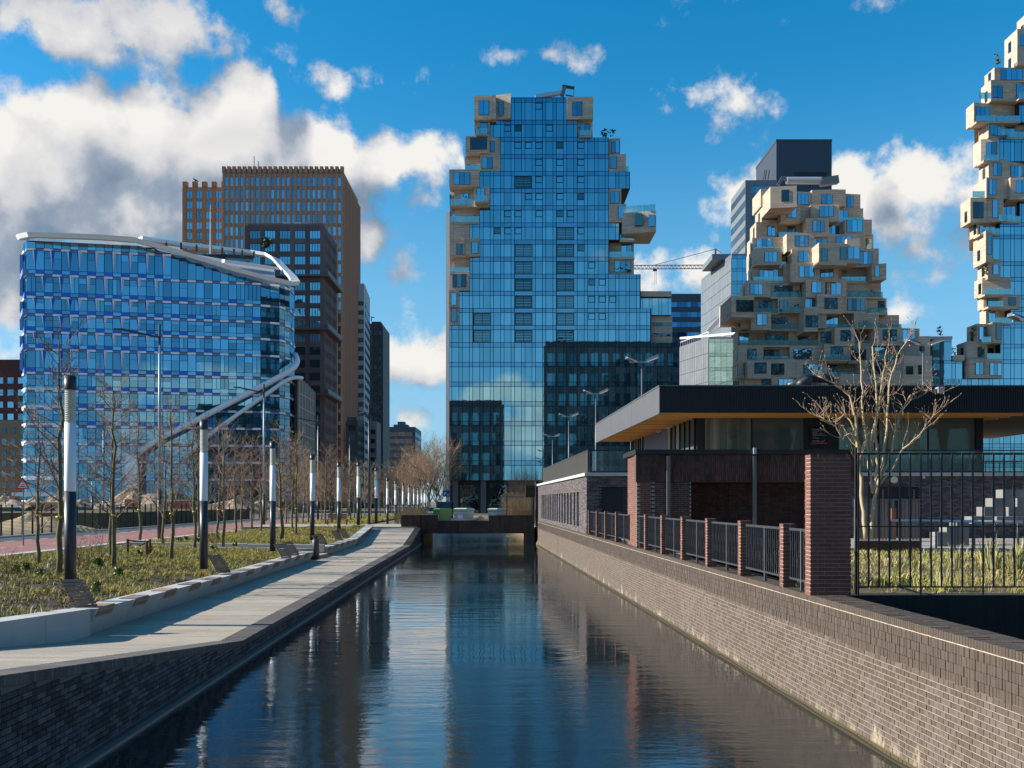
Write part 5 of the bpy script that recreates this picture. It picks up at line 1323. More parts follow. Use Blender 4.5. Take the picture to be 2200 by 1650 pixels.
# front glazing
m_curt = glassM('curtained_glass', (.7, .7, .6), (.13, .15, .13), .22, rough=.02, wave=.004, wscale=.8, curtain=(.42, .42, .33), island=.15)
MB().box(gx0, X(1512, gy), gy - .12, gy + .1, gz0, zb + .26).build('corner_column', m_blackmetal, pv)
MB().box(X(2095, gy), gx1, gy - .12, gy + .1, gz0, zb + .26).build('corner_column', m_blackmetal, pv)
MB().box(gx0 + .1, gx1 - .1, gy + .12, gy + .2, gz0, zb + .26).build('back_lining', m_core, pv)
MB().box(X(1728, gy), X(1800, gy), gy - .02, gy + .1, gz0, zb + .26).build('black_wall', m_blackmetal, pv)
PC.box(pv, 'head_rail', m_blackmetal, gx0, gx1, gy - .06, gy + .0, Z(894, gy), zb + .26)
for a, b in ((1514, 1613), (1616, 1726), (1802, 1878), (1890, 1992), (1995, 2094)):
    PC.box(pv, 'glass_pane', m_curt, X(a, gy), X(b, gy), gy - .0, gy + .05, gz0 + .05, Z(894, gy))
    for q in range(1, 4):
        if b - a > 90 and q == 2: continue
    PC.box(pv, 'mullion', m_blackmetal, X(b, gy), X(b, gy) + .07, gy - .05, gy + .06, gz0, Z(894, gy))
# side glazing and grey wall, seen under the soffit
def side_run(y0, y1, n, kind):
    for k in range(n):
        a, b = y0 + (y1 - y0) * k / n, y0 + (y1 - y0) * (k + 1) / n
        ang = math.atan2(.047, 1); ym = (a + b) / 2
        PC.add(pv, 'glass_pane' if kind else 'wall_panel', m_curt if kind else m_fascia2, (GX(ym), ym, (gz0 + zb) / 2 + .1), (.05, b - a - .08, zb - gz0 + .25), ang)
        if kind: PC.add(pv, 'mullion', m_blackmetal, (GX(a) - .03, a, (gz0 + zb) / 2 + .1), (.16, .08, zb - gz0 + .25), ang)
m_fascia2 = M('blue_grey_render', (.16, .17, .2), .7, 0, .06, 1)
side_run(47.2, 53.8, 6, 1); side_run(53.8, 61.2, 1, 0); side_run(61.2, 66.2, 6, 1)
for k, y in enumerate((52.5, 55.5)):
    sg = empty('wall_spotlight', (GX(y) - .1, y, 6.3), 'small white spotlight under the timber soffit, %s one' % ('nearer' if k == 0 else 'farther'), 'spotlight')
    MB().tube([(GX(y) - .05, y, zb + .05), (GX(y) - .3, y, zb - .05)], .08, 10).build('head', m_white, sg); MB().box(GX(y) - .06, GX(y) + .0, y - .05, y + .05, zb, zb + .12).build('bracket', m_white, sg)
# notice board on the black wall
m_sign = M('sign_black', (.008, .008, .01), .4, 0, .02, 1); m_signred = M('sign_red', (.5, .05, .08), .5, 0, .02, 1); m_signw = M('sign_white', (.6, .6, .62), .5, 0, .02, 1)
nbd = empty('notice_board', (X(1758, gy), gy - .1, 5.9), 'black notice board with white lines of text and a red bar, on the pavilion wall', 'notice board')
nbb = MB().box(X(1738, gy), X(1777, gy), gy - .09, gy - .03, Z(956, gy), Z(916, gy)).build('board', m_sign, nbd)
MB().box(X(1741, gy), X(1775.5, gy), gy - .1, gy - .091, Z(954.5, gy), Z(950.5, gy)).build('red_bar', m_signred, nbb)
def text(s, size, loc, mat, parent, name='lettering', rot=(90, 0, 0), ext=.003):
    cu = bpy.data.curves.new(name, 'FONT'); cu.body = s; cu.size = size; cu.extrude = ext; cu.materials.append(mat)
    tmp = bpy.data.objects.new(name, cu); me = bpy.data.meshes.new_from_object(tmp); bpy.data.objects.remove(tmp)
    o = bpy.data.objects.new(name, me); o.rotation_euler = [R(a) for a in rot]; return link(o, parent, loc)
for s, py, sz in (('Hoofdingang', 924.5, .13), ('Receptie', 927.6, .085), ('Sanitair', 930.6, .085), ('Vergaderruimte', 933.6, .085), ('Wedstrijdsecretariaat', 936.6, .08), ('Tribune', 942.6, .11), ('Sportbar', 949, .11)):
    text(s, sz, (X(1744, gy), gy - .1, Z(py, gy)), m_signw, nbb)
for a, b in (((1763, 931), (1763, 922)), ((1763, 922), (1768, 922)), ((1763, 931), (1772, 931)), ((1766, 942), (1772, 940)), ((1764, 947), (1766, 949)), ((1766, 949), (1773, 945))):
    MB().bar(W(*a, gy - .1), W(*b, gy - .1), .028, .02).build('logo_stroke', m_signred if a[0] < 1764 or a[1] == 942 else m_signw, nbb)
# duct on the roof and box speaker on the fascia
du = empty('air_tubes', (X(1745, 48), 48, zt), 'black inflated tubes lying on the pavilion roof', 'air tubes')
MB().tube([W(1692, 830, 48), W(1712, 826, 48), W(1722, 818, 48), W(1735, 812, 48), W(1775, 813, 48), W(1788, 818, 48), W(1791, 832, 48)], [.2, .26, .3, .26, .24, .26, .26], 12).build('tube', m_blackmetal, du, smooth=True)
MB().tube([W(1716, 830, 47.6), W(1724, 822, 47.6), W(1730, 818, 47.6), W(1742, 820, 47.6)], .22, 12).build('tube', m_darkmetal, du, smooth=True)
sp = empty('box_speaker', (X(2017, 43.9), 43.9, zt), 'grey box floodlight on the front edge of the pavilion roof', 'floodlight')
MB().box(X(2012, 43.8), X(2025, 43.8), 43.6, 43.95, Z(846, 43.8), Z(832, 43.8)).build('housing', m_lightmetal, sp); MB().box(X(2008, 43.8), X(2012, 43.8), 43.7, 43.9, Z(844, 43.8), Z(836, 43.8)).build('bracket', m_darkmetal, sp)
# terrace furniture far right
ft = empty('terrace_table', (X(2160, 45), 45, TZ + .1), 'dark terrace table with chairs behind the glass rail at far right', 'table')
for k in range(3):
    x = X(2120 + k * 30, 45); MB().box(x - .3, x + .3, 44.8, 45.4, 5.1, 5.15).build('tabletop', m_blackmetal, ft); MB().tube([(x, 45.1, TZ + .1), (x, 45.1, 5.1)], .03, 6).build('leg', m_blackmetal, ft)

# courtyard: slatted timber gate, handrail, concrete steps
gt = empty('timber_gate', (X(1905, 37), 37, 1.6), 'grey slatted timber gate below the round wall lamp', 'gate')
x = X(1836, 37); k = 0
while x < X(1980, 37):
    if not (X(1922, 37) < x < X(1928, 37)): PC.box(gt, 'slat', m_woodg, x, x + .1, 37, 37.05, 1.62, Z(1075, 37))
    x += .135; k += 1
PC.box(gt, 'rail', m_greymetal, X(1836, 37), X(1982, 37), 36.95, 37.1, Z(1075, 37), Z(1072, 37)); PC.box(gt, 'rail', m_greymetal, X(1836, 37), X(1982, 37), 37.05, 37.1, 1.75, 1.82)
MB().box(X(1924, 37), X(1930, 37), 37.2, 37.6, 1.65, Z(1092, 37)).build('traffic_cone_board', M('signal_orange', (.7, .22, .03), .6), label='orange board leaning behind the gap of the timber gate', cat='board')
hr = empty('handrail', (14, 30, 1.5), 'long silver tube handrail with wire mesh in front of the concrete steps', 'handrail')
MB().tube([W(1912, 1118, 31), W(2240, 1122, 29)], .045, 10).build('rail', m_lightmetal, hr, smooth=True)
for px in (1914, 2012, 2052, 2094, 2139, 2188): PC.box(hr, 'post', m_greymetal, X(px, 30.3) - .025, X(px, 30.3) + .025, 30.3, 30.35, 1.5, Z(1120, 30.3))
for k in range(6): PC.box(hr, 'wire', m_greymetal, X(1914, 30.4), X(2230, 30.4), 30.38, 30.39, 1.6 + k * .15, 1.608 + k * .15)
m_step = M('step_concrete', (.21, .205, .195), .85, 0, .12, 1.5, island=.1)
st_ = empty('concrete_steps', (18, 36, 1.5), 'pale concrete block seating steps climbing to the right edge', 'steps')
for k, (pl, pt_, pb) in enumerate(((2072, 1109, 1125), (2112, 1089, 1109), (2146, 1070, 1089), (2184, 1051, 1070))):
    zz1, zz0 = Z(pt_, 35), Z(pb, 35); x = X(pl, 35)
    q = 0
    while x < 26: PC.box(st_, 'step_block', m_step, x, x + .78, 34.4 + k * .5 - (.2 if q % 3 == 1 else 0), 35.0 + k * .5, zz0 + .004, zz1 - .004); x += .8; q += 1
for px, d_ in ((2028, 33), (2048, 34), (2070, 34)):
    PC.box(st_, 'step_block', m_step, X(px - 14, d_), X(px + 12, d_), d_, d_ + .6, 1.6, 1.6 + .5 + (px - 2028) * .008)
wl = empty('planter_wall', (X(1880, 27.5), 27.5, 1.7), 'low brown planter wall with a pale edge at the foot of the bare multi-stem tree', 'wall')
MB().box(X(1836, 27.6), X(1972, 27.6), 27.4, 27.6, 1.6, Z(1162, 27.5)).build('panel', m_corten, wl); MB().box(X(1836, 27.6), X(1972, 27.6), 27.35, 27.65, Z(1162, 27.5) + .002, Z(1160, 27.5)).build('edge', m_lightmetal, wl)

# corten box, steel frame and reeds beyond the bridge
cb = empty('corten_box', (X(1143, 72), 72, 2.2), 'rusty steel box on a dark post beside the bridge', 'steel box')
MB().box(X(1129, 72), X(1152, 72), 72, 73.2, Z(1067, 72), Z(1043, 72)).build('panel', m_corten, cb)
MB().box(X(1150, 72), X(1157.5, 72), 70.5, 74, .9, Z(1034, 72)).build('post', m_core, cb)
fr = empty('steel_frame', (X(1118, 76), 76, 1.3), 'thin dark steel goal-like frame in front of the reeds by the bridge', 'frame')
PC.box(fr, 'top_bar', m_corten, X(1088, 76), X(1149, 76), 76, 76.1, Z(1068.5, 76), Z(1067, 76))
for px in (1088, 1142): PC.box(fr, 'post', m_corten, X(px, 76), X(px, 76) + .08, 76, 76.1, 1.2, Z(1068, 76))
PC.box(fr, 'post', m_corten, X(1145, 76), X(1148, 76), 76, 76.2, 1.2, Z(1068, 76))
# quay post fence right of the bridge
PC.box(fr, 'post', m_blackmetal, X(1150, 69), X(1158, 69), 69, 69.06, Z(1119, 69), Z(1095, 69))
# ================================================================ LAMPS, TREES, PLANTS, STREET THINGS
m_lampw = M('lamp_acrylic', (.80, .82, .84), .25, 0, .03, 3)
m_lampr = M('lamp_ribbed_glass', (.55, .56, .50), .25, 0, .05, 3)
m_lampb = M('lamp_dark_steel', (.03, .034, .042), .4, 0, .08, 3)
# lamp columns: (pixel x, distance, top y)
LP = [(151, 21.3, 808), (438, 30.3, 902), (586, 41.1, 948), (671, 52.5, 976), (728, 63.1, 993), (770, 69.5, 993), (808, 81, 1005), (832.5, 92, 1026.5), (850, 103, 1033), (866, 114, 1037.5), (878.5, 125, 1042),
      (889.5, 136, 1045), (898, 147, 1048), (906, 158, 1047.5), (913.5, 169, 1049), (919.5, 180, 1049.5)]
HL = 4.85; rr = .128
def lamp_parts():
    a = MB().lathe((0, 0, 0), [(rr, 0), (rr, HL * .455)], 20).mesh('post', m_lampb, True, (0, 0, 0))[0]
    b = MB().lathe((0, 0, 0), [(rr * .97, HL * .455), (rr * .99, HL * .46), (rr * .97, HL * .78)], 20).mesh('diffuser', m_lampw, True, (0, 0, 0))[0]
    prof = []
    z = HL * .78
    while z < HL * .935: prof += [(rr * .86, z), (rr * 1.0, z + .018), (rr * .86, z + .036)]; z += .042
    c = MB().lathe((0, 0, 0), prof, 20).mesh('louvre_rings', m_lampr, False, (0, 0, 0))[0]
    d = MB().lathe((0, 0, 0), [(rr * 1.0, HL * .935), (rr * 1.03, HL * .94), (rr * 1.03, HL)], 20).mesh('cap', m_lampb, True, (0, 0, 0))[0]
    return [('post', a), ('diffuser', b), ('louvre_rings', c), ('cap', d)]
lp = lamp_parts()
for i, (px, d, py) in enumerate(LP):
    x = X(px, d); z = Z(py, d) - HL
    root = empty('lamp_column', (x, d, z), 'round black and white light column, %s in the row from the left' % ORD[i], 'lamp', 'light columns along the promenade')
    for n, me in lp:
        o = bpy.data.objects.new(n, me); o.parent = root; COL.objects.link(o)
# tall street lamps with a single arm
def street_lamp(px, d, ytop, arm, label, zb=G, yarm=None):
    x = X(px, d); zt = Z(ytop, d); root = empty('street_lamp', (x, d, zb), label, 'street lamp', 'tall street lamps on the left')
    MB().tube([(x, d, zb), (x, d, zb + 2.9)], .13, 12).build('base', m_lampb, root, smooth=True)
    MB().tube([(x, d, zb + 2.9), (x, d, zt - .6)], [.10, .065], 10).build('pole', M('galvanised_pole', (.36, .37, .39), .45, .2, .06, 2), root, smooth=True)
    MB().tube([(x, d, zt - 1.2), (x, d, zt)], .075, 8).build('pole_top', m_lampb, root)
    e = Vector((x + arm, d, zt + abs(arm) * .12 - .55))
    arm_ = MB().bar((x, d, zt - .75), e, .16, .10).build('arm', m_lampb, root)
    MB().bar(e + Vector((.25 if arm < 0 else -.25, 0, -.03)), e + Vector((-.35 if arm < 0 else .35, 0, .0)), .28, .09).build('lamp_head', m_lampb, arm_)
street_lamp(343, 54, 697, -2.25, 'tall grey street lamp with one arm, the nearest one')
street_lamp(567, 80, 825, -2.2, 'tall grey street lamp with one arm, second from the left')
street_lamp(683, 108, 893, -2.2, 'tall grey street lamp with one arm, third from the left')
street_lamp(751, 145, 939, -2.2, 'tall grey street lamp with one arm, fourth from the left')
street_lamp(806, 190, 985, -2.0, 'tall grey street lamp far down the street before the charcoal tower')
street_lamp(222, 118, 905, 1.2, 'thin pale lamp post in front of the blue office, behind the fence')
street_lamp(198, 112, 1015, .8, 'short bent lamp post in front of the blue office entrance')
x, d = X(793, 77), 77.
root = empty('street_lamp', (x, d, 1.28), 'tall black pole with two spotlights on arms at the end of the promenade', 'street lamp')
MB().tube([(x, d, 1.28), (x, d, Z(868, d))], [.11, .07], 12).build('pole', m_lampb, root, smooth=True)
for dx, py, s in ((15, 872, 1), (-14, 887, -1)):
    z = Z(py, d); MB().bar((x, d, z), (X(793 + dx, d), d, z), .05).build('arm', m_lampb, root)
    MB().tube([(X(793 + dx, d) - .2 * s, d, z), (X(793 + dx, d) + .3 * s, d, z - .12)], [.17, .13], 10).build('lamp_head', m_lampb, root)
# sports floodlights behind the pavilion
for i, (px, d, py) in enumerate(((1379, 70, 778), (1280, 91, 846), (1222, 115, 895), (1187, 150, 938), (1983, 62, 742), (2210, 52, 690))):
    x = X(px, d); zt = Z(py, d); root = empty('floodlight_mast', (x, d, 1), ['sports floodlight mast just left of the pavilion roof, largest', 'sports floodlight mast in front of the tower, second in size', 'sports floodlight mast in front of the tower, third in size', 'smallest and farthest sports floodlight mast before the tower', 'floodlight mast behind the bare tree and pavilion roof', 'floodlight head reaching in at the right edge'][i], 'floodlight', 'sports floodlights')
    MB().tube([(x, d, 1), (x, d, zt)], [.10, .05], 10).build('pole', m_greymetal, root, smooth=True)
    MB().bar((x - .9, d, zt), (x + .9, d, zt), .09).build('crossbar', m_lightmetal, root)
    for s in (-1, 1):
        MB().bar((x + s * .35, d - .1, zt + .05), (x + s * 1.2, d - .25, zt + (.45 if s > 0 else .3)), .42, .2).build('lamp_head', m_greymetal, root)
        MB().bar((x + s * .4, d - .35, zt - .02), (x + s * 1.15, d - .45, zt + .25), .3, .05).build('glass', m_white, root)

# ---------------------------------------------------------------- trees
m_bark = M('olive_bark', (.15, .12, .07), .9, 0, .3, 14, col2=(.09, .10, .045), c2scale=5, c2amt=.7, stretch=(1, 1, .4))
m_twig = M('brown_twig', (.25, .165, .105), .9, 0, .2, 5, island=.3)
m_palebark = M('pale_magnolia_bark', (.46, .36, .23), .85, 0, .25, 9, stretch=(1, 1, .5))
def branch(mb, p, dirv, L, r, rng, n=4, up=.12, wob=.18, sides=4):
    pts = [p]; d = dirv.normalized(); q = p
    for i in range(n):
        d = (d + Vector((rng.gauss(0, wob), rng.gauss(0, wob), rng.gauss(0, wob * .6) + up))).normalized(); q = q + d * (L / n); pts.append(q)
    mb.tube(pts, [r * (1 - .8 * i / n) for i in range(n + 1)], sides, False)
    return pts
def young_tree(seed, H=6.2, low=.22, dense=1., tw=1., spread=1.):
    rng = random.Random(seed); tr = MB(); cr = MB()
    pts = [Vector((0, 0, -.1))]
    n = 12
    for i in range(1, n + 1):
        u = i / n; pts.append(Vector((rng.gauss(0, .03) + .05 * math.sin(u * 5 + seed), rng.gauss(0, .03), H * .93 * u)))
    tr.tube(pts, [.062 * (1 - i / n) ** .8 + .012 for i in range(n + 1)], 8)
    nb = int(34 * dense)
    for b in range(nb):
        u = low + (1 - low) * ((b + rng.random()) / nb) ** .9; i = min(n - 1, int(u * n)); p = pts[i].lerp(pts[i + 1], u * n - i)
        a = rng.uniform(0, 6.283); L = (1.75 - 1.25 * abs(u - .38) * 1.3) * rng.uniform(.65, 1.1) * spread * H / 6.2
        L = max(.35, L); el = rng.uniform(.55, 1.1)
        dv = Vector((math.cos(a), math.sin(a), math.tan(el * .75)))
        bp = branch(cr, p, dv, L, .017 * (1.2 - u * .6), rng, 5, .06, .12)
        for _ in range(int(5 * tw + 2)):
            k = rng.randint(1, 4); q = bp[k].lerp(bp[k + 1], rng.random()) if k < 5 else bp[-1]
            base = (bp[min(k + 1, 5)] - bp[k]).normalized(); dv2 = base + Vector((rng.gauss(0, .6), rng.gauss(0, .6), rng.gauss(.1, .4)))
            b2 = branch(cr, q, dv2, L * rng.uniform(.25, .5), .007, rng, 3, .07, .2, 3)
            for _ in range(2):
                q3 = b2[rng.randint(1, 3)]; branch(cr, q3, (b2[-1] - b2[0]).normalized() + Vector((rng.gauss(0, .6), rng.gauss(0, .6), rng.gauss(0, .5))), L * .17, .0045, rng, 2, .05, .2, 3)
    return tr.mesh('trunk', m_bark, True, (0, 0, 0))[0], cr.mesh('crown', m_twig, False, (0, 0, 0))[0]
def big_tree(seed, H=9., spread=3., dens=1., mat=None):
    rng = random.Random(seed); tr = MB(); cr = MB()
    top = branch(tr, Vector((0, 0, -.1)), Vector((0, 0, 1)), H * .35, .16, rng, 4, .3, .05, 8)
    def rec(p, dv, L, r, lv):
        bp = branch(tr if lv == 0 else cr, p, dv, L, r, rng, 4, .08, .14, 5 if lv == 0 else 3)
        if lv >= 3: return
        for _ in range([5, 6, 5][lv] if dens >= 1 else 4):
            k = rng.randint(1, 4); q = bp[k]
            base = (bp[k] - bp[k - 1]).normalized()
            rec(q, base + Vector((rng.gauss(0, .55), rng.gauss(0, .55), rng.gauss(.12, .4))), L * rng.uniform(.5, .72), max(.012, r * .45), lv + 1)
    for b in range(9):
        a = 6.283 * b / 9 + rng.uniform(-.3, .3); q = top[2 + b % 3]
        rec(q, Vector((math.cos(a) * spread / 4, math.sin(a) * spread / 4, 1.1 + .5 * (b % 2))), H * .42, .075, 0)
    return tr.mesh('trunk', m_bark, True, (0, 0, 0))[0], cr.mesh('crown', mat or m_twig, False, (0, 0, 0))[0]
YT = [young_tree(s, dense=dn, tw=tw) for s, dn, tw in ((1, 1.15, 1.3), (2, 1., 1.2), (3, 1.25, 1.), (4, .95, 1.4))]
m_tape = M('yellow_tape', (.75, .5, .02), .5, 0, .05, 2)
def put_tree(protos, i, x, y, z, sc, rot, label, name='bare_tree', group='bare young trees in the planting beds', tape=None):
    tm, cm = protos[i % len(protos)]
    root = empty(name, (x, y, z), label, 'tree', group); root.rotation_euler.z = rot; root.scale = (sc, sc, sc)
    for n, me in (('trunk', tm), ('crown', cm)):
        o = bpy.data.objects.new(n, me); o.parent = root; COL.objects.link(o)
    if tape:
        me = MB().lathe((0, 0, 0), [(.075, tape), (.075, tape + .06)], 12).mesh('marker_band', m_tape, True, (0, 0, 0))[0]
        o = bpy.data.objects.new('marker_band', me); o.parent = root; COL.objects.link(o)
    return root
rng = random.Random(77)
# (pixel x of the foot, pixel y of the foot, pixel y of the top)
TL = [(82, 1215, 860), (127, 1236, 690), (240, 1198, 830), (244, 1218, 800), (299, 1163, 860), (368, 1200, 845), (352, 1172, 900), (417, 1180, 880), (426, 1163, 910), (480, 1172, 900), (541, 1142, 930), (470, 1160, 900), (602, 1157, 900),
      (606, 1156, 935), (629, 1143, 945), (636, 1150, 920), (653, 1128, 960), (662, 1127, 965), (700, 1130, 950), (713, 1130, 960), (776, 1118, 985), (752, 1120, 980)]
TL.sort()
for i, (px, py, pt_) in enumerate(TL):
    d = (H0 - .95) * F / (py - PY0) if py > 1140 else 60 + (1140 - py) * 2.1
    d = min(d, 100); x = X(px, d); x = min(x, XB(d) - .8) if d < 69 else x
    if d > 37 and x < -20.2: x = -19.8
    x = X(px, d)
    H = Z(pt_, d) - G
    put_tree(YT, i, x, d, G - .02, H / 6.2, rng.uniform(0, 6.28), 'bare young tree in the planting beds, %s from the left by its foot' % ORD[i], tape=1.75 * 6.2 / H if i % 3 != 2 else None)
# further rows, seen as thin crossing crowns
FT = [(x_, d_) for x_, d_ in ((505, 62), (520, 70), (560, 66), (585, 84), (615, 90), (640, 100), (672, 96), (690, 110), (722, 120), (735, 104), (748, 128), (762, 112), (784, 122), (798, 135), (815, 118), (826, 132), (842, 140), (857, 128), (870, 150), (884, 142), (896, 165), (572, 108), (600, 118), (628, 130), (708, 142), (664, 125))]
FT.sort()
for i, (px, d) in enumerate(FT):
    put_tree(YT, i + 1, X(px, d), d, G, rng.uniform(1.0, 1.3), rng.uniform(0, 6.28), 'bare young street tree farther back, %s of the back rows from the left' % (ORD[i]), group='bare young trees farther back')
LT = [(-40, 120), (12, 130), (30, 150), (-10, 100)]
for i, (px, d) in enumerate(LT): put_tree(YT, i, X(px, d), d, G, 1.1, i * 1.3, ['bare tree behind the fence before the red brick block, outermost left', 'bare tree behind the fence before the red brick block, in the middle', 'bare tree behind the fence nearest the warning sign', 'bare tree behind the fence at the very left edge'][i], group='bare trees behind the left fence')
BT = [big_tree(s, dens=1) for s in (1, 2)]
m_twig2 = M('reddish_twig', (.20, .115, .07), .9, 0, .2, 5, island=.3)
for i, (px, d, H) in enumerate(((852, 175, 9), (880, 160, 10.5), (905, 165, 13.), (925, 150, 12.5), (938, 167, 12.), (946, 176, 9.), (838, 190, 8.5), (866, 200, 9))):
    put_tree(BT, i, X(px, d), d, G, H / 9, i * .9, 'wide bare tree at the street end by the glass tower, %s from left' % ORD[i], name='street_tree', group='wide bare trees at the end of the street')
# multi-stem magnolia
def magnolia():
    rng = random.Random(14); d = 27.; base = Vector((X(1868, d), d, 2.03))
    root = empty('multi_stem_tree', base, 'pale multi-stem bare tree behind the lawn fence at right', 'tree')
    tr = MB(); cr = MB()
    def P(px, py, dy=0.): return W(px, py, d + dy)
    stems = [([(1860, 1158), (1855, 1100), (1851, 1040), (1846, 1000), (1842, 960), (1838, 900), (1826, 850), (1790, 822), (1758, 808)], .085),
             ([(1868, 1158), (1874, 1110), (1880, 1060), (1884, 1000), (1882, 940), (1884, 870), (1880, 800), (1874, 745)], .09),
             ([(1876, 1060), (1868, 1000), (1860, 930), (1852, 860), (1850, 800), (1846, 735)], .06),
             ([(1882, 1060), (1896, 1000), (1904, 940), (1906, 880), (1912, 820), (1926, 765), (1958, 718)], .06),
             ([(1886, 1040), (1906, 1000), (1918, 950), (1932, 890), (1956, 850), (1985, 835), (2012, 845)], .045),
             ([(1890, 1040), (1920, 1005), (1940, 965), (1975, 935), (1998, 905), (2010, 890)], .04),
             ([(1855, 1000), (1846, 950), (1828, 905), (1812, 890), (1795, 905)], .04), ([(1850, 960), (1830, 930), (1810, 940), (1795, 915), (1768, 900), (1760, 890)], .035),
             ([(1872, 1000), (1870, 940), (1890, 860), (1900, 800), (1905, 750)], .045)]
    for k, (pts, r) in enumerate(stems):
        dy = [0, 0, .4, -.3, .5, -.5, .3, -.2, .6][k]
        P3 = [P(a, b, dy * i / len(pts)) for i, (a, b) in enumerate(pts)]
        sm = []
        for i in range(len(P3) - 1):
            for u in (0, .33, .66): sm.append(P3[i].lerp(P3[i + 1], u) + Vector((rng.gauss(0, .012), rng.gauss(0, .03), 0)))
        sm.append(P3[-1]); n = len(sm)
        tr.tube(sm, [r * .72 * (1 - .85 * i / n) + .006 for i in range(n)], 8)
        for i in range(max(3, n // 3), n):
            for _ in range(rng.choice((1, 1, 2))):
                dv = (sm[i] - sm[i - 1]).normalized() + Vector((rng.gauss(0, .75), rng.gauss(0, .6), rng.gauss(.25, .35)))
                L = rng.uniform(.3, .75); bp = branch(cr, sm[i], dv, L, .0115, rng, 4, .14, .22, 4)
                for _ in range(3):
                    k2 = rng.randint(1, 4); b2 = branch(cr, bp[k2], (bp[k2] - bp[k2 - 1]).normalized() + Vector((rng.gauss(0, .6), rng.gauss(0, .5), rng.gauss(.3, .3))), L * .45, .009, rng, 3, .14, .25, 3)
                    cr.tube([b2[-1], b2[-1] + (b2[-1] - b2[-2]).normalized() * .05], [.013, .004], 4)
    tr.build('trunk', m_palebark, root, smooth=True); cr.build('crown', M('magnolia_twig', (.34, .24, .155), .85, 0, .2, 5), root)
magnolia()

# ---------------------------------------------------------------- plants
def tufts(name, pts, mat, seed, blade=(.12, .26), nb=(10, 18), w=.006, label=None, spread=.10, lean=.5):
    rng = np.random.RandomState(seed); V = []; Fc = []; n = 0
    for (x, y, z, s) in pts:
        for _ in range(rng.randint(*nb)):
            a = rng.uniform(0, 6.283); r0 = rng.uniform(0, spread) * s; L = rng.uniform(*blade) * s
            bx, by = x + math.cos(a) * r0, y + math.sin(a) * r0
            ln = rng.uniform(.1, 1.) * lean; a2 = a + rng.normal(0, .6)
            mx, my = bx + math.cos(a2) * L * ln * .4, by + math.sin(a2) * L * ln * .4; tx, ty = bx + math.cos(a2) * L * ln * 1.1, by + math.sin(a2) * L * ln * 1.1
            px, py = -math.sin(a2) * w * s, math.cos(a2) * w * s
            V += [(bx - px, by - py, z - .02), (bx + px, by + py, z - .02), (mx - px, my - py, z + L * .6), (mx + px, my + py, z + L * .6), (tx, ty, z + L * (.95 - .25 * ln))]
            Fc += [(n, n + 1, n + 3, n + 2), (n + 2, n + 3, n + 4)]; n += 5
    me = bpy.data.meshes.new(name); me.from_pydata(V, [], Fc); me.materials.append(mat)
    o = bpy.data.objects.new(name, me); COL.objects.link(o); o['kind'] = 'stuff'
    if label: o['label'] = label; o['category'] = 'ground cover'
    return o
def soil_z(x, y):
    u = (x + 20.4) / (XB(y) - .42 + 20.4); k = .12 if y < 47 else .06
    return (1 - u) * G + u * (seat_top(max(y, 16)) - .1) + k * math.sin(math.pi * max(0, min(1, u))) + .05 * mnoise.noise(Vector((x * 1.3, y * 1.3, 0)))
rng = random.Random(31)
m_tuftY = M('straw_green_blade', (.52, .38, .08), .8, 0, .25, 1.2, island=.5, col2=(.24, .25, .06), c2scale=.9, c2amt=.85)
m_tuftG = M('pale_green_blade', (.30, .33, .14), .8, 0, .25, 1.2, island=.5)
m_lawn = M('lawn_blade', (.27, .32, .05), .8, 0, .3, 1.4, island=.6, col2=(.42, .31, .15), c2scale=.9, c2amt=.9)
Y, Gn = [], []
for _ in range(9500):
    y = 12 + 33.8 * rng.random() ** .95; x = rng.uniform(-20.2, XB(y) - .5)
    den = mnoise.noise(Vector((x * .35, y * .25, 3))) 
    near = (XB(y) - x) / 11
    if den + .3 * near + (y - 12) * .016 < rng.uniform(-.25, .6): continue
    (Y if rng.random() < .72 else Gn).append((x, y, soil_z(x, y), rng.uniform(.7, 1.3)))
for _ in range(4200):
    y = rng.uniform(49, 69.3); x = rng.uniform(-20.2, XB(y) - .5)
    (Y if rng.random() < .8 else Gn).append((x, y, soil_z(x, y), rng.uniform(.8, 1.4)))
for _ in range(2600):
    y = rng.uniform(77, 140); x = rng.uniform(-20.2, -13.4 - .03 * (y - 70)); Y.append((x, y, G + .12, rng.uniform(1.2, 2.4)))
for _ in range(520):
    y = rng.uniform(11.5, 22); x = rng.uniform(-20.2, XB(y) - .55); (Y if rng.random() < .7 else Gn).append((x, y, soil_z(x, y), rng.uniform(.6, 1.2)))
tufts('leaf_litter', [(x, y, soil_z(x, y), rng.uniform(.6, 1.3)) for x, y in ((rng.uniform(-20.2, -9.2), rng.uniform(11.5, 45)) for _ in range(5200)) if x < XB(y) - .5], M('dry_leaf', (.17, .095, .055), .9, 0, .4, 3, island=.6), 21, blade=(.02, .06), spread=.16, lean=2.2, nb=(5, 9), w=.014, label='brown dry leaves and clods scattered over the bed soil')
tufts('grass_tufts', Y, m_tuftY, 1, blade=(.07, .19), spread=.10, lean=1.0, nb=(12, 20), w=.005, label='yellow green grass tufts sprouting all over the planting beds')
tufts('grass_tufts', Gn, m_tuftG, 2, blade=(.05, .13), spread=.10, lean=1.1, nb=(12, 20), w=.005, label='grey green sedge tufts among the yellow ones in the beds')
cl = []
for _ in range(150):
    x, y = rng.gauss(-10.2, .9), rng.gauss(15.2, 1.4)
    if x < XB(y) - .55: cl.append((x, y, soil_z(x, y), rng.uniform(1., 1.6)))
tufts('grass_tufts', cl, m_tuftG, 3, label='pale green clump of grass by the near slatted backrest', nb=(14, 22))
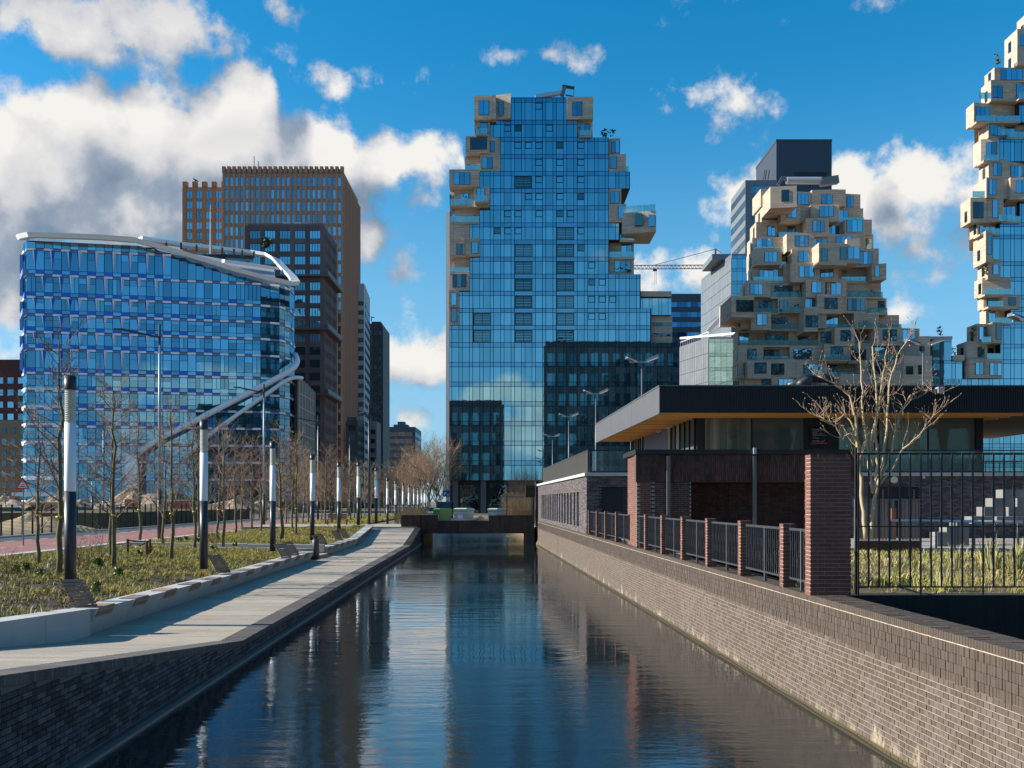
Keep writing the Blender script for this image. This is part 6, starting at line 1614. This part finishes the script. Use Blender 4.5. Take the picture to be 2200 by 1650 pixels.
def lawn_z(x, y): return 1.72 + (.22 * math.sin(math.pi * min(1, (y - 14.8) / 11.)) if y < 25.8 else 0) - max(0, min(.22, (y - 24.5) * .12)) - .08 * max(0, (x - 8) / 10)
LW = []
for _ in range(5600):
    y = 14.8 + 11 * rng.random() ** 1.1; x = rng.uniform(XR(y) + .5, 16)
    if mnoise.noise(Vector((x * .9, y * .9, 7))) < rng.uniform(-.25, .1) and rng.random() < .85: continue
    LW.append((x, y, lawn_z(x, y), rng.uniform(.6, 1.25) * (1.5 if mnoise.noise(Vector((x * .8, y * .8, 1))) > .25 else 1)))
tufts('lawn_grass', LW, m_lawn, 5, blade=(.05, .16), nb=(9, 15), lean=1.5, w=.0035, spread=.14, label='rough green and straw lawn grass behind the black bar fence')
big = [(rng.uniform(5.2, 12), rng.uniform(15.1, 19), 0, rng.uniform(1.2, 2.)) for _ in range(12)]
tufts('lawn_grass', [(x, y, lawn_z(x, y), s) for x, y, z, s in big], M('tall_straw_blade', (.36, .33, .13), .8, 0, .2, 1, island=.4), 6, blade=(.25, .42), nb=(35, 60), w=.004, label='taller arching grass clumps in the lawn behind the bar fence', spread=.08)
# leafy shrubs in the bed: one object each for the plain ones one can tell apart
m_shrub = M('glossy_leaf', (.13, .19, .045), .5, 0, .4, 6, island=.5, col2=(.2, .26, .05), c2scale=6)
for i, (px, py, s) in enumerate(((213, 1218, 1.0), (255, 1232, .8), (206, 1265, .8), (57, 1228, .8), (36, 1232, .7), (85, 1236, .7), (320, 1190, .9), (300, 1195, .8), (385, 1165, .9), (400, 1163, .8), (427, 1165, .8), (505, 1172, .8), (455, 1180, .7))):
    d = min(70, (H0 - .98) * F / (py - PY0)); x = X(px, d); c = (x, d, soil_z(x, d))
    q = MB(); plant(q, c, .20 * s, .36 * s, rng, 110); q.build('low_shrub', m_shrub, label='small dark green leafy shrub in the soil, %s from the left' % ORD[sorted([36, 57, 85, 206, 213, 255, 300, 320, 385, 400, 427, 455, 505]).index(px)], cat='shrub', group='small leafy shrubs in the near bed')
# twiggy shrubs behind lamp one
for i, (px, py, H) in enumerate(((190, 1215, 1.5), (215, 1205, 1.8), (172, 1220, 1.3), (462, 1172, 1.3), (452, 1165, 1.5), (20, 1240, .8))):
    d = min(60, (H0 - .98) * F / (py - PY0)); x = X(px, d); q = MB(); lf = MB(); r2 = random.Random(i + 50)
    root = empty('twiggy_shrub', (x, d, soil_z(x, d)), 'thin twiggy shrub with few yellow buds, %s from the left' % ORD[[2, 3, 1, 5, 4, 0][i]], 'shrub', 'twiggy shrubs in the bed')
    for _ in range(16):
        bp = branch(q, Vector((x, d, soil_z(x, d))), Vector((r2.gauss(0, .35), r2.gauss(0, .3), 1)), H * r2.uniform(.5, 1), .007, r2, 5, .05, .12, 3)
        for _ in range(6):
            k = r2.randint(2, 5); b2 = branch(q, bp[k], Vector((r2.gauss(0, .8), r2.gauss(0, .7), .5)), .22, .004, r2, 2, .1, .2, 3)
            if r2.random() < .8: plant(lf, b2[-1] - Vector((0, 0, .02)), .035, .04, r2, 3)
    q.build('stems', m_twig, root); lf.build('buds', m_tuftY, root)
# reeds beside the bridge, ivy bushes further
def reeds(x0, x1, y0, y1, n, h, name, label, seed, mat, zf=lambda x, y: 1.0):
    r2 = random.Random(seed); q = MB()
    for _ in range(n):
        x, y = r2.uniform(x0, x1), r2.uniform(y0, y1); H = h * r2.uniform(.55, 1.1); a = Vector((x, y, zf(x, y))); b = a + Vector((r2.gauss(0, .12), r2.gauss(0, .1), 1)).normalized() * H
        q.tube([a, a.lerp(b, .5) + Vector((r2.gauss(0, .03), 0, 0)), b], [.014, .011, .005], 3, False)
        for _ in range(3):
            p = a.lerp(b, r2.uniform(.3, .95)); q.tube([p, p + Vector((r2.gauss(0, .2), r2.gauss(0, .1), r2.uniform(.1, .4)))], [.008, .003], 3, False)
    o = q.build(name, mat, kind='stuff'); o['label'] = label; o['category'] = 'reeds'; return o
m_reed = M('dry_reed', (.38, .28, .15), .9, 0, .2, 2, island=.3)
reeds(X(1086, 80), X(1150, 80), 79, 86, 900, 2.9, 'reeds', 'dry beige reeds behind the thin steel frame', 4, m_reed)
reeds(X(1100, 84), X(1165, 90), 86, 96, 700, 5., 'reeds', 'taller bare brush behind the reeds at the quay corner', 8, m_twig2)
reeds(X(845, 88), X(925, 100), 88, 100, 500, 1.6, 'reeds', 'dry stalks along the far bank left of the bins', 9, m_reed)

# ---------------------------------------------------------------- seats, bins, signs
def backrest(px, py, d, label, s=1.):
    x = X(px, d); z = seat_top(d); root = empty('seat_backrest', (x, d, z), label, 'backrest', 'slatted timber backrests on the seat walls')
    for k in range(9):
        u = k / 9; q = Vector((x - .34 * s * u ** 1.2, d + .0, z + .03 + .60 * s * u)); w = Vector((.40, .22, 0)) * s
        MB().bar(q - w * .5 + Vector((-.04, 0, 0)), q + w * .5 + Vector((-.04, 0, 0)), .028, .056).build('slat', m_woodg, root)
    MB().bar((x - .20, d - .08, z), (x - .54 * s, d - .08, z + .62 * s), .03).bar((x + .1, d + .1, z), (x - .26 * s, d + .1, z + .62 * s), .03).build('bracket', m_darkmetal, root)
for i, (px, d) in enumerate(((188, 19.9), (483, 31.2), (617, 39.5), (634, 41.5), (697, 51.5), (730, 57.5), (745, 60.5))):
    backrest(px, 0, d, 'slatted timber backrest on the concrete seat, %s from the left' % ORD[i])
def litter_bin():
    d = 45.5; x = X(678, d); z = ZC(d) - .02
    root = empty('litter_bin', (x, d, z), 'slim dark round litter bin standing between the two seat walls', 'litter bin')
    MB().lathe((x, d, z), [(.17, 0), (.17, .95), (.16, .96)], 20).build('body', M('bin_steel', (.06, .062, .065), .45), root, smooth=True)
    MB().lathe((x, d, z), [(.16, .962), (.11, 1.0), (.12, 1.08), (.19, 1.14), (.19, 1.16)], 20).build('funnel', MATS['bin_steel'], root)
    MB().lathe((x, d, z), [(.13, 1.161), (.12, 1.165)], 16).build('opening', m_core, root)
litter_bin()
def wood_bench():
    d = 76.; x0, x1 = X(700, d), X(757, d); z = 1.28
    root = empty('park_bench', ((x0 + x1) / 2, d, z), 'reddish brown wooden bench far along the promenade', 'bench')
    m_rw = M('red_wood', (.25, .09, .06), .7, 0, .15, 2)
    for k in range(3): PC.box(root, 'back_slat', m_rw, x0 + .1, x1 - .5, d + .3, d + .34, z + .5 + k * .14, z + .62 + k * .14)
    for k in range(3): PC.box(root, 'seat_slat', m_rw, x0 - .4, x1, d - .15 + k * .15, d - .03 + k * .15, z + .4, z + .45)
    for x in (x0 + .1, (x0 + x1) / 2, x1 - .5): MB().box(x, x + .06, d - .1, d + .3, z, z + .4).build('leg', m_darkmetal, root)
wood_bench()
# tree support
root = empty('tree_stake_frame', (X(300, 31), 31, .9), 'dark timber tree-support frame of stakes and cross bars in the bed', 'tree support')
m_stake = M('brown_stake', (.11, .06, .035), .9)
dd = 39.
for px in (274, 315, 322): MB().tube([(X(px, dd - (2 if px == 315 else 0)), dd - (2 if px == 315 else 0), .85), (X(px, dd - (2 if px == 315 else 0)), dd - (2 if px == 315 else 0), 1.62)], .06, 8).build('stake', m_stake, root)
MB().bar((X(274, dd), dd, 1.55), (X(322, dd), dd, 1.5), .06).bar((X(300, dd - 1), dd - 1, 1.4), (X(322, dd), dd, 1.55), .05).build('cross_bar', m_stake, root)
# white stones / tree tags
for i, (px, py) in enumerate(((103, 1218), (366, 1197), (232, 1195), (292, 1180), (655, 1160), (668, 1162))):
    d = (H0 - 1.) * F / (py - PY0); x = X(px, d); MB().tube([(x, d, soil_z(x, min(d, 69)) - .02), (x + .02, d, soil_z(x, min(d, 69)) + .14)], [.035, .05], 8).build('watering_tube', m_white, label='short white watering tube in the soil, %s from the left' % ORD[[0, 3, 1, 2, 4, 5][i]], cat='tube', group='white watering tubes')

# bins and sand on the bridge
def container(px0, px1, px2, pt_, pb, d, mat, lid, label, rib=True):
    x0, x1, x2 = X(px0, d), X(px1, d), X(px2, d); zt, z0 = Z(pt_, d), 1.30
    root = empty('waste_container', ((x0 + x2) / 2, d, z0), label, 'waste container')
    cx = (x0 + x1) / 2; w = (x1 - x0); D = max(.6, (x2 - x1) * 2.0)
    # body rotated a little so that its long side shows
    a = Vector((x0, d)); b = Vector((x1, d - .05)); c = Vector((x2, d + D)); e = a + (c - b)
    ins = .06
    def ring(z, s): 
        m = (a + b + c + e) / 4; return [(m.x + (p.x - m.x) * s, m.y + (p.y - m.y) * s, z) for p in (a, b, c, e)]
    vs = ring(z0 + .15, .86) + ring(zt - .14, .98)
    MB().add(vs, [(3, 2, 1, 0), (4, 5, 6, 7), (0, 1, 5, 4), (1, 2, 6, 5), (2, 3, 7, 6), (3, 0, 4, 7)]).build('body', mat, root)
    vs = ring(zt - .14, 1.04) + ring(zt - .07, 1.04) ; MB().add(vs, [(3, 2, 1, 0), (4, 5, 6, 7), (0, 1, 5, 4), (1, 2, 6, 5), (2, 3, 7, 6), (3, 0, 4, 7)]).build('rim', lid, root)
    vs = ring(zt - .068, 1.0) + ring(zt, .8); MB().add(vs, [(3, 2, 1, 0), (4, 5, 6, 7), (0, 1, 5, 4), (1, 2, 6, 5), (2, 3, 7, 6), (3, 0, 4, 7)]).build('lid', lid, root)
    for k, zz in enumerate((zt - .42, z0 + .42)) if rib else ():
        vs = ring(zz, .97) + ring(zz + .07, .985); MB().add(vs, [(3, 2, 1, 0), (4, 5, 6, 7), (0, 1, 5, 4), (1, 2, 6, 5), (2, 3, 7, 6), (3, 0, 4, 7)]).build('rib', lid, root)
    for p in (a, b, c, e): MB().tube([(p.x * .98 + cx * .02, p.y + .1, z0 + .08), (p.x * .98 + cx * .02 + .06, p.y + .1, z0 + .08)], .08, 10).build('wheel', m_core, root)
    MB().box(cx - .16, cx + .2, d - .06, d - .03, (z0 + zt) / 2 - .15, (z0 + zt) / 2 + .15).build('sticker', m_white, root)
m_binG = M('bin_green', (.07, .19, .045), .45, 0, .05, 2); m_binGy = M('bin_grey', (.36, .38, .37), .5, 0, .05, 2); m_binL = M('bin_lid_grey', (.55, .58, .5), .5, 0, .05, 2)
container(930, 945, 968, 1092, 1118, 73, m_binG, M('bin_lid_green', (.11, .27, .07), .45), 'green wheeled waste container on the bridge', False)
container(974, 1003, 1018, 1091.5, 1118, 73, m_binGy, m_binL, 'grey wheeled waste container in the middle of the bridge')
container(1047, 1068, 1087, 1092, 1118, 73, m_binGy, m_binL, 'grey wheeled waste container at the right of the bridge, half behind steel')
def heap(c, rx, ry, h, mat, name, label, seed=1, cat='heap', n=26, rough=.25):
    vs = [(c[0], c[1], c[2] + h)]; fs = []; rings = 9
    for j in range(1, rings + 1):
        u = j / rings
        for i in range(n):
            a = 6.283 * i / n; k = 1 + rough * mnoise.noise(Vector((math.cos(a) * 1.3 + seed, math.sin(a) * 1.3, u)))
            z = h * (1 - u) ** .9 * (1 + rough * mnoise.noise(Vector((math.cos(a) * 2 * u * 2, math.sin(a) * 4 * u, seed * 3.))))
            vs.append((c[0] + math.cos(a) * rx * u * k, c[1] + math.sin(a) * ry * u * k, c[2] + max(z, -.05) + (rough * .12 * h * mnoise.noise(Vector((i * 1.7, j * 2.3, seed))) if u < 1 else -.05)))
    for i in range(n): fs.append((0, 1 + i, 1 + (i + 1) % n))
    for j in range(rings - 1):
        for i in range(n): fs.append((1 + j * n + i, 1 + (j + 1) * n + i, 1 + (j + 1) * n + (i + 1) % n, 1 + j * n + (i + 1) % n))
    return MB().add(vs, fs).build(name, mat, label=label, cat=cat)
m_sand = M('sand', (.46, .34, .2), .95, 0, .15, 2, bump=.5, bscale=8, col2=(.35, .25, .15), c2scale=1.)
m_rubble = M('rubble', (.42, .30, .21), .95, 0, .3, 3, bump=1, bscale=6, col2=(.25, .19, .14), c2scale=2.)
heap((X(1033, 74), 74, 1.3), 1.1, .7, .75, m_sand, 'sand_heap', 'small sand heap between the two grey containers on the bridge', 2)
# construction site behind the fence
heap((X(45, 66), 68, G), 4.6, 3.4, 1.45, m_sand, 'sand_heap', 'smooth grey-beige sand heap behind the fence at left', 3)
heap((X(320, 170), 165, G), 9, 5, 4.6, m_rubble, 'rubble_heap', 'largest brown rubble heap in front of the blue office', 4, rough=.5, n=40)
heap((X(150, 150), 150, G), 9, 5, 3.3, m_rubble, 'rubble_heap', 'brown rubble heap behind the nearest lamp column', 5, rough=.5, n=40)
for i, (px, d, rx, h) in enumerate(((20, 140, 10, 2.6), (85, 150, 9, 2.9), (230, 150, 9, 2.3), (420, 160, 8, 2.3), (500, 160, 8, 2.6), (555, 165, 7, 2.4))):
    heap((X(px, d), d, G), rx, 4, h, m_rubble, 'rubble_heap', 'pale broken rubble heap beyond the fence, %s of the low ones from the left' % ORD[i], 6 + i, rough=.6, n=40)
MB().prism([(-50, 76), (-33.8, 76), (-33.8, 120), (-90, 120), (-120, 76)], G, 2.25).build('earth_bank', m_grassy, kind='structure')
# green-black mesh fence with posts
fe = empty('mesh_fence', (-31.9, 80, G), 'dark mesh fence with black posts along the far side of the road', 'fence')
y = 34.; k = 0
m_mesh = M('mesh_wire', (.02, .028, .022), .6)
while y < 150:
    PC.box(fe, 'post', m_blackmetal, -31.95, -31.85, y - .03, y + .03, G, G + 2.05)
    y += 1.27 if y < 100 else 2.5
for k in range(22): PC.box(fe, 'wire', m_mesh, -31.92, -31.905, 34, 150, G + .06 + k * .09, G + .06 + k * .09 + .024)
# little orange and white site cabins, parked cars
for i, (px, py, w, h, col, lb) in enumerate(((105, 1076, 5., 1.3, (.75, .3, .03), 'orange site container behind the left trees'), (285, 1070, 1.6, 1.6, (.6, .15, .05), 'small orange box beside the white pier'), (390, 1072, 3., 1.5, (.6, .12, .06), 'red and white site box right of the rubble heap'))):
    d = 140.; x = X(px, d); z = Z(py + 4, d)
    root = empty('site_container', (x, d, z - h), lb, 'container')
    MB().box(x - w / 2, x + w / 2, d - 1, d + 1, z - h, z).build('body', M('site_paint_%s' % 'abc'[i], col, .5), root)
    MB().box(x - w / 2 - .05, x + w / 2 + .05, d - 1.05, d + 1.05, z + .002, z + .14).build('roof', m_white, root)
    for q in range(6): PC.box(root, 'rib', M('site_paint_%s' % 'abc'[i], col, .5), x - w / 2 + (q + .5) * w / 6 - .05, x - w / 2 + (q + .5) * w / 6 + .05, d - 1.04, d - 1., z - h, z)
def car(x, y, z, rz, col, label, van=False, s=1.):
    root = empty('parked_car', (x, y, z), label, 'van' if van else 'car'); root.rotation_euler.z = rz
    m = M('car_paint_%d' % len(MATS), col, .25, .2, .02, 1, spec=.8)
    L, Wd = (5.2, 1.95) if van else (4.3, 1.75); Hh = 2.2 if van else 1.48
    def pr(profile, wdt, name, mat):
        n = len(profile); vs = [(a, -wdt / 2, b) for a, b in profile] + [(a, wdt / 2, b) for a, b in profile]
        me, _ = MB().add(vs, [tuple(range(n)), tuple(range(n, 2 * n))[::-1]] + [(i, i + n, (i + 1) % n + n, (i + 1) % n) for i in range(n)]).mesh(name, mat, False, (0, 0, 0))
        o = bpy.data.objects.new(name, me); o.parent = root; COL.objects.link(o)
    if van:
        pr([(-L / 2, .35), (L / 2, .35), (L / 2, .95), (L / 2 - .6, 1.15), (L / 2 - 1.3, Hh), (-L / 2 + .1, Hh), (-L / 2, 1.0)], Wd, 'body', m)
        pr([(L / 2 - .68, 1.2), (L / 2 - 1.28, Hh - .15), (-L / 2 - .01, Hh - .25), (-L / 2 - .01, 1.2)], Wd + .02, 'windows', m_windark)
    else:
        pr([(-L / 2, .3), (L / 2, .3), (L / 2, .75), (L / 2 - .9, .9), (-L / 2 + .2, .95), (-L / 2, .8)], Wd, 'body', m)
        pr([(L / 2 - 1.0, .9), (L / 2 - 1.6, Hh - .05), (-L / 2 + .9, Hh - .05), (-L / 2 + .25, .95)], Wd - .16, 'windows', m_windark)
        pr([(L / 2 - 1.55, Hh - .06), (L / 2 - 1.7, Hh), (-L / 2 + 1.05, Hh), (-L / 2 + .88, Hh - .06)], Wd - .24, 'roof', m)
    for a in (-L / 2 + .8, L / 2 - .85):
        for b in (-Wd / 2 + .08, Wd / 2 - .08):
            me, _ = MB().tube([(a, b - .1, .33), (a, b + .1, .33)], .33, 14).mesh('wheel', m_core, False, (0, 0, 0)); o = bpy.data.objects.new('wheel', me); o.parent = root; COL.objects.link(o)
    for b in (-Wd / 2 + .25, Wd / 2 - .25):
        me, _ = MB().box(L / 2 - .02, L / 2 + .02, b - .15, b + .15, .6, .74).mesh('headlight', m_white, False, (0, 0, 0)); o = bpy.data.objects.new('headlight', me); o.parent = root; COL.objects.link(o)
car(X(948, 118), 124, G, R(-90), (.012, .014, .018), 'black van parked behind the green container', van=True)
car(X(930, 122), 126, G, R(-90), (.25, .3, .38), 'silver blue car beside the black van')
for i, (px, d, c) in enumerate(((22, 62 + 18, (.5, .52, .55)), (95, 84, (.03, .04, .07)), (178, 88, (.6, .61, .62)), (280, 98, (.5, .52, .56)))):
    car(X(px, d + 10), d + 10, 2.26 - 1.1, R(10 * i), c, ['silver car behind the left fence above the sand heap', 'dark blue car behind the left fence', 'white car behind the fence and nearest lamp column', 'pale car behind the fence near the tree support'][i])
for i, (px, c) in enumerate(((716, (.02, .02, .025)), (757, (.35, .03, .03)), (740, (.05, .06, .07)))):
    car(X(px, 190), 190 + i * 4, G, R(-80), c, ['black car at the end of the street behind the bench', 'red car at the end of the street', 'grey car between the black and the red one'][i])
# signs
def tri_sign(px, py, d, s, ybase, label):
    c = W(px, py, d); root = empty('warning_sign', (c.x, d, G), label, 'road sign')
    m_sr = M('sign_red_rim', (.55, .02, .02), .4, 0, .02, 1); m_sw = M('sign_white_face', (.8, .8, .8), .4, 0, .02, 1)
    MB().tube([(c.x, d + .05, G), (c.x, d + .05, c.z + s * .3)], .035, 8).build('pole', m_greymetal, root)
    def tri(k, off, mat, n):
        pts = [(0, .62 * s * k), (-.54 * s * k, -.31 * s * k), (.54 * s * k, -.31 * s * k)]
        vs = [(c.x + a, d - off, c.z + b) for a, b in pts] + [(c.x + a, d + .02, c.z + b) for a, b in pts]
        MB().add(vs, [(0, 1, 2), (5, 4, 3), (0, 3, 4, 1), (1, 4, 5, 2), (2, 5, 3, 0)]).build(n, mat, root)
    tri(1., 0, m_sr, 'rim'); tri(.66, .006, m_sw, 'face')
    MB().box(c.x - .2 * s, c.x + .2 * s, d - .012, d - .007, c.z - .14 * s, c.z - .07 * s).build('pictogram', m_core, root)
    MB().add([(c.x - .1 * s, d - .012, c.z + .0 * s), (c.x + .1 * s, d - .012, c.z + .0 * s), (c.x, d - .012, c.z + .09 * s)], [(0, 1, 2)]).build('pictogram', m_sr, root)
tri_sign(49, 1042, 47, .66, 1163, 'red and white triangular road sign at the left edge')
tri_sign(429, 1057, 78, .66, 1163, 'red and white triangular road sign beyond the second lamp column')
d = 84.; c = W(619, 1062, d); root = empty('bike_sign', (c.x, d, G), 'round blue bicycle sign on a pole between the young trees', 'road sign')
m_sb = M('sign_blue', (.01, .1, .4), .4, 0, .02, 1)
MB().tube([(c.x, d, c.z), (c.x, d + .04, c.z)], .34, 24).build('face', m_sb, root); MB().tube([(c.x, d + .06, G), (c.x, d + .06, c.z)], .035, 8).build('pole', m_greymetal, root)
for sx in (-.13, .13): MB().tube([(c.x + sx, d - .012, c.z - .05), (c.x + sx, d - .002, c.z - .05)], .08, 14).build('pictogram', m_white, root)
MB().bar((c.x - .13, d - .014, c.z - .05), (c.x, d - .014, c.z + .1), .03).bar((c.x, d - .014, c.z + .1), (c.x + .13, d - .014, c.z - .05), .03).build('pictogram', m_white, root)
d = 130.; root = empty('parking_sign', (X(960, d), d, G), 'blue parking sign with a white P at the corner of the tower', 'parking sign')
pb_ = MB().box(X(953, d), X(966, d), d, d + .08, Z(1067, d), Z(1054, d)).build('board', M('sign_navy', (.01, .03, .2), .4, 0, .02, 1), root)
MB().tube([(X(965, d), d + .12, G), (X(965, d), d + .12, Z(1054, d))], .05, 8).build('pole', m_greymetal, root)
text('P', .68, (X(953.6, d), d - .01, Z(1064.5, d)), m_white, pb_); text('#', .2, (X(961, d), d - .01, Z(1063.5, d)), m_white, root, 'pictogram') if False else None
MB().box(X(961, d), X(963.4, d), d - .012, d, Z(1064.5, d), Z(1062, d)).build('pictogram', m_white, root)
# timber picket fence by the far lamps
pf = empty('picket_fence', (X(880, 112), 112, G), 'low pale timber paling fence behind the far lamp columns', 'fence')
x = X(848, 112)
while x < X(918, 112): PC.box(pf, 'paling', m_reed, x, x + .12, 112, 112.05, G, Z(1091, 112)); x += .32
PC.box(pf, 'rail', m_reed, X(848, 112), X(918, 112), 112.05, 112.1, Z(1094, 112), Z(1092.5, 112))
# shop fronts at street level far left of the tower so the street does not end in nothing
PC.flush()
